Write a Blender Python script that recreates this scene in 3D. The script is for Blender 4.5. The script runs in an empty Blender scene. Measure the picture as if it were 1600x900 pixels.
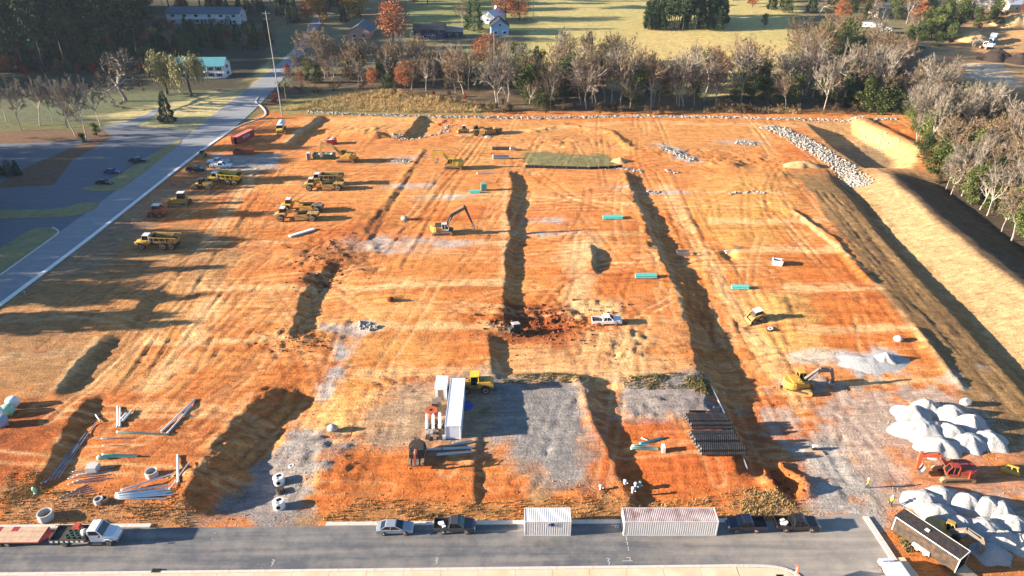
import bpy, bmesh, math, random
import numpy as np
from mathutils import Vector, Matrix
R = math.radians
scene = bpy.context.scene
# ---------------------------------------------------------------- camera
FPX, PITCH, HCAM = 1110.0, math.atan(620 / 1110.0), 73.8      # drone about 74 m up, looking 29 degrees down
cam_d = bpy.data.cameras.new('camera'); cam = bpy.data.objects.new('camera', cam_d)
scene.collection.objects.link(cam); scene.camera = cam
cam.location = (0, 0, HCAM); cam.rotation_euler = (math.pi / 2 - PITCH, 0, 0)
cam_d.sensor_width = 36; cam_d.lens = 36 * FPX / 1600; cam_d.clip_end = 6000; cam_d.clip_start = 1
# ---------------------------------------------------------------- light
SUN_EL, SUN_AZ = 13.2, 5.0            # shadows run along +X and a little away from the camera
w = bpy.data.worlds.new('World'); scene.world = w; w.use_nodes = True
nt = w.node_tree; bg = nt.nodes['Background']
sky = nt.nodes.new('ShaderNodeTexSky'); sky.sky_type = 'NISHITA'; sky.sun_disc = False
sky.sun_elevation = R(SUN_EL)
tosun = Vector((-math.cos(R(SUN_AZ)) * math.cos(R(SUN_EL)), -math.sin(R(SUN_AZ)) * math.cos(R(SUN_EL)), math.sin(R(SUN_EL))))
sky.sun_rotation = math.atan2(tosun.x, tosun.y)
sky.air_density = 1.0; sky.dust_density = 0.6; sky.ozone_density = 4.0
nt.links.new(sky.outputs[0], bg.inputs[0]); bg.inputs[1].default_value = 0.064
sl = bpy.data.lights.new('sun', 'SUN'); so = bpy.data.objects.new('sun', sl); scene.collection.objects.link(so)
sl.energy = 5.0; sl.angle = R(0.55); sl.color = (1.0, 0.86, 0.69)
so.rotation_euler = tosun.to_track_quat('Z', 'Y').to_euler(); so.location = (-200, 0, 200)
vs = scene.view_settings; vs.view_transform = 'Standard'; vs.look = 'None'; vs.exposure = 2.12; vs.gamma = 1.0
vs.use_curve_mapping = False
scene.render.engine = 'CYCLES'
scene.cycles.max_bounces = 4; scene.cycles.diffuse_bounces = 2; scene.cycles.glossy_bounces = 2
scene.cycles.transparent_max_bounces = 4; scene.cycles.transmission_bounces = 2
COL = scene.collection
rng = np.random.RandomState(7); random.seed(7)

# ---------------------------------------------------------------- pixel -> place
SP, CP = math.sin(PITCH), math.cos(PITCH)
def P(px, py, z=0.0):
    v = (py - 450.0) / FPX; u = (px - 800.0) / FPX
    zc = (HCAM - z) / (SP + v * CP)
    return u * zc, zc * (CP - v * SP)

# ---------------------------------------------------------------- numpy noise
_lat = rng.rand(256, 256)
def vnoise(x, y):
    xi = np.floor(x).astype(int); yi = np.floor(y).astype(int)
    fx = x - xi; fy = y - yi
    fx = fx * fx * (3 - 2 * fx); fy = fy * fy * (3 - 2 * fy)
    a = _lat[xi & 255, yi & 255]; b = _lat[(xi + 1) & 255, yi & 255]
    c = _lat[xi & 255, (yi + 1) & 255]; d = _lat[(xi + 1) & 255, (yi + 1) & 255]
    return (a * (1 - fx) + b * fx) * (1 - fy) + (c * (1 - fx) + d * fx) * fy - 0.5
def fbm(x, y, o=4):
    s = 0; a = 1.0
    for i in range(o):
        s = s + a * vnoise(x * 2 ** i + 17.3 * i, y * 2 ** i + 9.1 * i); a *= 0.5
    return s
def sstep(a, b, x):
    t = np.clip((x - a) / (b - a), 0, 1); return t * t * (3 - 2 * t)
def polysd(poly, X, Y):
    """signed distance to a polygon, negative inside"""
    p = np.array(poly, float); n = len(p)
    d2 = np.full(X.shape, 1e18); ins = np.zeros(X.shape, bool)
    for i in range(n):
        a = p[i]; b = p[(i + 1) % n]; e = b - a
        wx = X - a[0]; wy = Y - a[1]
        t = np.clip((wx * e[0] + wy * e[1]) / (e @ e + 1e-12), 0, 1)
        d2 = np.minimum(d2, (wx - t * e[0]) ** 2 + (wy - t * e[1]) ** 2)
        c = ((a[1] <= Y) != (b[1] <= Y))
        with np.errstate(divide='ignore', invalid='ignore'):
            xx = a[0] + (Y - a[1]) * e[0] / (e[1] if abs(e[1]) > 1e-9 else 1e-9)
        ins ^= c & (X < xx)
    d = np.sqrt(d2); return np.where(ins, -d, d)
def polyd(line, X, Y):
    """distance to a polyline"""
    p = np.array(line, float); d2 = np.full(X.shape, 1e18)
    for a, b in zip(p[:-1], p[1:]):
        e = b - a; wx = X - a[0]; wy = Y - a[1]
        t = np.clip((wx * e[0] + wy * e[1]) / (e @ e + 1e-12), 0, 1)
        d2 = np.minimum(d2, (wx - t * e[0]) ** 2 + (wy - t * e[1]) ** 2)
    return np.sqrt(d2)
# ================================================================ the ground: one height field
def axis(fine0, fine1, step, lo, hi, grow=1.09):
    mid = np.arange(fine0, fine1 + step / 2, step)
    a = [mid[0]]; s = step
    while a[-1] > lo: s = min(s * grow, 40); a.append(a[-1] - s)
    b = [mid[-1]]; s = step
    while b[-1] < hi: s = min(s * grow, 40); b.append(b[-1] + s)
    return np.array(a[:0:-1] + list(mid) + b[1:])
GX = axis(-112, 178, 0.45, -900, 1000)
yl = [56.0]; 
while yl[-1] < 285: yl.append(yl[-1] + 0.33 + 0.0019 * (yl[-1] - 56))
s_ = yl[-1] - yl[-2]
while yl[-1] < 2500: s_ = min(s_ * 1.035, 60); yl.append(yl[-1] + s_)
pre = [56.0]; s_ = 0.4
while pre[-1] > -60: s_ = min(s_ * 1.2, 20); pre.append(pre[-1] - s_)
GY = np.array(pre[:0:-1] + yl)
XX, YY = np.meshgrid(GX, GY)
HT = np.zeros_like(XX)

# rolling land behind the site
HT += 9 * sstep(330, 560, YY) + 10 * sstep(560, 1300, YY) + 2.0 * sstep(300, 420, YY) * fbm(XX / 90, YY / 90, 2)
HT += 5 * sstep(230, 420, XX) * sstep(200, 320, YY)
# scarps: pad edges that fall away to the right. (pixel line of the upper edge, z guess, drop, face width, left decay, right decay)
SCARPS = [
    ([(495, 182), (468, 205), (440, 228)], 0.5, 1.5, 3.0, 14, 9),
    ([(152, 531), (118, 570), (88, 606)], 0.4, 1.0, 2.4, 16, 9),
    ([(232, 455), (212, 478), (196, 500)], 0.4, .9, 2.4, 14, 8),
    ([(505, 420), (470, 460), (456, 515)], 0.5, 1.2, 2.6, 15, 9),
    ([(408, 612), (350, 675), (312, 740), (290, 790)], 1.0, 2.3, 6.0, 16, 11),
    ([(130, 632), (96, 690), (58, 752)], 0.5, 1.2, 2.2, 14, 9),
    ([(797, 270), (801, 300), (792, 335), (796, 365), (790, 405), (786, 445), (788, 510)], 0.5, 1.15, 2.6, 22, 12),
    ([(975, 268), (985, 300), (1005, 345), (1018, 385), (1046, 430), (1060, 460), (1075, 520), (1092, 585), (1108, 640), (1150, 730)], 1.0, 2.6, 4.5, 24, 14),
    ([(915, 606), (932, 660), (958, 725), (982, 785)], 0.5, 1.1, 2.4, 14, 8),
    ([(762, 528), (764, 560), (768, 590)], 0.5, 1.2, 1.8, 10, 6),
    ([(655, 183), (645, 195), (632, 212)], 0.5, 1.6, 2.6, 12, 8),
    ([(742, 690), (742, 735), (744, 785)], 0.1, 0.35, 0.7, 3, 3),
    ([(924, 391), (925, 404), (926, 420)], .3, 1.5, .8, 8, 5),
    ([(1225, 268), (1255, 300), (1262, 318)], 1.0, 2.2, 4.0, 14, 10),
]
for pts, zg, drop, wd, la, lb in SCARPS:
    wp = sorted([P(x, y, zg) for x, y in pts], key=lambda q: q[1])
    ys = np.array([q[1] for q in wp]); xs = np.array([q[0] for q in wp])
    ang = math.atan2(xs[-1] - xs[0], ys[-1] - ys[0]); c = math.cos(ang)
    wd = wd * (1 + .5 * fbm(YY / 8, YY * 0 + wd * 7, 2))
    Xl = np.interp(YY, ys, xs) + 0.75 * fbm(YY / 7.0, XX / 30 + drop * 31, 4)
    drop = drop * (1 + .35 * fbm(YY / 9.0, YY * 0 + drop * 17, 3))
    if len(pts) == 10: drop = drop * np.interp(YY, [88, 120, 200], [1.0, .8, .4])
    m = sstep(ys[0] - 3.5, ys[0] + 1.5, YY) * (1 - sstep(ys[-1] - 1.5, ys[-1] + 4.5, YY))
    d = (XX - Xl) * c
    a = 0.42 * drop; la = la * 1.7
    h = np.where(d < 0, a * np.exp(np.minimum(d, 0) / la),
                 np.where(d < wd, a - drop * np.clip(d / wd + .25 * fbm(XX / 1.1, YY / 1.1, 3), 0, 1), (a - drop) * np.exp(-np.maximum(d - wd, 0) / lb)))
    HT += h * m
# right side: swale, then a long bank whose crest falls to the wood
def wl(pts, z): 
    q = sorted([P(x, y, z) for x, y in pts], key=lambda t: t[1])
    return np.array([t[1] for t in q]), np.array([t[0] for t in q])
k0 = wl([(1268, 300), (1300, 350), (1352, 415), (1420, 500), (1500, 600), (1545, 665), (1610, 750), (1700, 860)], 0.2)
k1 = wl([(1300, 272), (1345, 320), (1395, 380), (1440, 430), (1530, 520), (1620, 620), (1720, 740), (1860, 860)], -3.2)
k2 = wl([(1352, 250), (1385, 270), (1450, 330), (1530, 398), (1600, 448), (1720, 535), (1900, 660), (2100, 800)], 1.0)
k3 = wl([(1390, 232), (1432, 262), (1500, 322), (1580, 385), (1660, 438), (1790, 520), (1990, 640), (2200, 770)], -3.0)
X0, X1, X2, X3 = [np.interp(YY, k[0], k[1]) for k in (k0, k1, k2, k3)]
X0 = X0 + 1.0 * fbm(YY / 7, YY * 0 + 3, 3); X2 = X2 + 1.2 * fbm(YY / 12, YY * 0 + 8, 2)
ym = sstep(58, 66, YY) * (1 - sstep(196, 212, YY))
z_r = np.where(XX < X0, 0.2, np.where(XX < X1, 0.2 - 2.4 * (.5 * np.clip((XX - X0) / (X1 - X0), 0, 1) + .5 * sstep(.66, 1, (XX - X0) / (X1 - X0))),
      np.where(XX < X2, -2.2 + 3.2 * ((XX - X1) / np.maximum(X2 - X1, 1)), np.where(XX < X3, 1.0 - 4.2 * sstep(0, 1, (XX - X2) / (X3 - X2)), -3.2))))
wgt = ym * sstep(-14, 0, XX - X0)
HT = HT * (1 - wgt) + z_r * wgt
# creek-bottom wood right of the bank stays low, rising slowly
HT += np.where(XX > X3, ym * np.minimum(0.06 * (XX - X3), 6.0), 0)
# storm basin at the far right corner
bas = [P(x, y, 0) for x, y in [(1258, 192), (1330, 190), (1352, 194), (1440, 238), (1425, 262), (1350, 262), (1302, 232)]]
sd = polysd(bas, XX, YY)
HT += -3.0 * (1 - sstep(-7, 0.5, sd))
sd_in = polysd([P(x, y, 0) for x, y in [(1335, 186), (1352, 188), (1452, 240), (1438, 252)]], XX, YY)
HT += 1.0 * (1 - sstep(-1, 4, sd_in))
# heaps, pits, ridges: (px, py, height, rx, ry in metres)
BUMPS = [(880, 222, 0.9, 14, 6), (1135, 258, 1.0, 6, 3), (1255, 258, .5, 6, 3), (590, 208, 0.9, 10, 6),
         (520, 205, 0.8, 12, 5), (1010, 235, .7, 10, 5), (850, 500, -0.5, 8, 4), (610, 468, 0.5, 2, 1.5), (1226, 748, -1.3, 1.7, 3.0),
         (300, 765, .6, 3.5, 3.0), (325, 750, 0.5, 3, 2.5), (545, 520, -0.5, 3, 2), (500, 435, -1.0, 2.5, 3), (560, 425, .6, 4, 3),
         (1420, 205, .8, 5, 3), (1520, 100, 2.5, 22, 10), (1475, 55, 4.0, 16, 9), (1590, 60, 3.5, 20, 9), (1140, 392, -0.9, 1.5, 3.5), (700, 215, .6, 8, 4), (1180, 505, -.6, 3, 2),
         (1225, 480, .6, 4, 5), (505, 735, .7, 4.5, 4.5), (470, 690, .5, 5, 4), (850, 590, .4, 12, 1.2), (1040, 600, .5, 8, 1.3), (450, 530, .5, 4, 3)]
for px, py, hh, rx, ry in BUMPS:
    x, y = P(px, py, 0.3)
    if py < 120: y = P(px, py, 3)[1]
    q = ((XX - x) / rx) ** 2 + ((YY - y) / ry) ** 2
    HT += hh * np.exp(-q) * (1 + 0.5 * fbm(XX / 2.2, YY / 2.2, 3))

RIDGES = [([(1193, 722), (1198, 745), (1212, 764), (1228, 776)], .8, 1.0), ([(1226, 722), (1240, 734), (1254, 746), (1262, 764), (1258, 774)], .9, .9), ([(905, 600), (915, 640), (935, 690)], .35, .8), ([(975, 272), (1000, 330), (1045, 430)], .3, .9),
          ([(770, 598), (830, 594), (920, 600)], .5, 1.0), ([(970, 600), (1040, 594), (1100, 592)], .5, 1.0), ([(1240, 330), (1300, 372), (1360, 440)], .5, 1.0), ([(1430, 515), (1500, 600)], .5, .9), ([(835, 205), (880, 195), (950, 205), (990, 235)], .5, 2.0), ([(590, 400), (565, 360), (600, 320), (660, 235)], .25, 1.0), ([(800, 365), (830, 368), (900, 364)], -.35, .5), ([(585, 372), (600, 340), (650, 262)], -.15, .5)]
for pts, hh, wd in RIDGES:
    dd = polyd([P(x, y, .2) for x, y in pts], XX + .8 * fbm(XX / 2.5, YY / 2.5, 3), YY + .8 * fbm(XX / 2.5 + 9, YY / 2.5, 3))
    HT += hh * np.exp(-(dd / wd) ** 2) * (1 + .8 * fbm(XX / 1.6, YY / 1.6, 3))
# zones that must stay flat: streets, car parks and the verge
ROAD_F = [(-100, P(0, 893)[1]), (200, P(0, 893)[1])]
yk = P(800, 821)[1]            # far kerb of the front street
front = 1 - sstep(yk - 0.5, yk + 5.0, YY)
rr = sorted([P(x, y) for x, y in [(-160, 600), (-60, 525), (0, 478), (120, 388), (270, 272), (330, 222), (372, 196), (412, 176), (440, 158), (520, 90)]], key=lambda q: q[1])
KX = np.interp(YY, [q[1] for q in rr], [q[0] for q in rr])     # right kerb of the side street
left = (1 - sstep(0.2, 6.0, XX - KX)) * (1 - sstep(300, 380, YY))
right_c = 1 - sstep(0.5, 4, polysd([P(x, y) for x, y in [(1270, 800), (1355, 812), (1440, 905), (1440, 960), (1200, 960)]], XX, YY))
flat = np.clip(1 - np.maximum(np.maximum(front, left), right_c), 0, 1)
HT *= np.where(YY < 330, flat, 1)
SITE = flat * (1 - sstep(268, 276, YY)) * (1 - ym * sstep(-2, 6, XX - X3))

# worked-soil relief: dozer passes along X, clods, ruts
HT += SITE * (0.09 * fbm(XX / 9.0, YY / 1.1, 3) + 0.13 * fbm(XX / 3.1, YY / 2.4, 4) + 0.35 * fbm(XX / 19, YY / 16, 2))
HT += (1 - SITE) * flat * 0.25 * fbm(XX / 6, YY / 6, 3) * (YY < 420)
rough = 0 * XX
for px, py, rx, ry, am in [(850, 500, 11, 6, .55), (515, 400, 10, 10, .35), (480, 385, 8, 3, .3), (450, 530, 8, 4, .35), (540, 510, 7, 5, .25), (960, 770, 7, 2, .3), (300, 765, 6, 4, .4),
                       (980, 545, 10, 6, .25), (690, 190, 9, 6, .35), (1080, 240, 12, 6, .3), (905, 470, 9, 5, .3), (560, 205, 14, 5, .2), (1150, 250, 20, 7, .3), (620, 600, 9, 3, .2), (1010, 640, 9, 5, .18), (510, 700, 6, 8, .35)]:
    x, y = P(px, py)
    rough = np.maximum(rough, am * np.exp(-((XX - x) / rx) ** 2 - ((YY - y) / ry) ** 2))
HT += SITE * rough * (fbm(XX / 1.5, YY / 1.4, 3) * 1.6 + np.abs(fbm(XX / 0.9, YY / 0.9, 2)) * .8)
RUTS = [([(400, 262), (330, 380), (240, 520), (170, 620)], 6, .14), ([(440, 262), (360, 400), (300, 480), (200, 610)], 5, .12), ([(1010, 270), (1075, 400), (1160, 560), (1225, 660), (1290, 790)], 7, .12),
        ([(1040, 270), (1110, 400), (1195, 540), (1290, 700), (1340, 800)], 6, .1), ([(1075, 300), (1150, 440), (1240, 600)], 4, .1), ([(590, 440), (680, 300), (760, 200)], 4, .12), ([(640, 420), (705, 300), (770, 205)], 3, .1),
        ([(840, 270), (890, 310), (960, 330)], 3, .14), ([(920, 360), (980, 420), (1050, 440)], 3, .1), ([(700, 215), (850, 195), (1100, 200), (1300, 205)], 4, .1), ([(970, 560), (985, 530), (975, 500), (1030, 480)], 2, .16),
        ([(1290, 300), (1390, 420), (1530, 600), (1600, 690)], 5, .1), ([(1320, 330), (1450, 480), (1600, 640)], 4, .1), ([(480, 790), (560, 740), (700, 730)], 3, .1), ([(330, 560), (420, 560), (560, 575)], 3, .08),
        ([(10, 700), (60, 660), (110, 690), (80, 740)], 3, .12), ([(820, 770), (840, 745), (810, 755)], 2, .14)]
for pts, n, dep in RUTS:
    wp = [P(x, y) for x, y in pts]
    wob = 0.8 * fbm(XX / 8, YY / 8, 2)
    base_d = polyd(wp, XX + wob, YY + wob)
    env = 1 - sstep(n * 0.6, n * 1.1, base_d)
    HT += SITE * env * dep * (1.5 * fbm(base_d / 1.0, (XX * .3 + YY) / 30, 2) + 0.9 * np.minimum(np.abs(base_d - n * .45) / .45 - 1, 0) + 0.35 * fbm(XX / 1.2, YY / 1.2, 2))

# ------------------------------------------------ soil colours painted by zone, lawn shade and sun included
def rgb(h):
    h = h.lstrip('#'); c = [int(h[i:i + 2], 16) / 255 for i in (0, 2, 4)]
    return np.array([x / 12.92 if x <= .04045 else ((x + .055) / 1.055) ** 2.4 for x in c])
ORANGE, LIGHT, TAN, RED = rgb('bd6f38'), rgb('cd9152'), rgb('d0ab7c'), rgb('a95c33')
GREY, PALE, YEL, BRN = rgb('96908a'), rgb('c2bbb2'), rgb('cf9f56'), rgb('8a6a4a')
CC = np.empty(XX.shape + (3,)); CC[:] = ORANGE
def blend(mask, col): 
    global CC
    CC = CC * (1 - mask[..., None]) + np.asarray(col) * mask[..., None]
n1 = fbm(XX / 22, YY / 9, 4); n2 = fbm(XX / 14 + 40, YY / 3.2, 4); n3 = fbm(XX / 4, YY / 4 + 70, 4); n4 = fbm(XX / 1.6, YY / 1.6, 2)
blend(np.clip(0.5 + 1.3 * n1, 0, 1) * .45, LIGHT)
blend(np.clip(-0.1 + 1.6 * n2, 0, 1) * .6, RED)
blend(np.clip(-0.25 + 1.7 * fbm(XX / 30 + 9, YY / 4 + 3, 3), 0, 1) * .3, TAN)
def zone(poly, col, soft=2.0, noise=2.5, k=1.0, z=0.3):
    wp = [P(x, y, z) for x, y in poly]
    q = np.array(wp); mg = soft + 4 * noise + 2
    i0, i1 = np.searchsorted(GX, [q[:, 0].min() - mg, q[:, 0].max() + mg]); j0, j1 = np.searchsorted(GY, [q[:, 1].min() - mg, q[:, 1].max() + mg]); S = (slice(j0, j1), slice(i0, i1))
    if i1 - i0 < 2 or j1 - j0 < 2: return
    d = polysd(wp, XX[S], YY[S]) + noise * 2 * n3[S] + noise * n4[S]
    m_ = ((1 - sstep(-soft, soft, d)) * k)[..., None]; CC[S] = CC[S] * (1 - m_) + np.asarray(col) * m_
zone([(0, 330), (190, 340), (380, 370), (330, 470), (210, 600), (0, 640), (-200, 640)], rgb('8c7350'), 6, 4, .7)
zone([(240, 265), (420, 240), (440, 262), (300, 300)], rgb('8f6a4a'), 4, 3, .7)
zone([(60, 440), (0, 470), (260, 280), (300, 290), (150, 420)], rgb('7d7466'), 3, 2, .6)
zone([(560, 450), (640, 440), (700, 560), (560, 610), (500, 690), (420, 720)], rgb('cc9150'), 5, 4, .6)
zone([(480, 700), (740, 690), (740, 800), (470, 810)], rgb('b3622f'), 4, 3, .85)
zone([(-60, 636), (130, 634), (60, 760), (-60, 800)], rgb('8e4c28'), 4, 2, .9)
zone([(150, 630), (350, 620), (330, 790), (100, 800)], rgb('a35f33'), 3, 3, .85)
zone([(930, 600), (980, 655), (1180, 650), (1240, 790), (900, 800), (910, 690)], rgb('b25c2d'), 4, 3, .9)
zone([(1200, 380), (1360, 400), (1460, 560), (1280, 560), (1240, 440)], rgb('b8672f'), 5, 3, .7)
zone([(1180, 600), (1230, 600), (1240, 700), (1180, 730)], rgb('8f4a2a'), 4, 3, .6)
zone([(1095, 270), (1230, 268), (1235, 330), (1170, 400), (1120, 390), (1090, 330)], YEL, 7, 4, .7)
zone([(1165, 450), (1250, 445), (1290, 540), (1215, 560), (1180, 520)], rgb('d3a862'), 3.5, 4, .7)
zone([(490, 640), (545, 600), (590, 620), (520, 690), (470, 770), (440, 790), (450, 720)], rgb('d3a45e'), 3, 3, .8)
zone([(885, 375), (935, 372), (915, 470), (985, 470), (975, 500), (880, 500)], rgb('cfae7c'), 2.5, 2, .8)
zone([(780, 530), (1000, 520), (1090, 590), (940, 605), (780, 580)], rgb('c79d6c'), 4, 3, .7)
zone([(790, 470), (880, 475), (910, 520), (880, 545), (800, 535), (775, 500)], rgb('7c4023'), 2.5, 2.5, .9)
zone([(720, 190), (1230, 190), (1200, 230), (720, 260)], rgb('c58d52'), 5, 4, .6)
zone([(500, 182), (690, 182), (660, 210), (540, 210)], rgb('cf9f63'), 3, 2, .7)
zone([(420, 182), (1230, 186), (1230, 300), (980, 330), (560, 330), (430, 300)], rgb('cc9055'), 10, 8, .35)
zone([(160, 470), (420, 440), (560, 440), (520, 560), (380, 610), (180, 610)], rgb('c98c4e'), 8, 6, .4)
zone([(590, 330), (610, 350), (560, 420), (500, 450), (470, 440), (520, 390), (560, 340)], rgb('84532f'), 3, 3, .75)
zone([(470, 380), (560, 385), (555, 410), (470, 400)], rgb('8a5a38'), 2, 3, .6)
# graded pad edges: pale bands across the pads
def band(pts, wdt, col, k=.8, hh=0.0):
    wp = [P(x, y, .3) for x, y in pts]; q = np.array(wp); mg = wdt * 3 + 2
    i0, i1 = np.searchsorted(GX, [q[:, 0].min() - mg, q[:, 0].max() + mg]); j0, j1 = np.searchsorted(GY, [q[:, 1].min() - mg, q[:, 1].max() + mg]); S = (slice(j0, j1), slice(i0, i1))
    if i1 - i0 < 2 or j1 - j0 < 2: return
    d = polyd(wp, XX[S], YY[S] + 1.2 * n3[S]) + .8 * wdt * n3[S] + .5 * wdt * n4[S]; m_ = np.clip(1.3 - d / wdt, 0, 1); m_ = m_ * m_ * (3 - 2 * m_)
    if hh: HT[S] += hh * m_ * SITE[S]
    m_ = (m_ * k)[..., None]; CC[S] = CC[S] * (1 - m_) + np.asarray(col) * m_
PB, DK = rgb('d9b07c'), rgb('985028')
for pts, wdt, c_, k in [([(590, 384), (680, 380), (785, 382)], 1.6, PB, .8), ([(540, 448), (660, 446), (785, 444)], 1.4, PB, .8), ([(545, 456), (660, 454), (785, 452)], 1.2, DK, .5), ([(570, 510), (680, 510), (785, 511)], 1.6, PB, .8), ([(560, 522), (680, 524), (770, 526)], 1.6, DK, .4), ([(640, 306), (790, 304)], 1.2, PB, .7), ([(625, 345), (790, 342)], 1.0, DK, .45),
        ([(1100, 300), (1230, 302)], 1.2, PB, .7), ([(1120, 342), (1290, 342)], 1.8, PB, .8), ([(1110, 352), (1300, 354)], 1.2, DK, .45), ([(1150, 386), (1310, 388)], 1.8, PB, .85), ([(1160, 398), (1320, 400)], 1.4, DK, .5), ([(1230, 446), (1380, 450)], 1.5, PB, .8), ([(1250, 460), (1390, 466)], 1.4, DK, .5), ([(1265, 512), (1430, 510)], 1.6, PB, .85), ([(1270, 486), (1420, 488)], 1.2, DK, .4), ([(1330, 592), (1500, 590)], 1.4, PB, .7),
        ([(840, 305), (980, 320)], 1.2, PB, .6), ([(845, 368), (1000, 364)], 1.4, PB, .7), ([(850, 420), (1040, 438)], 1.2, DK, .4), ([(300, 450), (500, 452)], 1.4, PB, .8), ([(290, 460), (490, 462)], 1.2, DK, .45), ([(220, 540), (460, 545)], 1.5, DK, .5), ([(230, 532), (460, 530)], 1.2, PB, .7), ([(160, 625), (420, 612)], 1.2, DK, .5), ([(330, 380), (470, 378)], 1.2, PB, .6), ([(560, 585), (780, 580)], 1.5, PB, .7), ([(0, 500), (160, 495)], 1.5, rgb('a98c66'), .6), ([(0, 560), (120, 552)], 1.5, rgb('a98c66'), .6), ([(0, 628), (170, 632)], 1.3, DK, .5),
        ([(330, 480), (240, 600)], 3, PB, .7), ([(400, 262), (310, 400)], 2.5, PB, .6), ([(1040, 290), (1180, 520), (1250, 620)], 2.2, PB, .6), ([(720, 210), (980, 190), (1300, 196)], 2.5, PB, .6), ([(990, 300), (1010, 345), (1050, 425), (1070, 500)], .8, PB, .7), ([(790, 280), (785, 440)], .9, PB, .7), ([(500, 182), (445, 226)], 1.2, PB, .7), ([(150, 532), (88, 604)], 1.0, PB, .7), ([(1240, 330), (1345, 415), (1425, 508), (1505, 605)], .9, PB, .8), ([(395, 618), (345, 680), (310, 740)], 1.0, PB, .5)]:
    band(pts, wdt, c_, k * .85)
# single machine tracks, thousands of metres of them
rt = random.Random(77)
def track(x, y, ang, L, curve, w_, dk, col):
    pts = []; a = ang
    for i in range(int(L / 3) + 1): pts.append((x, y)); x += 3 * math.cos(a); y += 3 * math.sin(a); a += curve * rt.uniform(.3, 1.7)
    q = np.array(pts); i0, i1 = np.searchsorted(GX, [q[:, 0].min() - 3, q[:, 0].max() + 3]); j0, j1 = np.searchsorted(GY, [q[:, 1].min() - 3, q[:, 1].max() + 3]); S = (slice(j0, j1), slice(i0, i1))
    if i1 - i0 < 2 or j1 - j0 < 2: return
    d = polyd(pts, XX[S], YY[S]); g = np.clip(1.2 - np.abs(d - w_) / .42, 0, 1) * SITE[S] * (.6 + .8 * np.clip(n4[S] + .3, 0, 1))
    HT[S] -= .07 * g; m_ = (g * dk)[..., None]; CC[S] = CC[S] * (1 - m_) + np.asarray(col) * m_
for i in range(520):
    px, py = rt.uniform(60, 1480), 185 + 600 * rt.random() ** 1.3
    x, y = P(px, py); lane = rt.random() < .3
    ang = (math.pi / 2 + rt.gauss(-.05 if px > 900 else -.25, .12)) if lane else rt.gauss(0, .05) if rt.random() < .75 else rt.uniform(0, 3.14)
    track(x, y, ang, rt.uniform(12, 45), rt.gauss(0, .02) if rt.random() < .8 else rt.gauss(0, .12), rt.choice([.9, 1.0, 1.2]), rt.uniform(.2, .6), PB if rt.random() < .45 else DK)
# swale, bank and basin
mk = ym * sstep(-1.5, 1.5, XX - X0 + 2 * n3)
blend(mk * .9, rgb('97794f'))
blend(mk * np.clip(.35 + 1.5 * fbm((XX - X0) / 1.6, YY / 30, 3), 0, 1) * .7, rgb('6c5238'))
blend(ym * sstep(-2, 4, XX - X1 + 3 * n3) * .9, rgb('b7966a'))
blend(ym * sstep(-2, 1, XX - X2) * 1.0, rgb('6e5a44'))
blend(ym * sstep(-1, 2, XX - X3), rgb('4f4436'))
blend((1 - sstep(-2, 4, sd)) * .85, rgb('bf9867'))
zone([(1290, 225), (1350, 210), (1410, 240), (1340, 258)], rgb('7f7158'), 2, 2, .7)
# gravel
zone([(742, 590), (880, 600), (925, 640), (912, 700), (922, 765), (862, 770), (800, 745), (770, 705), (700, 700), (585, 700), (560, 640), (640, 600)], rgb('8a7c69'), 3, 2.5, .8)
zone([(765, 598), (900, 604), (925, 650), (905, 700), (915, 755), (870, 760), (820, 735), (780, 700)], rgb('7f7c79'), 2.5, 1.6, .9)
zone([(965, 598), (1095, 592), (1112, 630), (1060, 655), (985, 652)], rgb('7f7c79'), 1.8, 2.2, .9)
zone([(465, 655), (530, 668), (545, 700), (480, 745), (470, 775), (485, 812), (305, 828), (340, 785), (405, 720)], rgb('827f7c'), 1.8, 2.4, .92)
zone([(525, 520), (545, 540), (540, 580), (505, 612), (498, 600), (520, 560)], rgb('9c9894'), 1.2, 1.4, .9)
zone([(500, 505), (570, 500), (585, 515), (530, 525)], rgb('a09a94'), 1, 1.2, .8)
zone([(1210, 640), (1300, 600), (1500, 600), (1560, 650), (1640, 780), (1440, 800), (1395, 790), (1350, 815), (1265, 810), (1275, 740)], rgb('a3978a'), 4, 7, .8)
zone([(1230, 700), (1290, 690), (1370, 800), (1290, 815), (1240, 780)], rgb('98938c'), 2, 3, .85)
zone([(1310, 545), (1400, 545), (1410, 575), (1340, 585)], rgb('a9a6a2'), 1.5, 1.4, .9)
zone([(1240, 545), (1320, 548), (1320, 560), (1240, 558)], rgb('bdb4a6'), 1, 1.2, .7)
zone([(1400, 700), (1460, 712), (1600, 700), (1600, 760), (1420, 765)], rgb('b8703c'), 2, 2, .8)
zone([(1400, 800), (1520, 900), (1600, 900), (1600, 870), (1520, 850), (1440, 830)], rgb('b06a3c'), 2, 2, .8)
zone([(330, 240), (440, 240), (440, 262), (330, 264)], rgb('95928d'), 1.5, 1.5, .9)
zone([(1020, 225), (1050, 226), (1095, 250), (1070, 255)], rgb('a5a09a'), 1, 1.6, .8)
for px, py, rx, ry in [(640, 292, 9, 1.6), (625, 250, 6, 3), (700, 310, 7, 1.5), (610, 380, 9, 3), (1040, 300, 8, 1), (985, 295, 8, 1), (600, 395, 7, 1.5), (860, 345, 6, 2), (850, 365, 8, 1.2), (1160, 222, 7, 2.5), (700, 385, 8, 2)]:
    x, y = P(px, py); q = ((XX - x) / rx) ** 2 + ((YY - y) / ry) ** 2
    blend(np.clip(np.exp(-q) * (1 + 2.2 * n3), 0, 1) * .75, rgb('aaa49c'))
# grass plot with silt fence inside the site
zone([(818, 236), (950, 240), (968, 262), (822, 260)], rgb('77744e'), 1.2, 1.0, .95)
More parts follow.
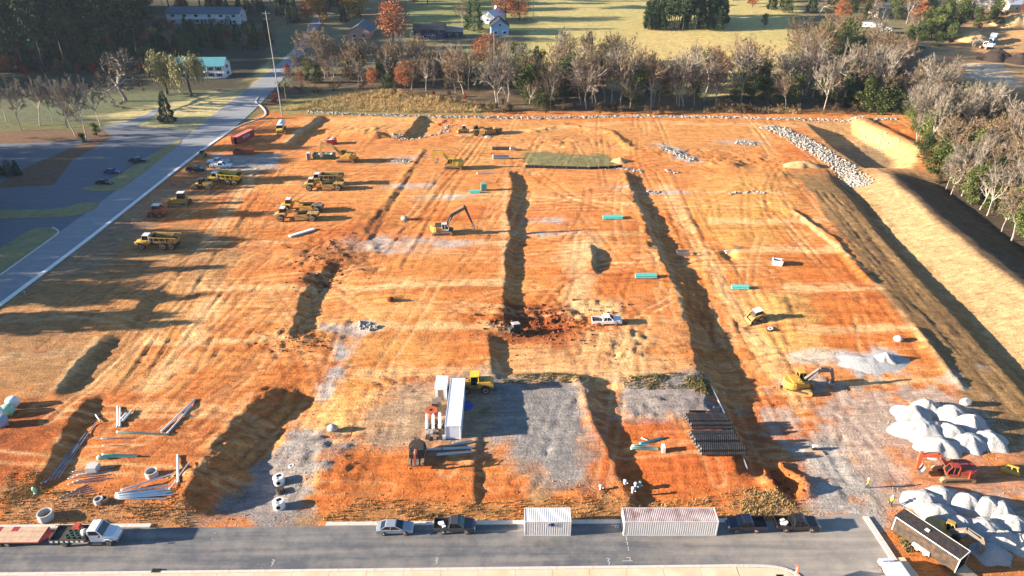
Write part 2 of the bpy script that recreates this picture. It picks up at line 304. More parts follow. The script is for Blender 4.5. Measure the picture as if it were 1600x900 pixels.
# land behind the rock line and left of the side street
beh = sstep(268, 274, YY + 1.5 * n3) * (XX < 400)
blend(beh, rgb('5c5140'))
blend(beh * np.clip(.3 + 1.6 * fbm(XX / 12, YY / 12, 3), 0, 1) * .6, rgb('7d6241'))
lf = (1 - sstep(-.5, .8, XX - KX)) * (YY > 60)
blend(lf * (1 - beh), rgb('6b6a45'))
fx = np.clip(.5 + fbm(XX / 40, YY / 25, 4) + .4 * n3, 0, 1)
far = sstep(330, 345, YY)
blend(far, rgb('7a7052'))
def field(poly, col, z=6, soft=4, noise=3, k=1.): zone(poly, col, soft, noise, k, z)
field([(0, 115), (400, 118), (440, 60), (480, 60), (470, 110), (330, 205), (150, 190), (0, 190)], rgb('66694e'), 1)  # lawn darkened: the shade lying over it is put into the colour
field([(150, 178), (300, 150), (420, 95), (430, 110), (350, 180), (310, 205), (200, 195)], rgb('b8a978'), 1, 2, 2)  # sunlit patch of the same lawn, painted paler
field([(420, 165), (520, 140), (760, 165), (760, 182), (440, 180)], rgb('8d7f4c'), 0, 3, 4)
field([(520, 150), (600, 140), (745, 160), (740, 178), (560, 172)], rgb('a57a48'), 0, 3, 5, .7)
field([(700, 70), (830, 65), (835, 100), (720, 100)], rgb('8c8a58'), 4, 3, 2)
field([(830, -10), (1240, -10), (1250, 110), (1120, 130), (850, 105), (820, 40)], rgb('b5a468'), 6, 5, 4)
field([(1010, 40), (1250, 60), (1240, 110), (1090, 115), (950, 70)], rgb('c2a86c'), 6, 5, 5, .8)
field([(640, 0), (830, 0), (830, 35), (640, 45)], rgb('8f8f55'), 8, 5, 4, .8)
field([(1400, 110), (1470, 70), (1500, 30), (1620, 20), (1620, 150), (1420, 140)], rgb('b2895c'), 3, 5, 6)
field([(1400, 70), (1450, 75), (1470, 110), (1440, 130), (1400, 128)], rgb('6c5a4a'), 3, 4, 3)
field([(1490, 92), (1560, 98), (1600, 112), (1600, 128), (1510, 110)], rgb('cdbfa8'), 3, 2, 3, .6)
field([(1400, 125), (1600, 135), (1600, 170), (1420, 145)], rgb('7a5a40'), 2, 4, 4, .8)
field([(0, 0), (420, 0), (420, 60), (380, 110), (0, 118)], rgb('4a4636'), 8, 5, 3)
field([(250, 30), (400, 28), (420, 46), (260, 48)], rgb('6c7046'), 8, 4, 2)
zone([(1188, 716), (1262, 716), (1270, 780), (1235, 790), (1195, 778)], rgb('a45a2c'), 1.0, 1.0, .95)
# verge weeds beside the front kerb
zone([(480, 812), (560, 775), (740, 785), (900, 775), (1100, 775), (1190, 760), (1270, 800), (1270, 815), (480, 818)], rgb('a17a4c'), 2, 2.5, .7)
zone([(0, 760), (100, 770), (200, 795), (300, 790), (310, 825), (0, 828)], rgb('967350'), 1.5, 2.2, .7)

# ------------------------------------------------ build it
def hfun(x, y):
    i = int(np.clip(np.searchsorted(GX, x) - 1, 0, len(GX) - 2)); j = int(np.clip(np.searchsorted(GY, y) - 1, 0, len(GY) - 2))
    a = (x - GX[i]) / (GX[i + 1] - GX[i]); b = (y - GY[j]) / (GY[j + 1] - GY[j])
    return float((HT[j, i] * (1 - a) + HT[j, i + 1] * a) * (1 - b) + (HT[j + 1, i] * (1 - a) + HT[j + 1, i + 1] * a) * b)
def at(px, py, up=0.0):
    """where the line of sight through a photo pixel meets the ground (or a level `up` above it)"""
    v = (py - 450.0) / FPX; u = (px - 800.0) / FPX
    d = Vector((u, CP - v * SP, -(SP + v * CP)))
    t = 55.0; last = None
    while t < 3000:
        x, y, z = d.x * t, d.y * t, HCAM + d.z * t
        g = hfun(x, y) + up
        if z <= g:
            lo, hi = t - 1.5, t
            for _ in range(18):
                m = (lo + hi) / 2
                if HCAM + d.z * m <= hfun(d.x * m, d.y * m) + up: hi = m
                else: lo = m
            t = hi; break
        t += 1.5
    x, y = d.x * t, d.y * t
    return Vector((x, y, hfun(x, y)))
def grid_mesh(name, X, Y, Z):
    ny, nx = X.shape
    me = bpy.data.meshes.new(name)
    co = np.stack([X, Y, Z], -1).reshape(-1, 3).astype(np.float32)
    j, i = np.meshgrid(np.arange(ny - 1), np.arange(nx - 1), indexing='ij')
    a = (j * nx + i).ravel(); f = np.stack([a, a + 1, a + nx + 1, a + nx], -1).astype(np.int32)
    me.vertices.add(len(co)); me.vertices.foreach_set('co', co.ravel())
    me.loops.add(f.size); me.loops.foreach_set('vertex_index', f.ravel())
    me.polygons.add(len(f)); me.polygons.foreach_set('loop_start', np.arange(0, f.size, 4, dtype=np.int32))
    me.polygons.foreach_set('use_smooth', np.ones(len(f), bool))
    me.update(calc_edges=True)
    return me
gme = grid_mesh('ground', XX, YY, HT)
ca = gme.color_attributes.new('soil', 'FLOAT_COLOR', 'POINT')
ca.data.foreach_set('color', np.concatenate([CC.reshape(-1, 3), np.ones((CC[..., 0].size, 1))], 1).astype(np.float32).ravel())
ground = bpy.data.objects.new('ground', gme); COL.objects.link(ground); ground['kind'] = 'structure'
del CC

# ================================================================ materials
MATS = {}
def new_mat(name):
    m = bpy.data.materials.new(name); m.use_nodes = True
    b = m.node_tree.nodes['Principled BSDF']; MATS[name] = m
    return m, m.node_tree, b
def N(t, kind, **kw):
    n = t.nodes.new(kind)
    for k, v in kw.items():
        if k in ('ins',):
            for a, b in v.items(): n.inputs[a].default_value = b
        else: setattr(n, k, v)
    return n
def paint(name, col, rough=0.5, metal=0.0, var=0.12, scale=3.0, dirt=0.0, dirtcol='9a6b40', spec=0.4, bump=0.0, coat=0.0, mud=0.0):
    """a plain surface with uneven tone and, where asked, dust"""
    m, t, b = new_mat(name)
    c = rgb(col) if isinstance(col, str) else np.array(col)
    tc = N(t, 'ShaderNodeTexCoord'); nz = N(t, 'ShaderNodeTexNoise', ins={'Scale': scale, 'Detail': 5.0, 'Roughness': .65})
    t.links.new(tc.outputs['Object'], nz.inputs['Vector'])
    mr = N(t, 'ShaderNodeMapRange', ins={'From Min': .3, 'From Max': .7, 'To Min': 1 - var, 'To Max': 1 + var}); t.links.new(nz.outputs['Fac'], mr.inputs['Value'])
    mx = N(t, 'ShaderNodeVectorMath', operation='MULTIPLY'); mx.inputs[0].default_value = tuple(c); 
    t.links.new(mr.outputs[0], mx.inputs[1])
    out = mx.outputs[0]
    if dirt:
        nz2 = N(t, 'ShaderNodeTexNoise', ins={'Scale': scale * .7, 'Detail': 6.0}); t.links.new(tc.outputs['Object'], nz2.inputs['Vector'])
        mr2 = N(t, 'ShaderNodeMapRange', ins={'From Min': .38, 'From Max': .7, 'To Min': 0., 'To Max': dirt}); t.links.new(nz2.outputs['Fac'], mr2.inputs['Value'])
        mm = N(t, 'ShaderNodeMix', data_type='RGBA'); t.links.new(mr2.outputs[0], mm.inputs['Factor']); t.links.new(out, mm.inputs[6])
        mm.inputs[7].default_value = (*rgb(dirtcol), 1); out = mm.outputs[2]
    if mud:
        sx = N(t, 'ShaderNodeSeparateXYZ'); t.links.new(tc.outputs['Object'], sx.inputs[0]); nz3 = N(t, 'ShaderNodeTexNoise', ins={'Scale': 2.2, 'Detail': 6.0}); t.links.new(tc.outputs['Object'], nz3.inputs['Vector'])
        ma = N(t, 'ShaderNodeMath', operation='MULTIPLY_ADD', ins={1: 1.6}); t.links.new(nz3.outputs['Fac'], ma.inputs[0]); 
        mz = N(t, 'ShaderNodeMath', operation='MULTIPLY', ins={1: -.55}); t.links.new(sx.outputs['Z'], mz.inputs[0]); t.links.new(mz.outputs[0], ma.inputs[2])
        mr3 = N(t, 'ShaderNodeMapRange', ins={'From Min': -.5, 'From Max': .6, 'To Min': 0., 'To Max': mud}); t.links.new(ma.outputs[0], mr3.inputs['Value'])
        m3 = N(t, 'ShaderNodeMix', data_type='RGBA'); t.links.new(mr3.outputs[0], m3.inputs['Factor']); t.links.new(out, m3.inputs[6]); m3.inputs[7].default_value = (*rgb('8a6440'), 1); out = m3.outputs[2]
    t.links.new(out, b.inputs['Base Color'])
    b.inputs['Roughness'].default_value = rough; b.inputs['Metallic'].default_value = metal; b.inputs['Specular IOR Level'].default_value = spec
    if coat: b.inputs['Coat Weight'].default_value = coat; b.inputs['Coat Roughness'].default_value = .08
    if bump:
        bn = N(t, 'ShaderNodeBump', ins={'Strength': bump, 'Distance': .05}); t.links.new(nz.outputs['Fac'], bn.inputs['Height']); t.links.new(bn.outputs[0], b.inputs['Normal'])
    return m
# ground: zone colour x fine procedural grain
m, t, b = new_mat('ground_soil')
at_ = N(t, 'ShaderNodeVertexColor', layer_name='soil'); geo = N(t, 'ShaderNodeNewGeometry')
mp = N(t, 'ShaderNodeMapping'); mp.inputs['Scale'].default_value = (.2, .9, .6); t.links.new(geo.outputs['Position'], mp.inputs['Vector'])
nA = N(t, 'ShaderNodeTexNoise', ins={'Scale': 1.0, 'Detail': 6.0, 'Roughness': .7, 'Distortion': .6}); t.links.new(mp.outputs[0], nA.inputs['Vector'])
nB = N(t, 'ShaderNodeTexNoise', ins={'Scale': .55, 'Detail': 9.0, 'Roughness': .72}); t.links.new(geo.outputs['Position'], nB.inputs['Vector'])
nC = N(t, 'ShaderNodeTexNoise', ins={'Scale': 2.6, 'Detail': 5.0, 'Roughness': .7}); t.links.new(geo.outputs['Position'], nC.inputs['Vector'])
mA = N(t, 'ShaderNodeMapRange', ins={'From Min': .3, 'From Max': .7, 'To Min': .74, 'To Max': 1.26}); t.links.new(nA.outputs['Fac'], mA.inputs['Value'])
mB = N(t, 'ShaderNodeMapRange', ins={'From Min': .32, 'From Max': .68, 'To Min': .74, 'To Max': 1.24}); t.links.new(nB.outputs['Fac'], mB.inputs['Value'])
mu0 = N(t, 'ShaderNodeMath', operation='MULTIPLY'); t.links.new(mA.outputs[0], mu0.inputs[0]); t.links.new(mB.outputs[0], mu0.inputs[1])
mpD = N(t, 'ShaderNodeMapping'); mpD.inputs['Scale'].default_value = (.35, 3.6, 1); mpD.inputs['Rotation'].default_value = (0, 0, .06); t.links.new(geo.outputs['Position'], mpD.inputs['Vector'])
nD = N(t, 'ShaderNodeTexNoise', ins={'Scale': 1.0, 'Detail': 4.0, 'Roughness': .6, 'Distortion': .3}); t.links.new(mpD.outputs[0], nD.inputs['Vector'])
mC = N(t, 'ShaderNodeMapRange', ins={'From Min': .32, 'From Max': .68, 'To Min': .8, 'To Max': 1.2}); t.links.new(nC.outputs['Fac'], mC.inputs['Value'])
mD = N(t, 'ShaderNodeMapRange', ins={'From Min': .35, 'From Max': .65, 'To Min': .84, 'To Max': 1.16}); t.links.new(nD.outputs['Fac'], mD.inputs['Value'])
mu1 = N(t, 'ShaderNodeMath', operation='MULTIPLY'); t.links.new(mC.outputs[0], mu1.inputs[0]); t.links.new(mD.outputs[0], mu1.inputs[1])
mu = N(t, 'ShaderNodeMath', operation='MULTIPLY'); t.links.new(mu0.outputs[0], mu.inputs[0]); t.links.new(mu1.outputs[0], mu.inputs[1])
vm = N(t, 'ShaderNodeVectorMath', operation='SCALE'); t.links.new(at_.outputs['Color'], vm.inputs[0]); t.links.new(mu.outputs[0], vm.inputs['Scale'])
t.links.new(vm.outputs[0], b.inputs['Base Color']); b.inputs['Roughness'].default_value = 1; b.inputs['Specular IOR Level'].default_value = .1
ad = N(t, 'ShaderNodeMath', operation='ADD'); t.links.new(nB.outputs['Fac'], ad.inputs[0]); t.links.new(nC.outputs['Fac'], ad.inputs[1])
ad2 = N(t, 'ShaderNodeMath', operation='ADD'); t.links.new(ad.outputs[0], ad2.inputs[0]); t.links.new(nA.outputs['Fac'], ad2.inputs[1])
bn = N(t, 'ShaderNodeBump', ins={'Strength': .8, 'Distance': .3}); t.links.new(ad2.outputs[0], bn.inputs['Height']); t.links.new(bn.outputs[0], b.inputs['Normal'])
gme.materials.append(m)
# ================================================================ building kit
class MB:
    def __init__(s): s.v = []; s.f = []
    def add(s, vs, fs):
        o = len(s.v); s.v += [tuple(p) for p in vs]; s.f += [tuple(i + o for i in f) for f in fs]; return s
    def box(s, c, d, rz=0, ry=0, top=(1, 1), sh=(0, 0)):
        q = []
        M = Matrix.Rotation(rz, 3, 'Z') @ Matrix.Rotation(ry, 3, 'Y')
        for z in (-.5, .5):
            k = top if z > 0 else (1, 1); h = sh if z > 0 else (0, 0)
            for x, y in ((-.5, -.5), (.5, -.5), (.5, .5), (-.5, .5)):
                q.append(M @ Vector((x * d[0] * k[0] + h[0], y * d[1] * k[1] + h[1], z * d[2])) + Vector(c))
        return s.add(q, [(3, 2, 1, 0), (4, 5, 6, 7), (0, 1, 5, 4), (1, 2, 6, 5), (2, 3, 7, 6), (3, 0, 4, 7)])
    def bb(s, x0, x1, y0, y1, z0, z1, **k): return s.box(((x0 + x1) / 2, (y0 + y1) / 2, (z0 + z1) / 2), (x1 - x0, y1 - y0, z1 - z0), **k)
    def cyl(s, a, b, r0, r1=None, n=10, caps=True):
        a = Vector(a); b = Vector(b); r1 = r0 if r1 is None else r1
        d = (b - a).normalized(); u = d.orthogonal().normalized(); w_ = d.cross(u); q = []
        for p, r in ((a, r0), (b, r1)):
            for i in range(n):
                t = 2 * math.pi * i / n; q.append(p + (u * math.cos(t) + w_ * math.sin(t)) * r)
        fs = [(i, (i + 1) % n, n + (i + 1) % n, n + i) for i in range(n)]
        if caps: fs += [tuple(range(n - 1, -1, -1)), tuple(range(n, 2 * n))]
        return s.add(q, fs)
    def tube(s, pts, r, n=6):
        for i in range(len(pts) - 1):
            rr = r if not isinstance(r, (list, tuple)) else r[i]; r2 = r if not isinstance(r, (list, tuple)) else r[i + 1]
            s.cyl(pts[i], pts[i + 1], rr, r2, n)
        return s
    def ring(s, c, r, ri, h, n=16):
        q = []
        for z, rad in ((0, r), (h, r), (h, ri), (0.02, ri)):
            for i in range(n):
                t = 2 * math.pi * i / n; q.append((c[0] + rad * math.cos(t), c[1] + rad * math.sin(t), c[2] + z))
        fs = []
        for k in range(4):
            for i in range(n): fs.append((k * n + i, k * n + (i + 1) % n, ((k + 1) % 4) * n + (i + 1) % n, ((k + 1) % 4) * n + i))
        return s.add(q, fs)
    def prism(s, prof, cy=0.0):
        """side profile [(x, z, halfwidth)] run across y"""
        n = len(prof); q = [(x, cy - h, z) for x, z, h in prof] + [(x, cy + h, z) for x, z, h in prof]
        fs = [tuple(range(n)), tuple(range(2 * n - 1, n - 1, -1))] + [((i + 1) % n, i, n + i, n + (i + 1) % n) for i in range(n)]
        return s.add(q, fs)
    def lathe(s, prof, n=14, c=(0, 0, 0)):
        q = []; m_ = len(prof)
        for r, z in prof:
            for i in range(n):
                t = 2 * math.pi * i / n; q.append((c[0] + r * math.cos(t), c[1] + r * math.sin(t), c[2] + z))
        fs = [(k * n + i, k * n + (i + 1) % n, (k + 1) * n + (i + 1) % n, (k + 1) * n + i) for k in range(m_ - 1) for i in range(n)]
        fs += [tuple(range(n - 1, -1, -1)), tuple(range((m_ - 1) * n, m_ * n))]
        return s.add(q, fs)
    def quad(s, a, b, c, d): return s.add([a, b, c, d], [(0, 1, 2, 3)])
    def mesh(s, name, mat, smooth=False):
        me = bpy.data.meshes.new(name); me.from_pydata(s.v, [], s.f); me.update()
        if isinstance(mat, str): mat = MATS[mat]
        me.materials.append(mat)
        if smooth: me.polygons.foreach_set('use_smooth', np.ones(len(me.polygons), bool))
        return me
    def build(s, name, mat, parent=None, smooth=False, bevel=0):
        o = bpy.data.objects.new(name, s.mesh(name, mat, smooth)); COL.objects.link(o)
        if parent: o.parent = parent
        if bevel:
            b = o.modifiers.new('bevel', 'BEVEL'); b.width = bevel; b.segments = 2; b.limit_method = 'ANGLE'
        return o
def link(name, me, parent=None, loc=None, rz=0):
    o = bpy.data.objects.new(name, me); COL.objects.link(o)
    if parent: o.parent = parent
    if loc is not None: o.location = loc
    o.rotation_euler.z = rz
    return o
def tag(o, label, cat, group=None):
    o['label'] = label; o['category'] = cat
    if group: o['group'] = group
    return o
def thing(name, label, cat, loc=(0, 0, 0), rz=0, group=None, tilt=True):
    o = bpy.data.objects.new(name, None); COL.objects.link(o); o.location = loc; o.rotation_euler = (0, 0, rz)
    o.empty_display_size = .3
    return tag(o, label, cat, group)
def struct(o): o['kind'] = 'structure'; return o
def flat_poly(name, pts, z, mat, thick=0.0, parent=None):
    """a sheet (or a slab) over the level streets; pts in metres"""
    bm = bmesh.new(); vs = [bm.verts.new((x, y, z)) for x, y in pts]; f = bm.faces.new(vs)
    if f.calc_center_median() is not None:
        f.normal_update()
        if f.normal.z < 0: f.normal_flip()
    if thick:
        r = bmesh.ops.extrude_face_region(bm, geom=[f]); bmesh.ops.translate(bm, verts=[e for e in r['geom'] if isinstance(e, bmesh.types.BMVert)], vec=(0, 0, thick))
    bmesh.ops.triangulate(bm, faces=bm.faces[:]); bmesh.ops.recalc_face_normals(bm, faces=bm.faces[:])
    me = bpy.data.meshes.new(name); bm.to_mesh(me); bm.free(); me.materials.append(MATS[mat])
    o = bpy.data.objects.new(name, me); COL.objects.link(o); o.parent = parent
    return o
def PX(pts, z=0): return [P(x, y, z) for x, y in pts]
def resample(pts, step):
    pts = [Vector((p[0], p[1])) for p in pts]; out = [pts[0]]
    for a, b in zip(pts[:-1], pts[1:]):
        n = max(1, int((b - a).length / step))
        for i in range(1, n + 1): out.append(a.lerp(b, i / n))
    return out
def smooth_line(pts, k=2):
    for _ in range(k):
        q = [pts[0]]
        for a, b in zip(pts[:-1], pts[1:]):
            q += [(a[0] * .75 + b[0] * .25, a[1] * .75 + b[1] * .25), (a[0] * .25 + b[0] * .75, a[1] * .25 + b[1] * .75)]
        pts = q + [pts[-1]]
    return pts
# ---------------------------------------------------------------- common materials
def asphalt(name, col, dust, x0=None, x1=None, strength=.5):
    m, t, b = new_mat(name); geo = N(t, 'ShaderNodeNewGeometry')
    n1 = N(t, 'ShaderNodeTexNoise', ins={'Scale': .35, 'Detail': 8.0, 'Roughness': .7}); t.links.new(geo.outputs['Position'], n1.inputs['Vector'])
    mp = N(t, 'ShaderNodeMapping'); mp.inputs['Scale'].default_value = (.05, .9, 1); t.links.new(geo.outputs['Position'], mp.inputs['Vector'])
    n2 = N(t, 'ShaderNodeTexNoise', ins={'Scale': 1.0, 'Detail': 5.0, 'Distortion': .4}); t.links.new(mp.outputs[0], n2.inputs['Vector'])
    n3 = N(t, 'ShaderNodeTexNoise', ins={'Scale': 14.0, 'Detail': 3.0}); t.links.new(geo.outputs['Position'], n3.inputs['Vector'])
    a = N(t, 'ShaderNodeMath', operation='ADD'); t.links.new(n1.outputs['Fac'], a.inputs[0]); t.links.new(n2.outputs['Fac'], a.inputs[1])
    mr = N(t, 'ShaderNodeMapRange', ins={'From Min': .85, 'From Max': 1.2, 'To Min': 0., 'To Max': strength}); t.links.new(a.outputs[0], mr.inputs['Value'])
    fac = mr.outputs[0]
    if x0 is not None:
        sx = N(t, 'ShaderNodeSeparateXYZ'); t.links.new(geo.outputs['Position'], sx.inputs[0])
        m2 = N(t, 'ShaderNodeMapRange', ins={'From Min': x0, 'From Max': x1, 'To Min': 0., 'To Max': .75}); t.links.new(sx.outputs['X'], m2.inputs['Value'])
        ad = N(t, 'ShaderNodeMath', operation='ADD', use_clamp=True); t.links.new(fac, ad.inputs[0]); t.links.new(m2.outputs[0], ad.inputs[1]); fac = ad.outputs[0]
    mx = N(t, 'ShaderNodeMix', data_type='RGBA'); t.links.new(fac, mx.inputs['Factor']); mx.inputs[6].default_value = (*rgb(col), 1); mx.inputs[7].default_value = (*rgb(dust), 1)
    g = N(t, 'ShaderNodeMapRange', ins={'From Min': .3, 'From Max': .7, 'To Min': .85, 'To Max': 1.15}); t.links.new(n3.outputs['Fac'], g.inputs['Value'])
    vm = N(t, 'ShaderNodeVectorMath', operation='SCALE'); t.links.new(mx.outputs[2], vm.inputs[0]); t.links.new(g.outputs[0], vm.inputs['Scale'])
    t.links.new(vm.outputs[0], b.inputs['Base Color']); b.inputs['Roughness'].default_value = .9; b.inputs['Specular IOR Level'].default_value = .2
    bn = N(t, 'ShaderNodeBump', ins={'Strength': .12, 'Distance': .02}); t.links.new(n3.outputs['Fac'], bn.inputs['Height']); t.links.new(bn.outputs[0], b.inputs['Normal'])
    return m
asphalt('asphalt_front', '5c5d60', 'a1978a', 14, 56, .5)
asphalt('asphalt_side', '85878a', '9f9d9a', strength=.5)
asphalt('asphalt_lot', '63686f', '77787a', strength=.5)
paint('concrete', 'cdc6ba', .9, var=.12, scale=.8, dirt=.35, dirtcol='b08a5c', spec=.2)
paint('concrete_tan', 'd3c3a6', .9, var=.12, scale=.5, dirt=.5, dirtcol='c59c68', spec=.2)
paint('lawn_island', '85805a', 1, var=.25, scale=.5, dirt=.5, dirtcol='a59668', spec=.1)
paint('mulch', '6e5744', 1, var=.3, scale=.8, dirt=.4, dirtcol='8b6a4d', spec=.1, bump=.5)
paint('kerb_pale', 'e2dfd8', .9, var=.06, spec=.2)
paint('road_paint', 'b9b9b4', .8, var=.1)

# ================================================================ streets, kerbs, pavements
def lerp_line(a, b, x): return a[1] + (b[1] - a[1]) * (x - a[0]) / (b[0] - a[0])
fa, fb = P(0, 827), P(1130, 817)           # far kerb
na, nb = P(0, 896), P(1200, 882.5)         # near kerb
yfar = lambda x: lerp_line(fa, fb, x); ynear = lambda x: lerp_line(na, nb, x)
corner = smooth_line(PX([(1150, 883), (1205, 883.5), (1235, 890), (1256, 905), (1262, 960)]))
rk = PX([(1352, 808), (1402, 884), (1450, 960)])
pts = [(-260, ynear(-260))] + corner + [PX([(1262, 1000)])[0], PX([(1480, 1000)])[0]] + rk[::-1] + PX([(1330, 802), (1275, 808)]) + [(P(1200, 816)[0], yfar(P(1200, 816)[0])), (-260, yfar(-260))]
struct(flat_poly('front_street', pts, .05, 'asphalt_front'))
# side street as a ribbon over the land
Lr = smooth_line(PX([(-420, 720), (-200, 568), (0, 428), (95, 362), (185, 296), (265, 236), (330, 182)]) + [at(x, y)[:2] for x, y in [(400, 130), (440, 96), (470, 62), (484, 40), (500, 10)]], 2)
Rr = smooth_line(PX([(-420, 790), (-200, 628), (0, 477), (110, 396), (205, 322), (300, 246), (372, 197)]) + [at(x, y)[:2] for x, y in [(420, 150), (452, 112), (478, 75), (497, 45), (520, 12)]], 2)
def ribbon(name, L, Rg, mat, dz, n=160):
    def par(l):
        l = [Vector((p[0], p[1])) for p in l]; d = [0]
        for a, b in zip(l[:-1], l[1:]): d.append(d[-1] + (b - a).length)
        d = np.array(d) / d[-1]; tt = np.linspace(0, 1, n)
        return np.interp(tt, d, [p.x for p in l]), np.interp(tt, d, [p.y for p in l])
    lx, ly = par(L); rx, ry = par(Rg); mb = MB(); k = 6
    for i in range(n):
        for j in range(k + 1):
            x = lx[i] + (rx[i] - lx[i]) * j / k; y = ly[i] + (ry[i] - ly[i]) * j / k
            mb.v.append((x, y, hfun(x, y) + dz))
    for i in range(n - 1):
        for j in range(k):
            a = i * (k + 1) + j; mb.f.append((a, a + 1, a + k + 2, a + k + 1))
    return struct(mb.build(name, mat, smooth=True))
ribbon('side_street', Lr, Rr, 'asphalt_side', .10)
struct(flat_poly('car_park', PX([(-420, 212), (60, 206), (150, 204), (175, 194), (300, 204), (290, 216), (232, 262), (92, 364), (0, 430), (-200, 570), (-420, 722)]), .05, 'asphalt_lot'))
struct(flat_poly('driveway', PX([(160, 197), (200, 190), (232, 177), (246, 168), (252, 171), (240, 183), (214, 196), (190, 200)]), .075, 'asphalt_side'))
struct(flat_poly('planting_bed', PX([(-60, 300), (0, 287), (40, 262), (125, 226), (160, 207), (178, 212), (112, 252), (84, 289), (20, 293)]), .09, 'mulch'))
struct(flat_poly('planting_bed', PX([(-60, 208), (60, 203), (160, 203), (168, 211), (100, 222), (-60, 226)]), .095, 'mulch'))
for q in ([(280, 219), (286, 222), (205, 285), (184, 299), (150, 300), (118, 296), (155, 290), (196, 268), (248, 235)],
          [(-300, 334), (0, 329), (100, 327), (122, 318), (150, 317), (156, 320), (146, 329), (118, 339), (60, 341), (-300, 350)],
          [(-300, 500), (0, 392), (46, 358), (80, 356), (92, 362), (86, 369), (0, 427), (-300, 648)]):
    struct(flat_poly('grass_island', smooth_line(PX(q) + [PX(q)[0]], 2)[:-1], .01, 'lawn_island', .16))
def kerb_run(pts, step, wdt, hgt, name='kerb', parent=None, dz=0, mat='concrete'):
    root = parent or struct(bpy.data.objects.new(name, None))
    if not parent: COL.objects.link(root)
    r = resample(pts, step)
    for a, b in zip(r[:-1], r[1:]):
        d = b - a; c = (a + b) / 2; z = min(hfun(a.x, a.y), hfun(b.x, b.y))
        mb = MB().box((0, 0, hgt / 2), (d.length - .03, wdt, hgt)); o = mb.build('kerb_stone', mat, root)
        o.location = (c.x, c.y, z + dz); o.rotation_euler.z = math.atan2(d.y, d.x) 
    return root
xs = lambda a: P(a, 822)[0]
kerb_run([(-120, yfar(-120) + .3), (xs(236), yfar(xs(236)) + .3)], 3.0, .6, .2)
kerb_run([(xs(509), yfar(xs(509)) + .3), (xs(1140), yfar(xs(1140)) + .3)], 3.0, .6, .2)
kerb_run([rk[0], rk[1]], 3.0, .7, .24)
kerb_run([(x, y + 0) for x, y in [(-130, ynear(-130) - .2), (corner[0][0], corner[0][1] - .2)]] + [(x, y - .2) for x, y in corner[1:]], 4.5, .4, .17)
kerb_run(Rr[:np.argmax([p[1] for p in Rr] > np.array(P(372, 197)[1]))], 6.0, .9, .24, dz=.02, mat='kerb_pale')
kerb_run(smooth_line(PX([(340, 216), (352, 207), (385, 193), (408, 187), (417, 178), (410, 167), (398, 160), (404, 152)])), 3.0, .6, .26, dz=.02)
kerb_run(smooth_line(PX([(0, 431), (60, 388), (91, 366), (92, 361), (82, 356)])), 4.0, .45, .22, dz=.02)
side = struct(bpy.data.objects.new('pavement', None)); COL.objects.link(side)
x = -110.
while x < corner[0][0] - 1:
    x2 = min(x + 4.6, corner[0][0]); a = ynear(x) - .42; b_ = ynear(x2) - .42
    o = flat_poly('paving_slab', [(x + .02, a - 2.6), (x2 - .02, b_ - 2.6), (x2 - .02, b_), (x + .02, a)], 0.0, 'concrete_tan', .15, side); x = x2
cq = corner
for i in range(0, len(cq) - 1, 3):
    a = Vector(cq[i]); b2 = Vector(cq[min(i + 3, len(cq) - 1)])
    dirn = (b2 - a).normalized(); nrm = Vector((dirn.y, -dirn.x)) 
    a1 = a + nrm * .44; b1 = b2 + nrm * .44
    if (b1 - a1).length > .3:
        flat_poly('paving_slab', [tuple(a1), tuple(b1), tuple(b1 + nrm * 2.4), tuple(a1 + nrm * 2.4)], 0.004 * (i % 2), 'concrete_tan', .15, side)
flat_poly('paving_slab', PX([(1397, 873), (1412, 872), (1436, 902), (1450, 940), (1440, 960), (1420, 915)]), 0.0, 'concrete_tan', .17, side)
# sprayed utility marks on the asphalt
def mark(px, py, strokes, label):
    x, y = P(px, py); mb = MB()
    for (x0, y0, x1, y1) in strokes:
        d = Vector((x1 - x0, y1 - y0, 0)); nn = Vector((-d.y, d.x, 0)).normalized() * .045
        a = Vector((x0, y0, 0)); b2 = Vector((x1, y1, 0)); mb.quad(a - nn, b2 - nn, b2 + nn, a + nn)
    o = mb.build('painted_mark', 'road_paint'); o.location = (x, y, .056); struct(o)
zig = [(-.2, .5, .2, .4), (.2, .4, -.15, .05), (-.15, .05, .15, 0), (.15, 0, -.05, -.5)]
mark(426, 880, zig, ''); mark(682, 877, zig, ''); mark(951, 878, zig, '')
mark(981, 877, [(-.7, 0, .6, .05), (.3, .05, .35, .6), (-.1, .5, .35, .6)], '')
mark(980, 851, [(0, -1.0, .1, -.6), (-.1, -.5, .15, -.4), (0, -.1, .1, .2), (-.15, .3, .2, .35), (0, .6, .1, 1.1)], '')
mark(978, 839, [(-.2, .2, .2, .2), (0, .3, 0, -.4)], ''); mark(962, 822.5, [(-.6, .1, .5, .1), (-.1, -.3, .1, .3), (.1, -.25, .4, -.1)], '')
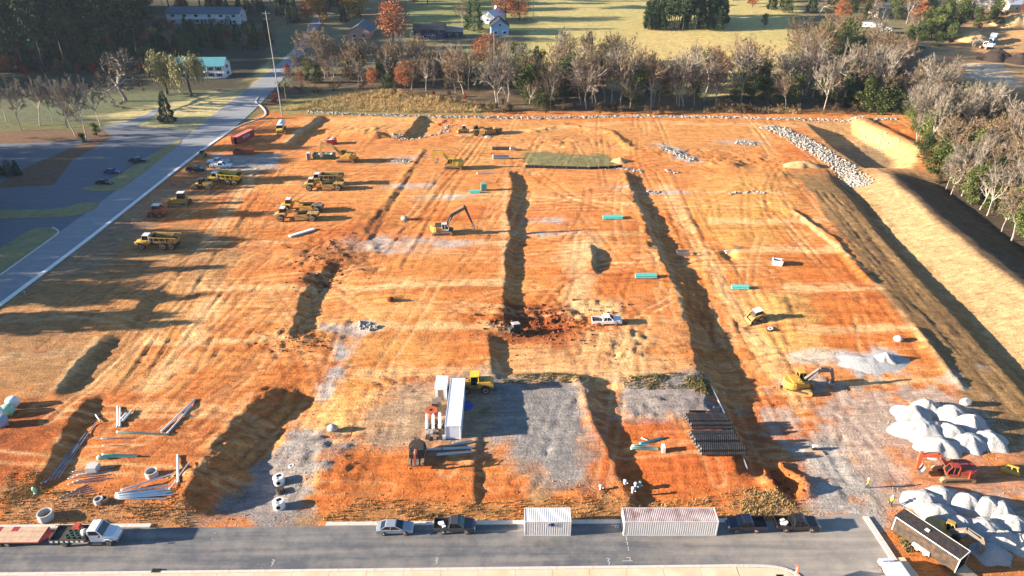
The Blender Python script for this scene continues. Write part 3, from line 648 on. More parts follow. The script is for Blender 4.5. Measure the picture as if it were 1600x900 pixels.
# ================================================================ trees
def leaf_mat(name, c1, c2, c3, hue=.12, rough=.8, sc=.45):
    m, t, b = new_mat(name); geo = N(t, 'ShaderNodeNewGeometry'); oi = N(t, 'ShaderNodeObjectInfo')
    nz = N(t, 'ShaderNodeTexNoise', ins={'Scale': sc, 'Detail': 4.0, 'Roughness': .7}); t.links.new(geo.outputs['Position'], nz.inputs['Vector'])
    cr = N(t, 'ShaderNodeValToRGB'); e = cr.color_ramp.elements
    e[0].position = .3; e[0].color = (*rgb(c1), 1); e[1].position = .7; e[1].color = (*rgb(c3), 1)
    k = e.new(.5); k.color = (*rgb(c2), 1)
    ad = N(t, 'ShaderNodeMath', operation='MULTIPLY_ADD', ins={1: hue * 2, 2: -hue}); t.links.new(oi.outputs['Random'], ad.inputs[0])
    a2 = N(t, 'ShaderNodeMath', operation='ADD'); t.links.new(nz.outputs['Fac'], a2.inputs[0]); t.links.new(ad.outputs[0], a2.inputs[1])
    t.links.new(a2.outputs[0], cr.inputs[0])
    t.links.new(cr.outputs[0], b.inputs['Base Color']); b.inputs['Roughness'].default_value = rough; b.inputs['Specular IOR Level'].default_value = .15
    return m
leaf_mat('twig_grey', '50493f', '70665a', '8d8272', .15)
leaf_mat('twig_tan', '4e402e', '6c5840', '866f52', .15)
leaf_mat('leaf_russet', '6a3d28', '8c5232', 'a3683f', .1)
leaf_mat('leaf_gold', '7d5f26', 'a07c30', 'b59440', .1)
leaf_mat('leaf_pine', '1f2f1c', '34452a', '4b5a35', .1)
leaf_mat('leaf_cedar', '1e2c1a', '33452a', '4a5a34', .1)
leaf_mat('leaf_olive', '2f3819', '4a5428', '686d37', .12)
leaf_mat('leaf_willow', '69623e', '8a8257', 'a0966a', .1)
leaf_mat('leaf_brush', '33291a', '54442c', '6e5c3e', .15)
leaf_mat('leaf_red', '5a2a22', '84382c', 'a04a34', .1)
paint('bark', '4c433a', 1, var=.25, scale=2.0, spec=.1)
paint('bark_pale', '9a9085', 1, var=.2, scale=2.0, spec=.1)
class TB:
    """trunk and limbs in one mesh builder, leaves or twigs in another"""
    def __init__(s, seed): s.r = random.Random(seed); s.t = MB(); s.c = MB()
    def limb(s, a, b, r0, r1, n=4): s.t.cyl(a, b, r0, r1, n, caps=False)
    def card(s, c, d, L, W, flat=0.3):
        """a leaf: a small folded quad along d"""
        r = s.r; d = d.normalized(); u = d.cross(Vector((r.uniform(-1, 1), r.uniform(-1, 1), r.uniform(-flat, 1)))).normalized()
        e = c + d * L; m_ = (c + e) / 2
        s.c.add([c, m_ + u * W / 2, e, m_ - u * W / 2], [(0, 1, 2, 3)])
def rvec(r, up=0.0):
    while True:
        v = Vector((r.uniform(-1, 1), r.uniform(-1, 1), r.uniform(-1, 1)))
        if .1 < v.length < 1: return (v.normalized() + Vector((0, 0, up))).normalized()
def bare(seed, h, sp, twigs=2700, tw=.07, droop=0.0, trunk=.3, leaves=0, leafsize=.3, tr=.017):
    T = TB(seed); r = T.r; ends = []
    def grow(p, d, L, rad, lev):
        n = 3 if lev < 2 else 2
        q = p
        for i in range(n):
            d = (d + rvec(r) * .22 + Vector((0, 0, (.05 if lev == 0 or sp > .8 else .14) - droop * lev * .1))).normalized(); e = q + d * (L / n)
            T.limb(q, e, rad * (1 - i / n * .45), rad * (1 - (i + 1) / n * .45), 5 if lev == 0 else 3)
            q = e
            if lev >= 1: ends.append((q.copy(), d.copy(), lev))
            if 0 < lev < 3 and i < n - 1 or (lev == 0 and i == n - 1 and False):
                dd = (d + rvec(r) * .9).normalized(); grow(q, dd, L * .6, rad * .5, lev + 1)
        if lev < 3:
            for k in range({0: 5, 1: 3, 2: 2}[lev]):
                dd = (d * (.75 if lev else .8) + rvec(r, .12) * (sp if lev == 0 else .7)).normalized()
                grow(q, dd, L * (r.uniform(.75, 1.05) if lev == 0 else r.uniform(.55, .8)), rad * .58, lev + 1)
    grow(Vector((0, 0, -.3)), Vector((r.uniform(-.06, .06), r.uniform(-.06, .06), 1)), h * trunk + .3, h * tr, 0)
    zmax = max(e[0].z for e in ends); k = h * .93 / zmax
    T.t.v = [(x * k, y * k, z * k if z > 0 else z) for x, y, z in T.t.v]
    w_ = [max(.2, e[2] - .6) for e in ends]
    for p, d, lev in r.choices(ends, w_, k=twigs):
        dd = (d + rvec(r, .4 - droop if sp < .8 else .15 - droop) * .6).normalized(); L = r.uniform(.5, 1.5) * h / 15
        T.card(p * k + rvec(r) * .15 * h / 15, dd, L, tw * h / 15 * r.uniform(.7, 1.5))
    if leaves:
        for p, d, lev in r.choices(ends, w_, k=leaves):
            c = p * k + rvec(r) * r.uniform(.1, 1.1) * h / 14
            T.card(c, rvec(r, -.1 - droop), leafsize * r.uniform(.6, 1.4), leafsize * r.uniform(.4, .8))
    return T
def leafy(seed, h, wid, n=3600, ls=.42, base=.18, lobes=16, trunk=True):
    T = TB(seed); r = T.r
    T.limb(Vector((0, 0, -.3)), Vector((0, 0, h * .45)), h * .024, h * .014, 6)
    cs = []
    for i in range(lobes):
        z = h * (base + (1 - base) * (r.random() ** .8) * .88); f = math.sin(math.pi * min(1, (z / h - base * .5) / (1 - base * .5)) ** .8) ** .6
        a = r.uniform(0, 6.28); q = wid / 2 * f * r.uniform(.25, .85)
        c = Vector((q * math.cos(a), q * math.sin(a), z)); cs.append((c, r.uniform(.16, .27) * wid))
        T.limb(Vector((0, 0, max(h * .12, z * .55))), c, h * .009, h * .003, 3)
    for i in range(n):
        c, R_ = r.choice(cs); v = rvec(r); p = c + Vector((v.x, v.y, v.z * .8)) * R_ * r.uniform(.5, 1.05) 
        T.card(p, (v + rvec(r) * .8 + Vector((0, 0, -.3))), ls * r.uniform(.6, 1.4), ls * r.uniform(.5, .9))
    return T
def pine(seed, h, n=3600, bare_to=.42, wid=9.0, ls=.95):
    T = TB(seed); r = T.r; bend = Vector((r.uniform(-.4, .4), r.uniform(-.4, .4), 0))
    pts = [Vector((0, 0, -.3)), Vector((0, 0, h * .4)) + bend * .5, Vector((0, 0, h * .97)) + bend]
    T.limb(pts[0], pts[1], h * .014, h * .011, 6); T.limb(pts[1], pts[2], h * .011, h * .002, 5)
    br = []
    for i in range(34):
        f = bare_to + (1 - bare_to) * r.random() ** .8; z = h * f; a = r.uniform(0, 6.28)
        L = wid / 2 * (1.15 - .85 * (f - bare_to) / (1 - bare_to)) * r.uniform(.6, 1.15)
        p0 = Vector((0, 0, z)) + bend * f; p1 = p0 + Vector((math.cos(a) * L, math.sin(a) * L, r.uniform(.0, .35) * L))
        T.limb(p0, p1, h * .0035, h * .0015, 3); br.append((p0, p1))
    for i in range(6):
        z = h * r.uniform(.18, bare_to); a = r.uniform(0, 6.28); p0 = Vector((0, 0, z)); T.limb(p0, p0 + Vector((math.cos(a), math.sin(a), .1)) * r.uniform(.6, 1.5), h * .002, h * .001, 3)
    for i in range(n):
        p0, p1 = r.choice(br); f = r.uniform(.35, 1.05); c = p0.lerp(p1, f) + rvec(r) * r.uniform(.1, 1.0)
        T.card(c, rvec(r, .25), ls * r.uniform(.6, 1.3), ls * .45 * r.uniform(.6, 1.3))
    return T
def cone(seed, h, wid, n=3000, ls=.5, base=.04, pw=.85):
    T = TB(seed); r = T.r; T.limb(Vector((0, 0, -.3)), Vector((0, 0, h * .95)), h * .018, h * .003, 5)
    ph = [r.uniform(0, 6.28) for _ in range(4)]
    for i in range(n):
        f = 1 - (1 - r.random()) ** .5 if r.random() < .0 else 1 - r.random() ** .6
        z = h * (base + (1 - base) * f); a = r.uniform(0, 6.28)
        lay = .82 + .18 * math.sin(f * 26 + a) + .12 * math.sin(3 * a + ph[0]) + .1 * math.sin(5 * a + ph[1] + f * 7)
        q = wid / 2 * (1 - f) ** pw * lay * (r.uniform(.35, 1.0) ** .45)
        c = Vector((q * math.cos(a), q * math.sin(a), z))
        T.card(c, Vector((math.cos(a), math.sin(a), r.uniform(-.5, .3))) + rvec(r) * .4, ls * r.uniform(.6, 1.5), ls * .55)
    return T
def willow(seed, h, wid):
    T = TB(seed); r = T.r; T.limb(Vector((0, 0, -.3)), Vector((.2, .1, h * .4)), h * .03, h * .02, 6)
    cs = []
    for i in range(14):
        a = r.uniform(0, 6.28); q = wid * .5 * r.uniform(.2, .8); z = h * r.uniform(.65, .97) - q * .25
        c = Vector((q * math.cos(a), q * math.sin(a), z)); cs.append(c); T.limb(Vector((.2, .1, h * .38)), c, h * .012, h * .004, 4)
    for i in range(420):
        c = r.choice(cs) + rvec(r) * r.uniform(.2, 1.5); L = r.uniform(1.5, h * .55); p = c
        k = int(L / .45)
        for j in range(k):
            d = Vector((r.uniform(-.25, .25), r.uniform(-.25, .25), -1 if j > 1 else -.2)); T.card(p, d, .65, .22); p = p + d.normalized() * .45
            if p.z < .8: break
    return T
TREES = {}
def reg(kind, makers, bark, leafm):
    TREES[kind] = []
    for mk in makers:
        t0 = mk; TREES[kind].append((t0.t.mesh('trunk', bark), t0.c.mesh('crown', leafm)))
reg('bare', [bare(1, 15, .7, trunk=.34), bare(2, 15, .6), bare(3, 15, .78), bare(4, 15, .5, trunk=.36)], 'bark_pale', 'twig_grey')
reg('bare_tan', [bare(5, 15, .7, leaves=500), bare(6, 15, .55, leaves=700), bare(7, 15, .75, leaves=400)], 'bark_pale', 'twig_tan')
reg('oak_bare', [bare(11, 15, 1.05, twigs=7500, trunk=.2, tr=.02, tw=.09)], 'bark_pale', 'twig_grey')
reg('russet', [leafy(21, 14, 11, lobes=22, n=4200), leafy(22, 12, 9)], 'bark', 'leaf_russet')
reg('gold', [leafy(23, 12, 8), leafy(24, 10, 6, n=2600)], 'bark', 'leaf_gold')
reg('olive', [leafy(25, 10, 8, base=.05), leafy(26, 9, 6.5, base=.04, n=3000), leafy(27, 11, 7, base=.08)], 'bark', 'leaf_olive')
reg('red', [leafy(28, 8, 6, base=.06, n=2400)], 'bark', 'leaf_red')
reg('pine', [pine(31, 22), pine(32, 22, bare_to=.35), pine(33, 22, bare_to=.5, wid=9.5), pine(34, 22, bare_to=.25, wid=9.5)], 'bark', 'leaf_pine')
reg('cedar', [cone(41, 12, 6), cone(42, 12, 7.5, pw=.6), cone(43, 12, 5)], 'bark', 'leaf_cedar')
reg('willow', [willow(51, 11, 10), willow(52, 11, 9)], 'bark', 'leaf_willow')
reg('brush', [bare(61, 5, 1.2, twigs=900, trunk=.12, leaves=900, leafsize=.32, tw=.16), bare(62, 5, 1.3, twigs=1100, trunk=.1, leaves=600, leafsize=.32, tw=.16)], 'bark', 'leaf_brush')
BASEH = dict(bare=15, bare_tan=15, oak_bare=15, russet=13, gold=11, olive=10, red=8, pine=22, cedar=12, willow=11, brush=5)
NAME = dict(bare='bare_tree', bare_tan='bare_tree', oak_bare='bare_tree', russet='autumn_tree', gold='autumn_tree', olive='evergreen_tree', red='red_shrub', pine='pine_tree', cedar='conifer_tree', willow='willow_tree', brush='brush_shrub')
TCOUNT = [0]
SCL = dict(pine=1.35, brush=1.0, red=1.1, cedar=1.15, olive=1.25, oak_bare=1.35, willow=1.5, bare=1.3, bare_tan=1.3, russet=1.2, gold=1.2)
def tree_at(pos, kind, h, label, group=None, wide=1.0):
    tr, cr = random.choice(TREES[kind]); TCOUNT[0] += 1; h = h * SCL.get(kind, 1.3)
    o = thing(NAME[kind], label, 'shrub' if kind in ('brush', 'red') else 'tree', pos, random.uniform(0, 6.28), group)
    s = h / BASEH[kind]; o.scale = (s * wide, s * wide, s)
    link('trunk', tr, o); link('crown', cr, o)
    return o
def tree(px, py, kind, h, label, group=None, wide=1.0): return tree_at(at(px, py), kind, h, label, group, wide)
DESC = dict(bare='bare grey tree', bare_tan='tan half bare tree', oak_bare='wide bare tree', russet='russet leaved tree', gold='golden leaved tree', olive='olive green bushy tree', red='dark red shrub', pine='dark pine', cedar='dark pointed conifer', willow='pale willow', brush='low brown bush')
def proj(x, y, z):
    q = y * CP - (z - HCAM) * SP; return 800 + FPX * x / q, 450 + FPX * (-(y * SP + (z - HCAM) * CP)) / q
def wood(poly, n, kinds, hs, where, group, jitter=.36, minpx=None):
    """scatter trees over a photo polygon on the ground, evenly in metres"""
    wp = [at(x, y) for x, y in poly]; q = [(p.x, p.y) for p in wp]
    x0, x1 = min(p[0] for p in q), max(p[0] for p in q); y0, y1 = min(p[1] for p in q), max(p[1] for p in q)
    r = random.Random(n * 7 + int(poly[0][0])); got = []; tries = 0
    md = math.sqrt((x1 - x0) * (y1 - y0) / n) * .45
    while len(got) < n and tries < 6000:
        tries += 1; x, y = r.uniform(x0, x1), r.uniform(y0, y1)
        if polysd(q, np.array([x]), np.array([y]))[0] > 0: continue
        qx, qy = proj(x, y, hfun(x, y))
        if 976 < qx < 1026 and 112 < qy < 150 or 640 < qx < 722 and 55 < qy < 100 or 538 < qx < 585 and 55 < qy < 100: continue
        if any((x - a) ** 2 + (y - b) ** 2 < md * md for a, b in got): continue
        got.append((x, y)); k = r.choices([a for a, _ in kinds], [b for _, b in kinds])[0]
        h = hs[k] if isinstance(hs, dict) else hs
        u = (x - x0) / (x1 - x0); v_ = (y - y0) / (y1 - y0); f = r.uniform(1 - jitter, 1 + jitter)
        sz = 'tallest' if f > 1 + .55 * jitter else 'short' if f < 1 - .5 * jitter else ''
        sz = 'taller' if sz == 'tallest' else sz
        pl = ('far left', 'left', 'middle', 'right', 'far right')[min(4, int(u * 5))] + (' front' if v_ < .34 else ' back' if v_ > .67 else '')
        tree_at(Vector((x, y, hfun(x, y))), k, h * f, ' '.join(f'{sz} {DESC[k]} {where}, {pl}'.split()), group, r.uniform(.85, 1.15) * (.8 if k in ('bare', 'bare_tan') else 1))
HS = dict(bare=14, bare_tan=13, russet=11, gold=10, olive=9, red=4, pine=22, cedar=10, brush=3.5, oak_bare=13)
# thicket behind the rock line
G1 = 'thicket behind the rock line'
wood([(755, 176), (1000, 177), (1400, 180), (1400, 150), (1100, 140), (760, 145)], 105, [('bare', 5), ('bare_tan', 4), ('olive', 4), ('cedar', 2), ('brush', 4)], HS, 'just behind the pale rock line', G1)
wood([(760, 145), (1250, 142), (1250, 118), (1010, 122), (960, 100), (760, 100)], 48, [('bare', 3), ('bare_tan', 5), ('olive', 3), ('brush', 3), ('russet', 1), ('cedar', 2)], HS, 'in the thicket below the pasture', G1)
wood([(440, 150), (520, 130), (745, 150), (745, 122), (690, 110), (560, 104), (480, 112)], 70, [('bare', 3), ('bare_tan', 5), ('olive', 2), ('russet', 1), ('brush', 3)], {**HS, 'bare': 11, 'bare_tan': 11, 'olive': 7, 'russet': 7}, 'below the brick and navy houses', 'thicket below the houses')
wood([(420, 165), (470, 152), (600, 150), (740, 172), (745, 150), (520, 132), (440, 140)], 16, [('brush', 4), ('red', 1)], 3.2, 'on the rough bank beside the side street', 'bushes on the rough bank')
wood([(740, 178), (1390, 180), (1390, 174), (740, 172)], 34, [('brush', 5)], 3.2, 'along the back edge of the rock line', 'bushes along the rock line')
wood([(1240, 150), (1400, 165), (1410, 110), (1360, 75), (1280, 65), (1235, 110)], 78, [('bare_tan', 4), ('bare', 3), ('olive', 4), ('cedar', 1), ('brush', 1)], HS, 'above the storm basin', 'wood above the storm basin')
# wood on the right beyond the bank
wood([(1440, 255), (1500, 318), (1600, 395), (1720, 470), (1760, 420), (1600, 250), (1440, 150), (1412, 165), (1425, 215)], 185, [('bare', 6), ('bare_tan', 2), ('olive', 6), ('cedar', 1), ('brush', 1)], {**HS, 'bare': 12.5, 'bare_tan': 11, 'olive': 8}, 'in the wood beyond the bank', 'wood beyond the tan bank')
# dark wood top left
wood([(-40, 118), (150, 114), (236, 108), (240, 60), (232, 10), (-60, 14)], 135, [('pine', 9), ('cedar', 3), ('russet', .5), ('olive', 1)], {**HS, 'pine': 24, 'russet': 9}, 'in the dark wood at the upper left', 'dark wood at the upper left')
wood([(-40, 122), (100, 116), (240, 112), (240, 104), (-40, 110)], 12, [('red', 3), ('brush', 2)], 4, 'at the foot of the dark wood', 'shrubs at the foot of the dark wood')
wood([(250, 30), (430, 22), (470, 8), (380, 0), (240, 6)], 26, [('pine', 5), ('russet', 1), ('cedar', 2)], {**HS, 'pine': 20}, 'behind the long white house', 'wood behind the long white house')
wood([(232, 96), (360, 84), (425, 80), (432, 56), (380, 50), (236, 54)], 60, [('cedar', 5), ('olive', 3), ('russet', 1), ('bare', 1)], {**HS, 'cedar': 7.5, 'olive': 6, 'russet': 6, 'bare': 7}, 'between the two white houses', 'trees between the two white houses')
wood([(-40, 122), (240, 112), (236, 60), (-60, 60)], 70, [('cedar', 6), ('olive', 2), ('russet', .7)], {**HS, 'cedar': 8, 'olive': 7, 'russet': 6}, 'under the dark wood pines', 'understory of the dark wood')
wood([(432, 42), (562, 36), (572, 12), (440, 8)], 26, [('pine', 2), ('cedar', 3), ('gold', 2), ('russet', 1)], {**HS, 'pine': 17, 'cedar': 12, 'gold': 11, 'russet': 10}, 'left of the brick house by the street', 'trees left of the brick house')
# far tree belts
wood([(500, 20), (620, 28), (680, 12), (660, -30), (480, -30)], 24, [('pine', 4), ('gold', 2), ('russet', 2), ('olive', 1)], {**HS, 'pine': 20}, 'behind the brick house', 'tree belt behind the houses')
wood([(640, 8), (830, 14), (840, -20), (650, -20)], 16, [('pine', 3), ('russet', 3), ('bare', 1)], {**HS, 'pine': 18}, 'in the belt behind the blue house', 'tree belt behind the houses')
wood([(1140, 8), (1260, 30), (1400, 45), (1480, 40), (1480, 5), (1140, -20)], 60, [('olive', 4), ('bare_tan', 2), ('cedar', 3), ('red', 1), ('russet', 1)], {**HS, 'olive': 9, 'red': 7}, 'beyond the pasture', 'tree belt beyond the pasture')
wood([(1480, 42), (1600, 35), (1640, -10), (1480, -10)], 26, [('olive', 4), ('cedar', 3), ('bare_tan', 2), ('russet', 1)], HS, 'beyond the spoil heaps', 'trees beyond the spoil heaps')
wood([(1405, 75), (1490, 72), (1500, 42), (1420, 45)], 14, [('olive', 5), ('bare_tan', 1)], 9, 'beside the white trailers', 'trees beside the white trailers')
wood([(1010, 46), (1135, 52), (1130, 34), (1012, 30)], 44, [('pine', 2), ('cedar', 1)], {'pine': 13, 'cedar': 13}, 'in the clump standing in the pasture', 'pine clump in the pasture')
# trees one can point to
tree(197, 158, 'oak_bare', 15, 'big wide bare tree on the lawn left of the willows', wide=1.15)
tree(262, 147, 'willow', 12, 'left one of two pale willows before the teal roofed house', wide=1.1)
tree(299, 150, 'willow', 11.5, 'right one of two pale willows before the teal roofed house', wide=1.1)
tree(263, 191, 'cedar', 10, 'dark round conifer on the lit lawn by the driveway', wide=1.15)
for i, (x, y, h, d) in enumerate([(10, 190, 14, 'leftmost'), (35, 205, 15, 'second from the left'), (62, 196, 14, 'third from the left'), (82, 190, 13, 'fourth from the left'), (105, 200, 14, 'fourth from the right'), (118, 212, 16, 'third from the right'), (135, 215, 17, 'second from the right'), (157, 196, 12, 'rightmost')]):
    tree(x, y, 'bare', h, f'{d} bare tree in the row above the car park', 'bare trees above the car park', .7)
tree(152, 213, 'olive', 3.5, 'round green bush at the right end of the bare tree row'); tree(130, 222, 'olive', 3, 'low green bush under the bare tree row')
for i, (x, d) in enumerate([(2, 'leftmost'), (16, 'middle'), (29, 'rightmost')]): tree(x, 274, 'cedar', 4.2, f'{d} of three clipped dark bushes in the car park bed', 'clipped bushes in the car park bed', 1.25)
tree(614, 66, 'russet', 19, 'big russet oak beside the brick house', wide=1.1)
tree(741, 48, 'cedar', 17, 'tall green conifer between navy and blue houses', wide=1.05)
tree(722, 40, 'bare_tan', 10, 'small bare tree left of the tall green conifer')
tree(556, 122, 'olive', 10, 'yellow green evergreen in the thicket below the brick house')
tree(641, 128, 'gold', 7, 'small bright yellow tree in the thicket', wide=.75)
tree(920, 98, 'cedar', 13, 'dark conifer left of the white shed', wide=1.0); tree(945, 112, 'olive', 11, 'dark bushy tree beside the white shed')
tree(1104, 128, 'olive', 13, 'tall olive green tree in the thicket right of white shed', wide=.85)
tree(484, 20, 'gold', 15, 'golden tree beside the side street at the top'); tree(500, 36, 'gold', 13, 'orange gold tree left of the brick house'); tree(452, 32, 'pine', 18, 'lone pine left of the golden trees')
tree(515, 118, 'bare_tan', 18, 'tall tan tree at the left end of the thicket'); tree(790, 30, 'russet', 14, 'orange oak behind the blue house'); tree(812, 32, 'russet', 12, 'brown oak right of the blue house')
tree(450, 118, 'red', 5, 'reddish bush beside the side street bend'); tree(470, 130, 'russet', 5, 'tan bush beside the side street bend')
tree(1383, 140, 'bare_tan', 20, 'tall pale poplar in front of the white trailers', wide=.7)
tree(745, 72, 'russet', 3.5, 'small round bush on the lawn below the blue house')
tree(1194, 40, 'olive', 5, 'round bush alone in the pasture')
# tree line outside the left edge whose shade lies over the car park
rl = random.Random(5)
for i in range(170):
    y = rl.uniform(112, 222) if i < 105 else rl.uniform(284, 470); e = -0.735 * (y * .873 + 36) 
    x = e - rl.uniform(9, 50)
    k = rl.choice(['pine', 'pine', 'olive', 'bare', 'russet']); 
    tree_at(Vector((x, y, hfun(x, y))), k, {'pine': 17, 'olive': 13, 'bare': 15, 'russet': 14}[k] * rl.uniform(.75, 1.15) * min(1.15, .62 + .5 * (y - 112) / 110) * (.5 if 236 < y < 305 else 1), f'{DESC[k]} outside the left edge, ' + ('nearest the camera' if y < 165 else 'beside the car park' if y < 225 else 'beyond the car park' if y < 300 else 'beside the dark wood'), 'tree line left of the car park')
print('trees', TCOUNT[0])
# ================================================================ machines and vehicles (built along +x, z up, origin on the ground)
paint('cat_yellow', 'c4972a', .6, var=.2, scale=1.2, dirt=.75, dirtcol='b08452', mud=.5)
paint('yellow_dusty', 'b8954a', .7, var=.22, scale=1.2, dirt=.85, dirtcol='94744e', mud=.5)
paint('yellow_bright', 'd2b430', .55, var=.15, scale=1.2, dirt=.55, dirtcol='b08452', mud=.5)
paint('machine_black', '2a2826', .7, var=.2, scale=1.5, dirt=.35, dirtcol='7d6248')
paint('machine_grey', '6e6a64', .6, var=.2, scale=1.5, dirt=.4, dirtcol='94714c', mud=.5)
paint('machine_red', '8a2c24', .5, var=.12, scale=1.2, dirt=.3, dirtcol='a8704a', mud=.5)
paint('machine_orange', 'b8492a', .5, var=.12, scale=1.2, dirt=.3, dirtcol='a8704a', mud=.5)
paint('tyre', '2b2927', .9, var=.2, scale=3, dirt=.6, dirtcol='8f6a48', spec=.2)
paint('rim', 'c9bda6', .6, var=.15, scale=3, dirt=.4, dirtcol='9c7a50')
paint('rim_alloy', 'a9acb0', .35, metal=.6, var=.05)
paint('track_steel', '8a7358', .75, var=.25, scale=2, dirt=.6, dirtcol='a87c50')
paint('steel', '8f8d8a', .45, metal=.4, var=.15, scale=2, dirt=.3)
paint('glass', '14191d', .08, var=.05, spec=.6)
paint('white_paint', 'd8dade', .4, var=.05, dirt=.12, dirtcol='b39a7c', coat=.3)
paint('white_dull', 'd9d8d4', .55, var=.08, scale=1.5, dirt=.15, dirtcol='a98c6c')
paint('silver_paint', '9ea4ac', .35, metal=.35, var=.04, coat=.5)
paint('slate_paint', '39414a', .35, metal=.2, var=.05, dirt=.12, coat=.5)
paint('navy_paint', '141d33', .3, var=.05, dirt=.08, coat=.6)
paint('black_paint', '17181b', .3, var=.05, dirt=.12, coat=.6)
paint('blue_paint', '2b4a78', .35, var=.05, coat=.5)
paint('lamp_clear', 'd8dcdc', .2, var=.02); paint('lamp_red', '8c1512', .3, var=.05)
paint('red_trailer', '98242c', .5, var=.12, dirt=.2); paint('deck_wood', 'c2a184', .85, var=.18, scale=2.5, dirt=.3, dirtcol='8f7258')
paint('rust_stain', '7a4230', .8, var=.2)
def xf(mb, M): mb.v = [tuple(M @ Vector(p)) for p in mb.v]; return mb
def beam(mb, a, b, w_, h0, h1=None):
    a = Vector(a); b = Vector(b); h1 = h0 if h1 is None else h1; d = (b - a).normalized()
    s = d.cross(Vector((0, 0, 1))); s = s.normalized() if s.length > 1e-4 else Vector((0, 1, 0)); u = s.cross(d)
    q = []
    for p, h in ((a, h0), (b, h1)):
        q += [p - s * w_ / 2 - u * h / 2, p + s * w_ / 2 - u * h / 2, p + s * w_ / 2 + u * h / 2, p - s * w_ / 2 + u * h / 2]
    return mb.add(q, [(3, 2, 1, 0), (4, 5, 6, 7), (0, 1, 5, 4), (1, 2, 6, 5), (2, 3, 7, 6), (3, 0, 4, 7)])
_WH = {}
def wheel(parent, x, y, r, w_, rim='rim', z=None, steer=0):
    key = (r, w_, rim)
    if key not in _WH:
        n = 16; T = MB(); prof = [(r * .55, -w_ / 2), (r * .93, -w_ / 2), (r, -w_ * .38), (r, w_ * .38), (r * .93, w_ / 2), (r * .55, w_ / 2)]
        T.lathe(prof, n); xf(T, Matrix.Rotation(math.pi / 2, 4, 'X'))
        K = MB(); K.lathe([(r * .58, -w_ * .46), (r * .56, -w_ * .52), (r * .3, -w_ * .46), (r * .26, -w_ * .56), (r * .26, w_ * .56), (r * .3, w_ * .46), (r * .56, w_ * .52), (r * .58, w_ * .46)], n); xf(K, Matrix.Rotation(math.pi / 2, 4, 'X'))
        _WH[key] = (T.mesh('wheel', 'tyre', True), K.mesh('rim', rim))
    o = link('wheel', _WH[key][0], parent, (x, y, r if z is None else z), steer); link('rim', _WH[key][1], o)
    return o
def place(px, py, dz=0): p = at(px, py); p.z += dz; return p
def settle(o, L, Wd):
    """rest the thing on the ground it spans: pitch and roll to the slope, lowest contact touching"""
    x, y, rz = o.location.x, o.location.y, o.rotation_euler.z; c, s = math.cos(rz), math.sin(rz)
    g = lambda a, b: hfun(x + a * c - b * s, y + a * s + b * c)
    f = (g(L / 2, Wd / 2) + g(L / 2, -Wd / 2)) / 2; r = (g(-L / 2, Wd / 2) + g(-L / 2, -Wd / 2)) / 2
    l = (g(L / 2, Wd / 2) + g(-L / 2, Wd / 2)) / 2; q = (g(L / 2, -Wd / 2) + g(-L / 2, -Wd / 2)) / 2
    o.location.z = (f + r) / 2 + .02
    o.rotation_mode = 'ZYX' if False else 'XYZ'
    M = Matrix.Rotation(rz, 4, 'Z') @ Matrix.Rotation(-math.atan2(f - r, L), 4, 'Y') @ Matrix.Rotation(math.atan2(l - q, Wd), 4, 'X')
    o.rotation_euler = M.to_euler()
    return o
def two_lamps(o, x, y, z, mat, name, d=(.08, .34, .16)):
    for s in (-1, 1): MB().box((x, s * y, z), d).build(name, mat, o)
def mirrors(o, x, y, z, mat):
    for s in (-1, 1): MB().box((x, s * y, z), (.14, .22, .18)).build('mirror', mat, o)
def sedan(px, py, rz, label, mat, group=None):
    o = thing('parked_car', label, 'car', place(px, py, .05), rz, group)
    b = MB(); b.prism([(-2.38, .32, .82), (-2.42, .62, .88), (-2.36, .9, .84), (-1.75, 1.0, .84), (1.0, .96, .86), (1.9, .86, .84), (2.3, .72, .78), (2.42, .5, .74), (2.36, .26, .74), (-2.2, .24, .8)])
    b.build('body', mat, o, bevel=.06)
    g = MB(); g.prism([(-1.86, .98, .78), (-1.15, 1.40, .62), (.15, 1.43, .62), (1.08, .95, .78)]); g.build('windows', 'glass', o, bevel=.02)
    t = MB(); t.prism([(-1.22, 1.395, .645), (-1.1, 1.44, .6), (.1, 1.465, .6), (.24, 1.42, .645)]); 
    for s in (-1, 1):
        beam(t, (.18, s * .63, 1.42), (1.1, s * .8, .95), .05, .07); beam(t, (-1.15, s * .63, 1.4), (-1.9, s * .78, .98), .05, .09); beam(t, (-.45, s * .635, 1.42), (-.5, s * .8, .98), .03, .09)
    t.build('roof', mat, o)
    for x in (-1.4, 1.42):
        for y in (-.8, .8): wheel(o, x, y, .33, .22, 'rim_alloy')
    two_lamps(o, 2.3, .62, .66, 'lamp_clear', 'headlight', (.16, .36, .12)); two_lamps(o, -2.38, .66, .8, 'lamp_red', 'tail_light'); mirrors(o, .75, .95, 1.0, mat)
    MB().box((-2.44, 0, .62), (.03, .4, .14)).build('number_plate', 'white_dull', o)
    return o
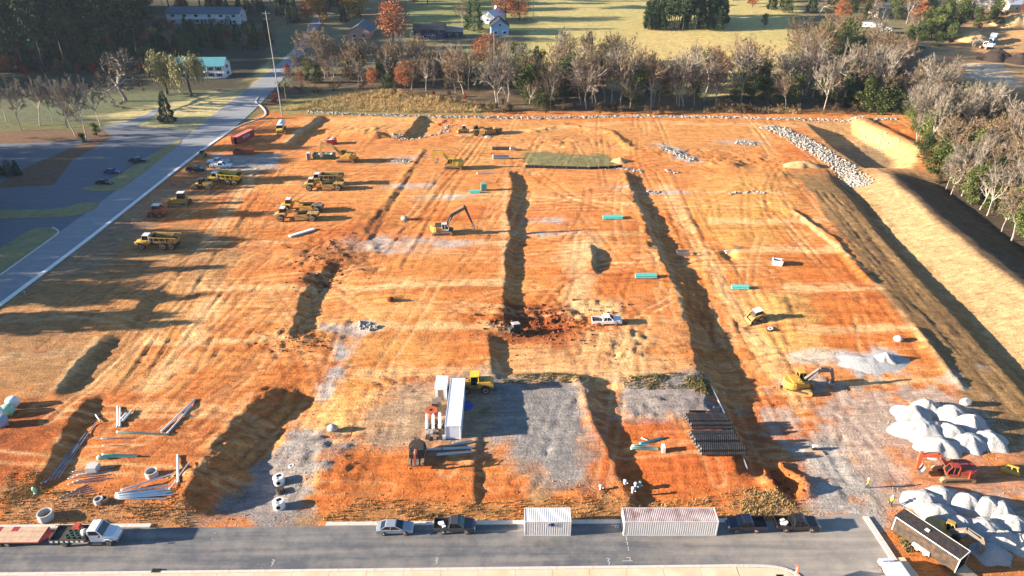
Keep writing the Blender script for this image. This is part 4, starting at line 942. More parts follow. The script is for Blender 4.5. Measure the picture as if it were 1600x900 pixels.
def pickup(px, py, rz, label, mat, group=None, L=5.8, load=None, onsoil=False, cap=False):
    o = thing('pickup_truck', label, 'pickup', place(px, py, .05), rz, group); h = L / 2
    b = MB(); b.prism([(-.75, .42, .95), (-.75, 1.12, .97), (1.0, 1.13, .97), (1.3, 1.16, .95), (h - .35, 1.08, .92), (h - .05, .92, .9), (h, .6, .88), (h - .05, .4, .88)])
    b.build('body', mat, o, bevel=.06)
    d = MB(); d.bb(-h, -.78, -.93, .93, .55, .66); d.bb(-h, -.78, -.96, -.86, .6, 1.14); d.bb(-h, -.78, .86, .96, .6, 1.14); d.bb(-.88, -.78, -.86, .86, .66, 1.14); d.build('bed', mat, o, bevel=.02)
    MB().bb(-h - .05, -h + .04, -.9, .9, .6, 1.13).build('tailgate', mat, o, bevel=.02)
    MB().bb(-h + .06, -.9, -.84, .84, .662, .69).build('bed_liner', 'machine_black', o)
    g = MB(); g.prism([(-.72, 1.12, .9), (-.55, 1.78, .74), (.55, 1.80, .74), (1.28, 1.15, .9)]); g.build('windows', 'glass', o, bevel=.02)
    t = MB(); t.prism([(-.62, 1.765, .77), (-.5, 1.83, .72), (.48, 1.85, .72), (.66, 1.79, .77)])
    for s in (-1, 1):
        beam(t, (.56, s * .75, 1.8), (1.3, s * .91, 1.14), .05, .08); beam(t, (-.55, s * .75, 1.78), (-.72, s * .91, 1.12), .05, .12); beam(t, (.02, s * .755, 1.8), (.05, s * .92, 1.13), .03, .1)
    t.build('roof', mat, o)
    for x in (-h + 1.25, h - 1.05):
        for y in (-.85, .85): wheel(o, x, y, .4, .27, 'rim_alloy')
    two_lamps(o, h - .06, .7, .88, 'lamp_clear', 'headlight', (.14, .34, .16)); two_lamps(o, -h - .02, .86, .95, 'lamp_red', 'tail_light', (.08, .14, .3)); mirrors(o, 1.0, 1.06, 1.25, mat)
    MB().bb(h - .04, h + .08, -.86, .86, .42, .62).build('bumper', 'steel', o)
    if load: 
        q = MB(); r = random.Random(int(px))
        for i in range(5): q.box((r.uniform(-h + .5, -1.2), r.uniform(-.5, .5), .9), (r.uniform(.3, .6), r.uniform(.3, .6), r.uniform(.3, .6)), rz=r.random())
        q.build('bed_load', load, o)
    if onsoil: settle(o, 3.5, 1.6)
    return o
def excavator(px, py, rz, up, label, body, boomcol, boom, bucket=-1.9, s=1.0, trackm='track_steel', cabside=1, tip='bucket', zoff=0, group=None):
    """boom: [(r, z)...] pivot, knee, tip of boom, tip of stick, seen in the plane of the upper structure"""
    o = thing('excavator', label, 'excavator', place(px, py), rz, group)
    for y in (-1.2, 1.2):
        t = MB(); pr = []
        for i in range(10): a = math.pi / 2 + math.pi * i / 9; pr.append((-1.9 + .5 * math.cos(a), .5 + .5 * math.sin(a), .3))
        for i in range(10): a = -math.pi / 2 + math.pi * i / 9; pr.append((1.9 + .5 * math.cos(a), .5 + .5 * math.sin(a), .3))
        t.prism(pr, y); tk = xf(t, Matrix.Scale(s, 4)).build('track', trackm, o)
        f = MB(); f.prism([(-1.75, .28, .31), (1.75, .28, .31), (1.75, .72, .31), (-1.75, .72, .31)], y); xf(f, Matrix.Scale(s, 4)).build('track_frame', 'machine_black', tk)
    MB().bb(-1.2 * s, 1.2 * s, -1.0 * s, 1.0 * s, .45 * s, 1.0 * s).build('undercarriage', 'machine_black', o)
    U = Matrix.Rotation(up - rz, 4, 'Z') @ Matrix.Scale(s, 4)
    b = MB(); b.bb(-1.9, 1.3, -1.35, 1.35, 1.02, 1.35); b.bb(-1.9, .25, -1.35, 1.35, 1.35, 2.15); b.bb(.25, 1.3, -1.35 * cabside if cabside < 0 else -1.35, -.35 if cabside > 0 else 1.35, 1.35, 1.8) if False else b.bb(.25, 1.2, min(-cabside * 1.35, -cabside * .4), max(-cabside * 1.35, -cabside * .4), 1.35, 1.85)
    xf(b, U).build('house', body, o, bevel=.06 * s)
    e = MB(); e.bb(-1.7, -.1, -1.2, 1.2, 2.15, 2.3); e.cyl((-.6, -.7 * cabside, 2.2), (-.6, -.7 * cabside, 2.75), .08, n=8); xf(e, U).build('engine_cover', 'machine_black' if boomcol == 'machine_black' else body, o, bevel=.04)
    c = MB(); c.lathe([(1.55, 1.0), (1.6, 1.2), (1.6, 2.0), (1.45, 2.2)], 16, (-1.25, 0, 0)); c.v = [(x, y, z) if x < -1.3 else (-1.3, y, z) for x, y, z in c.v]; xf(c, U).build('counterweight', body, o)
    y0, y1 = (.4, 1.35) if cabside > 0 else (-1.35, -.4)
    k = MB(); k.prism([(.1, 1.36, .47), (.05, 2.85, .43), (1.1, 2.9, .43), (1.55, 2.1, .47), (1.5, 1.36, .47)], (y0 + y1) / 2); cab = xf(k, U).build('cab', 'glass', o)
    k = MB(); k.bb(-.02, 1.18, y0 - .02, y1 + .02, 2.86, 2.96); k.bb(.0, 1.58, y0 - .02, y1 + .02, 1.34, 1.62)
    for yy in (y0, y1):
        beam(k, (.06, yy, 1.4), (.04, yy, 2.9), .09, .12); beam(k, (1.53, yy, 1.5), (1.57, yy, 2.1), .09, .1); beam(k, (1.57, yy, 2.1), (1.1, yy, 2.9), .09, .1); beam(k, (.75, yy, 1.4), (.72, yy, 2.9), .06, .09)
    xf(k, U).build('cab_frame', 'white_dull' if boomcol == 'machine_black' else body, cab)
    pts = [Vector((r, 0, z)) for r, z in boom]
    bm = MB(); beam(bm, pts[0], pts[1], .46, .5, .75); beam(bm, pts[1], pts[2], .42, .75, .42); xf(bm, U).build('boom', boomcol, o)
    cy = MB()
    for sgn in (-1, 1): cy.cyl((.95, sgn * .32, 1.4), pts[0].lerp(pts[1], .85) + Vector((0, sgn * .3, 0)), .09, n=6)
    cy.cyl(pts[1] + Vector((0, 0, .5)), pts[2] + (pts[2] - pts[3]).normalized() * .6 + Vector((0, 0, .05)), .09, n=6)
    xf(cy, U).build('hydraulic_ram', 'steel', o)
    st = MB(); e = (pts[2] - pts[3]).normalized(); beam(st, pts[2] + e * .7, pts[2], .34, .3, .55); beam(st, pts[2], pts[3], .34, .55, .32); xf(st, U).build('stick', boomcol, o)
    bk = MB(); q = pts[3]
    if tip == 'bucket':
        prof = [(0, 0), (.55, .1), (.75, -.45), (.45, -1.05), (-.15, -1.2), (.2, -.75), (.3, -.4)]
        ca, sa = math.cos(bucket), math.sin(bucket)
        bk.prism([(q.x + x * ca - z * sa, q.z + x * sa + z * ca, .6) for x, z in prof])
    else:
        d = (pts[3] - pts[2]).normalized(); beam(bk, q, q + d * .9, .5, .55); bk.cyl(q + d * .9, q + d * 2.1, .12, .05, 8)
    xf(bk, U).build('bucket' if tip == 'bucket' else 'hydraulic_hammer', 'steel' if boomcol != 'machine_red' else 'track_steel', o)
    settle(o, 4 * s, 2.6 * s); o.location.z += zoff
    return o
def dump_truck(px, py, rz, label, col, bed):
    o = thing('articulated_dump_truck', label, 'dump truck', place(px, py), rz)
    b = MB(); b.prism([(2.1, 1.0, 1.2), (2.1, 2.2, 1.25), (3.6, 2.25, 1.2), (5.0, 1.75, 1.05), (5.3, 1.55, 1.0), (5.3, .9, 1.0)]); b.build('hood', col, o, bevel=.08)
    MB().bb(5.28, 5.42, -1.0, 1.0, .8, 1.6).build('grille', 'machine_black', o)
    for s in (-1, 1): f = MB(); f.prism([(2.6, 1.7, .36), (3.0, 2.0, .36), (4.2, 2.0, .36), (4.7, 1.55, .36), (4.7, 1.42, .36), (4.15, 1.85, .36), (3.05, 1.85, .36), (2.6, 1.55, .36)], s * 1.3); f.build('mudguard', col, o)
    c = MB(); c.prism([(1.75, 1.5, .8), (1.8, 3.3, .75), (3.1, 3.3, .75), (3.55, 2.2, .8), (3.4, 1.5, .8)]); cb = c.build('cab', 'glass', o)
    c = MB(); c.bb(1.7, 3.2, -.82, .82, 3.28, 3.42); c.bb(1.7, 3.5, -.83, .83, 1.45, 2.2)
    for s in (-1, 1): beam(c, (1.8, s * .79, 2.2), (1.8, s * .76, 3.3), .1, .14); beam(c, (3.5, s * .8, 2.2), (3.1, s * .76, 3.3), .1, .1)
    c.build('cab_frame', 'white_dull', cb)
    f = MB(); f.bb(-4.9, 1.9, -.45, .45, .85, 1.35); f.cyl((1.3, 0, .8), (1.3, 0, 1.9), .35, n=10); f.build('frame', 'machine_black', o)
    q = MB(); prof_o = [(-5.2, 3.0), (-4.6, 1.5), (-.6, 1.45), (.9, 1.9), (1.3, 3.15)]
    # hollow body: outer shell, inner shell
    for s in (-1, 1):
        for (x0, z0), (x1, z1) in zip(prof_o[:-1], prof_o[1:]): q.quad((x0, 0, z0), (x1, 0, z1), (x1, s * 1.2, z1), (x0, s * 1.2, z0))
        top = [(-5.2, 3.0), (-4.4, 3.05), (1.3, 3.15)]
        q.add([(-5.2, s * 1.2, 3.0), (-4.6, s * 1.2, 1.5), (-.6, s * 1.2, 1.45), (.9, s * 1.2, 1.9), (1.3, s * 1.2, 3.15), (1.35, s * 1.55, 3.2), (-5.0, s * 1.55, 3.05)], [(0, 1, 2, 3, 4, 5, 6)])
        beam(q, (-5.0, s * 1.55, 3.05), (1.35, s * 1.55, 3.2), .14, .16)
        for x in (-3.8, -2.4, -1.0, .3): beam(q, (x, s * 1.24, 1.6), (x, s * 1.56, 3.05), .18, .12)
    beam(q, (1.35, -1.55, 3.2), (1.35, 1.55, 3.2), .16, .2); q.build('dump_body', bed, o)
    i_ = MB(); i_.add([(-5.0, -1.3, 2.98), (-4.5, -1.1, 1.62), (.7, -1.1, 1.8), (1.2, -1.4, 3.0), (-5.0, 1.3, 2.98), (-4.5, 1.1, 1.62), (.7, 1.1, 1.8), (1.2, 1.4, 3.0)], [(0, 1, 5, 4), (1, 2, 6, 5), (2, 3, 7, 6)]); i_.add([(-4.95, 1.46, 3.0), (-4.5, 1.12, 1.65), (.8, 1.12, 1.85), (1.25, 1.46, 3.1)], [(0, 1, 2, 3)]); i_.add([(-4.95, -1.46, 3.0), (-4.5, -1.12, 1.65), (.8, -1.12, 1.85), (1.25, -1.46, 3.1)], [(3, 2, 1, 0)]); i_.build('body_inside', 'machine_black', o)  # inner faces of the dump body, all in flat black
    for x in (3.55, -1.55, -3.45):
        for y in (-1.2, 1.2): wheel(o, x, y, .88, .65)
    two_lamps(o, 5.3, .75, 1.62, 'lamp_clear', 'headlight', (.1, .3, .18)); mirrors(o, 3.4, 1.35, 2.7, 'machine_black')
    MB().tube([(1.9, -.95, 1.4), (1.9, -.95, 3.2)], .1).build('exhaust', 'steel', o)
    return settle(o, 7, 2.4)
def scraper(px, py, rz, label, col, cabcol='white_dull'):
    o = thing('motor_scraper', label, 'scraper', place(px, py), rz)
    b = MB(); b.prism([(2.3, 1.0, 1.0), (2.3, 2.1, 1.0), (4.4, 2.0, .95), (5.4, 1.6, .9), (5.5, .9, .9)]); b.build('tractor', col, o, bevel=.08)
    MB().bb(5.46, 5.58, -.85, .85, .9, 1.65).build('grille', 'machine_black', o)
    c = MB(); c.prism([(2.5, 2.1, .75), (2.55, 3.2, .68), (3.6, 3.2, .68), (4.0, 2.1, .75)], -.25); cb = c.build('cab', 'glass', o)
    MB().bb(2.45, 3.7, -1.0, .5, 3.18, 3.32).build('cab_roof', cabcol, cb)
    g = MB(); beam(g, (2.4, 0, 1.9), (1.5, 0, 2.5), .5, .6); beam(g, (1.5, 0, 2.5), (.3, 0, 2.2), .6, .6); 
    for s in (-1, 1): beam(g, (.3, 0, 2.2), (-.2, s * 1.5, 1.5), .3, .4); beam(g, (-.2, s * 1.5, 1.5), (-2.6, s * 1.5, .8), .25, .4)
    g.build('gooseneck', col, o)
    w_ = MB()
    for s in (-1, 1): w_.prism([(-.1, .35, .06), (-.3, 1.8, .06), (-3.0, 1.95, .06), (-3.6, 1.3, .06), (-3.3, .45, .06)], s * 1.38)
    w_.bb(-3.3, -.2, -1.34, 1.34, .35, .5); w_.bb(-3.4, -3.2, -1.34, 1.34, .5, 1.9); beam(w_, (-.15, -1.34, .6), (-.15, 1.34, .6), .2, .9); w_.build('bowl', col, o)
    MB().bb(-3.1, -.4, -1.3, 1.3, 1.1, 1.25).build('soil_load', 'machine_black', o)
    r = MB(); r.bb(-6.0, -3.4, -.8, .8, .9, 1.9); beam(r, (-3.4, 0, 1.7), (-6.2, 0, 1.5), .9, .7, .5); r.cyl((-4.2, .4, 1.8), (-4.2, .4, 2.7), .1, n=8); r.build('rear_engine', 'yellow_dusty' if col != 'cat_yellow' else 'machine_grey', o, bevel=.06)
    for x in (3.5, -4.6):
        for y in (-1.25, 1.25): wheel(o, x, y, .95, .75)
    two_lamps(o, 5.5, .6, 1.7, 'lamp_clear', 'headlight', (.1, .25, .18))
    return settle(o, 8, 2.5)
def tracks(o, L, g, w_, h, m='track_steel'):
    for s in (-1, 1):
        pr = [(-L / 2 + h / 2 * (1 - math.sin(math.pi * i / 8)) - .0, h / 2 - h / 2 * math.cos(math.pi * i / 8) if False else h / 2 + h / 2 * math.cos(math.pi * i / 8), w_ / 2) for i in range(9)] + \
             [(L / 2 - h / 2 * (1 - math.sin(math.pi * i / 8)), h / 2 - h / 2 * math.cos(math.pi * i / 8), w_ / 2) for i in range(9)]
        t = MB(); t.prism(pr, s * g); k = t.build('track', m, o)
        MB().bb(-L / 2 + h * .4, L / 2 - h * .4, s * g - w_ * .52, s * g + w_ * .52, h * .32, h * .68).build('track_frame', 'machine_black', k)
def dozer(px, py, rz, label, col='cat_yellow', s=1.0):
    o = thing('bulldozer', label, 'bulldozer', place(px, py), rz); tracks(o, 3.6, 1.05, .55, 1.05)
    MB().prism([(-1.7, .7, .75), (-1.7, 1.7, .75), (.3, 1.75, .75), (2.0, 1.6, .6), (2.1, .7, .6)]).build('body', col, o, bevel=.06)
    c = MB(); c.prism([(-1.1, 1.7, .72), (-1.05, 2.95, .66), (.2, 2.95, .66), (.5, 1.7, .72)]); cb = c.build('cab', 'glass', o)
    MB().bb(-1.3, .35, -.8, .8, 2.93, 3.07).build('cab_roof', 'white_dull', cb)
    bl = MB(); 
    for i in range(5):
        z0 = .1 + i * .25; x0 = 2.75 - .22 * math.sin(math.pi * i / 5); x1 = 2.75 - .22 * math.sin(math.pi * (i + 1) / 5); bl.add([(x0, -1.75, z0), (x1, -1.75, z0 + .25), (x1, 1.75, z0 + .25), (x0, 1.75, z0), (x0 - .1, -1.75, z0), (x1 - .1, -1.75, z0 + .25), (x1 - .1, 1.75, z0 + .25), (x0 - .1, 1.75, z0)], [(0, 1, 2, 3), (7, 6, 5, 4), (0, 4, 5, 1), (2, 6, 7, 3), (1, 5, 6, 2)])
    bl.build('blade', col, o); a = MB()
    for q in (-1, 1): beam(MB(), (-.2, q * 1.42, .5), (2.6, q * 1.42, .5), .14, .25).build('push_arm', col, o)
    MB().box((-2.3, 0, .9), (.7, .5, .9), top=(.5, 1)).build('ripper', 'machine_black', o); MB().cyl((1.2, .3, 1.6), (1.2, .3, 2.5), .07, n=8).build('exhaust', 'machine_black', o)
    o.scale = (s, s, s); return settle(o, 3.2, 2)
def compactor(px, py, rz, label, col='yellow_dusty'):
    o = thing('soil_compactor', label, 'compactor', place(px, py), rz)
    b = MB(); b.prism([(-2.8, .8, .7), (-2.7, 1.9, .75), (-.4, 2.0, .75), (-.3, .8, .75)]); b.prism([(.2, .8, .7), (.2, 1.7, .7), (2.0, 1.5, .6), (2.4, .8, .6)]); b.bb(-.5, .4, -.3, .3, .8, 1.3); b.build('body', col, o, bevel=.06)
    c = MB(); c.prism([(-.5, 1.5, .7), (-.45, 2.9, .65), (.7, 2.9, .65), (.95, 1.5, .7)]); cb = c.build('cab', 'glass', o); MB().bb(-.6, .85, -.78, .78, 2.88, 3.0).build('cab_roof', 'machine_black', cb)
    for x in (-2.0, 1.9):
        for y in (-1.05, 1.05):
            d = MB(); d.cyl((0, -.45, 0), (0, .45, 0), .72, n=16)
            for k in range(4):
                for i in range(14): a = 2 * math.pi * (i + k * .5) / 14; d.box((.78 * math.cos(a), -.34 + k * .22, .78 * math.sin(a)), (.16, .1, .12), ry=-a)
            q = d.build('pad_drum', 'machine_grey', o); q.location = (x, y, .8)
    MB().prism([(2.9, .1, 1.6), (2.75, .5, 1.6), (2.95, 1.0, 1.6), (3.05, 1.0, 1.6), (2.86, .5, 1.6), (3.0, .1, 1.6)]).build('blade', col, o)
    return settle(o, 4, 2)
def wheel_loader(px, py, rz, label, col='cat_yellow'):
    o = thing('wheel_loader', label, 'wheel loader', place(px, py), rz)
    b = MB(); b.prism([(-3.4, .9, .95), (-3.4, 1.7, .95), (-2.9, 2.15, .85), (-.7, 2.2, .85), (-.6, .9, .9)]); b.prism([(.2, .7, .5), (.2, 1.6, .5), (1.7, 1.5, .45), (1.9, .7, .45)]); b.bb(-.7, .3, -.4, .4, .8, 1.3); b.build('body', col, o, bevel=.08)
    c = MB(); c.prism([(-1.0, 1.9, .75), (-.95, 3.3, .68), (.3, 3.3, .68), (.6, 1.6, .75), (-.6, 1.6, .75)]); cb = c.build('cab', 'glass', o)
    r = MB(); r.bb(-1.1, .45, -.8, .8, 3.28, 3.42)
    for s in (-1, 1): beam(r, (-.97, s * .73, 1.9), (-.95, s * .7, 3.3), .1, .12); beam(r, (.5, s * .73, 1.7), (.3, s * .7, 3.3), .1, .1)
    r.build('cab_roof', 'yellow_bright', cb)
    a = MB()
    for s in (-1, 1): beam(a, (.8, s * .5, 1.7), (2.1, s * .55, 1.3), .16, .4); beam(a, (2.1, s * .55, 1.3), (3.0, s * .55, .5), .16, .35)
    a.build('lift_arm', col, o)
    k = MB(); pr = [(2.95, .15), (2.9, .8), (3.15, 1.25), (3.25, 1.2), (3.05, .75), (3.1, .25), (4.1, .12), (4.1, .04)]; k.prism([(x, z, 1.4) for x, z in pr])
    for s in (-1, 1): k.prism([(2.95, .1, .03), (2.9, .8, .03), (3.2, 1.25, .03), (4.1, .1, .03)], s * 1.4)
    k.build('bucket', 'machine_grey', o)
    for x in (-2.0, 1.4):
        for y in (-1.05, 1.05): wheel(o, x, y, .78, .6, 'yellow_rim' if 'yellow_rim' in MATS else 'rim')
    MB().cyl((-1.7, .3, 2.1), (-1.7, .3, 2.9), .08, n=8).build('exhaust', 'machine_black', o)
    return settle(o, 4, 2)
def skid_loader(px, py, rz, label, col, tool='bucket', s=1.0):
    o = thing('skid_loader', label, 'loader', place(px, py), rz)
    MB().prism([(-1.3, .35, .55), (-1.35, 1.25, .55), (-.7, 1.45, .55), (.6, .9, .5), (1.0, .8, .5), (1.05, .35, .5)]).build('body', col, o, bevel=.05)
    c = MB(); c.prism([(-.8, 1.0, .48), (-.75, 2.0, .45), (.35, 2.0, .45), (.6, .9, .48)]); cb = c.build('cab', 'machine_black', o); MB().bb(-.85, .45, -.52, .52, 1.98, 2.07).build('cab_roof', 'white_dull', cb)
    a = MB()
    for q in (-1, 1): beam(a, (-1.2, q * .68, 1.45), (.7, q * .68, 1.2), .14, .22); beam(a, (.7, q * .68, 1.2), (1.35, q * .68, .4), .14, .2)
    a.build('lift_arm', col, o)
    if tool == 'bucket':
        k = MB(); k.prism([(1.3, .05, .85), (1.25, .6, .85), (1.35, .65, .85), (1.45, .18, .85), (2.1, .1, .85), (2.1, .04, .85)]); k.build('bucket', col if col != 'machine_black' else 'machine_grey', o)
    else: 
        k = MB(); k.cyl((1.7, -.8, .4), (1.7, .8, .4), .38, n=14); k.build('roller_drum', 'machine_grey', o)
    for x in (-.75, .65):
        for y in (-.72, .72): wheel(o, x, y, .42, .3)
    o.scale = (s, s, s); return settle(o, 1.6, 1.3)
# ---------------------------------------------------------------- parked on the front street
D = math.pi
sedan(618, 829.5, 0.02, 'silver sedan parked at the kerb of the front street', 'silver_paint')
pickup(711, 827, 0.0, 'slate grey pickup parked behind the silver sedan on the street', 'slate_paint', L=5.4, load='white_dull')
pickup(1164, 825, D, 'navy pickup parked nose to the long white container', 'navy_paint', L=5.0)
pickup(1243, 824, 0.0, 'black crew cab pickup at the right end of the kerb', 'black_paint', L=5.7, load='white_dull')
sedan(177, 271, -.05, 'blue sedan in the shaded car park', 'blue_paint'); sedan(164, 288, -.1, 'dark sedan nearest the street corner in the car park', 'navy_paint')
pickup(217, 254, .12, 'dark pickup farthest back in the shaded car park', 'slate_paint', L=5.2)
# ---------------------------------------------------------------- on the soil
pickup(948, 505, -.03, 'white pickup alone in the middle of the orange site', 'white_paint', L=5.7, load='machine_black', onsoil=True)
dump_truck(250, 386, D, 'yellow dump truck with black bed in the shade by the street', 'cat_yellow', 'yellow_dusty')
dump_truck(352, 286, D - .05, 'bright yellow dump truck beside the dusty compactor', 'yellow_bright', 'yellow_bright')
dump_truck(511, 288, D, 'dusty yellow dump truck standing behind the front scraper', 'yellow_dusty', 'yellow_dusty')
scraper(505, 295.5, D, 'dusty yellow scraper parked close before a dump truck', 'yellow_dusty')
scraper(463, 343, D, 'nearer of two dusty scrapers side by side', 'yellow_dusty')
scraper(471, 329, D - .06, 'farther of two scrapers side by side, white cab roof', 'cat_yellow')
dozer(283, 320, D + .15, 'yellow bulldozer between orange loader and compactor', s=1.15)
compactor(318, 294, D, 'dusty yellow soil compactor beside the bright dump truck')
skid_loader(247, 337, D - .1, 'orange red loader with front bucket on the shaded soil', 'machine_orange', s=1.55)
excavator(541, 252, 0, D - .05, 'yellow excavator with raised boom beside the green dumpster', 'cat_yellow', 'yellow_dusty', [(.9, 1.9), (3.4, 4.3), (6.3, 4.6), (7.0, 1.6)], -2.3, 1.15, cabside=-1)
excavator(708, 263, D, D, 'bright yellow excavator reaching left near the site centre back', 'yellow_bright', 'yellow_bright', [(.9, 1.9), (3.0, 4.2), (5.4, 4.0), (4.9, 1.5)], -2.4, 1.15)
excavator(692, 365, 0, 0, 'yellow excavator with black boom raised to the right', 'cat_yellow', 'machine_black', [(.9, 1.9), (2.4, 4.6), (5.6, 6.3), (7.0, 2.4)], -1.6, 1.05, cabside=-1, tip='hammer')
excavator(1247, 607, -.45, .12, 'dusty yellow excavator stretching a grey boom to the right', 'cat_yellow', 'machine_grey', [(.9, 1.9), (3.2, 3.6), (5.4, 3.2), (6.2, .9)], -2.0, 1.0, trackm='yellow_dusty')
excavator(1488, 746, -.02, D - .12, 'red excavator between the two white gravel stockpiles', 'machine_red', 'machine_orange', [(.9, 1.9), (2.8, 3.9), (5.0, 3.7), (5.1, 1.1)], -2.2, 1.0, cabside=1)
excavator(1470, 838, -.9, -.72, 'yellow excavator behind the dark trailer, boom low', 'yellow_dusty', 'machine_grey', [(.9, 1.9), (2.9, 3.5), (5.3, 2.8), (5.9, 1.0)], -2.0, .8, trackm='machine_black')
excavator(652, 716, -D / 2, -D / 2 + .03, 'dark excavator with red boom facing the street', 'machine_black', 'machine_orange', [(.8, 1.9), (1.9, 3.3), (3.2, 2.9), (3.4, 1.2)], -2.2, .8)
wheel_loader(741, 609, D, 'yellow wheel loader behind the white office container')
skid_loader(806, 522, 0.4, 'black loader standing in the dark red diggings', 'machine_black', s=1.15)
skid_loader(1180, 500, D + .3, 'dusty tan loader on the yellow soil beside the white ring', 'yellow_dusty', s=1.25)
scraper(758, 210, D + .3, 'dirty scraper parked near the back rock line', 'yellow_dusty', 'machine_grey')
dozer(724, 207, D + .2, 'small pale bulldozer left of the far scraper', 'yellow_dusty', .8)
# ---------------------------------------------------------------- white service trucks at the gravel pad
for px, py, rz, lb in [(346, 262, .05, 'nearer white service pickup on the gravel pad by the street'), (341, 255, D + .1, 'farther white service pickup on the gravel pad')]:
    pickup(px, py, rz, lb, 'white_paint', L=6.4, load='white_dull', onsoil=True)
pickup(307, 268, .1, 'black pickup between side street and white service trucks', 'black_paint', L=5.6, onsoil=True)
skid_loader(317, 245, -D / 2, 'small pale loader on the side street kerb', 'yellow_dusty', s=1.1)
def tank_truck(px, py, rz, label):
    o = thing('water_truck', label, 'truck', place(px, py), rz)
    MB().bb(-4.0, 3.9, -.45, .45, .6, 1.0).build('frame', 'machine_black', o)
    t = MB(); pr = [(1.15 * math.cos(2 * math.pi * i / 14), 2.1 + 1.05 * math.sin(2 * math.pi * i / 14)) for i in range(14)]
    t.add([(-4.0, y, z) for y, z in pr] + [(1.2, y, z) for y, z in pr], [tuple(range(13, -1, -1)), tuple(range(14, 28))] + [(i, (i + 1) % 14, 14 + (i + 1) % 14, 14 + i) for i in range(14)]); t.build('tank', 'white_dull', o)
    c = MB(); c.prism([(1.5, .7, 1.1), (1.5, 2.0, 1.1), (3.0, 1.95, 1.1), (4.1, 1.6, 1.0), (4.2, .7, 1.0)]); c.build('cab_body', 'yellow_bright', o, bevel=.06)
    g = MB(); g.prism([(1.55, 1.95, 1.05), (1.6, 2.85, .95), (2.6, 2.85, .95), (3.05, 1.93, 1.05)]); g.build('windows', 'glass', o); MB().bb(1.55, 2.7, -1.0, 1.0, 2.84, 2.95).build('roof', 'white_dull', o)
    MB().bb(4.16, 4.3, -1.0, 1.0, .6, .95).build('bumper', 'machine_black', o)
    for x in (3.1, -2.0, -3.2):
        for y in (-.95, .95): wheel(o, x, y, .5, .35)
    return settle(o, 6, 2)
tank_truck(440, 205, -D / 2 + .15, 'white tank truck with yellow cab near the street bend')
# ---------------------------------------------------------------- flatbed truck and trailer
o = thing('flatbed_truck', 'white flatbed truck loaded with fittings, coupled to a red trailer', 'truck', place(141, 844, .05), .02)
MB().bb(-4.1, 3.6, -.45, .45, .6, .95).build('frame', 'machine_black', o)
c = MB(); c.prism([(.75, .75, 1.08), (.75, 1.95, 1.1), (2.3, 1.95, 1.1), (2.55, 1.75, 1.05), (3.7, 1.5, .9), (4.05, 1.2, .8), (4.1, .7, .8), (2.4, .65, 1.0)]); c.build('cab_body', 'white_paint', o, bevel=.1)
g = MB(); g.prism([(.8, 1.93, 1.04), (.85, 2.62, .95), (1.95, 2.62, .95), (2.55, 1.74, 1.04)]); g.build('windows', 'glass', o)
t = MB(); t.prism([(.7, 2.58, 1.0), (.8, 2.74, .92), (1.85, 2.74, .92), (2.05, 2.6, 1.0)])
for s in (-1, 1): beam(t, (.82, s * 1.05, 1.95), (.85, s * .98, 2.62), .08, .25); beam(t, (2.55, s * 1.06, 1.76), (1.97, s * .97, 2.6), .07, .1)
t.build('roof', 'white_paint', o, bevel=.04)
for s in (-1, 1): f = MB(); f.prism([(2.45, 1.0, .2), (2.7, 1.3, .2), (3.3, 1.3, .2), (3.6, 1.0, .2), (3.5, .95, .2), (3.25, 1.18, .2), (2.75, 1.18, .2), (2.55, .95, .2)], s * .98); f.build('mudguard', 'white_paint', o)
MB().bb(3.98, 4.12, -.9, .9, .5, .85).build('bumper', 'steel', o); MB().bb(1.0, 2.2, -1.2, -.95, .45, .65).build('step', 'steel', o)
d = MB(); d.bb(-4.3, .55, -1.25, 1.25, 1.0, 1.16); d.bb(.4, .55, -1.25, 1.25, 1.16, 2.2)
for s in (-1, 1): d.bb(-4.3, .4, s * 1.25 - .06, s * 1.25 + .06, 1.16, 1.4)
d.bb(-4.3, -4.18, -1.2, 1.2, 1.16, 1.4); d.build('flat_deck', 'machine_black', o)
d = MB()
for s in (-1, 1):
    for i in range(7): d.bb(-4.1 + i * .65, -3.75 + i * .65, s * 1.33 - .03, s * 1.33 + .03, 1.05, 1.3)
d.build('stake_pocket', 'white_dull', o)
for x in (3.05, -2.6):
    for y in (-.98, .98): wheel(o, x, y, .5, .32, 'rim')
two_lamps(o, 3.95, .68, 1.15, 'lamp_clear', 'headlight', (.2, .3, .2)); mirrors(o, 2.3, 1.3, 2.0, 'machine_black')
MB().cyl((.6, .9, 1.0), (.6, .9, 2.9), .07, n=8).build('exhaust', 'steel', o)
rr_ = random.Random(3)
paint('cargo_green', '33473f', .6, var=.3); paint('cargo_red', 'b3402a', .6, var=.2)
tx = o.location
for i in range(8):
    k = MB(); k.ring((0, 0, 0), .34, .2, .3, 10); q = k.build('pipe_fitting', 'cargo_green'); q.location = (tx.x - 2.2 + (i % 4) * .7, tx.y - .55 + (i // 4) * .75, tx.z + 1.17); tag(q, f'dark ring fitting on flatbed truck, {("front", "back")[i // 4]} row, number {("one", "two", "three", "four")[i % 4]} from the rear', 'fitting', 'ring fittings on the flatbed')
q = MB().box((0, 0, .2), (1.0, .8, .4), top=(.8, .7)).build('tarpaulin_bundle', 'cargo_red'); q.location = (tx.x - 1.7, tx.y + .85, tx.z + 1.42); q.scale.z = .9; tag(q, 'red bundle on top of the flatbed load', 'bundle')
q = MB().lathe([(.3, 0), (.42, .1), (.42, .75), (.2, .9), (.12, 1.0)], 12).build('white_drum', 'white_dull'); q.location = (tx.x - .15, tx.y - .2, tx.z + 1.17); tag(q, 'white drum standing behind the flatbed truck cab', 'drum')
o = thing('flatbed_trailer', 'red trailer with pale wooden deck hitched behind white truck', 'trailer', place(28, 843, .05), .01)
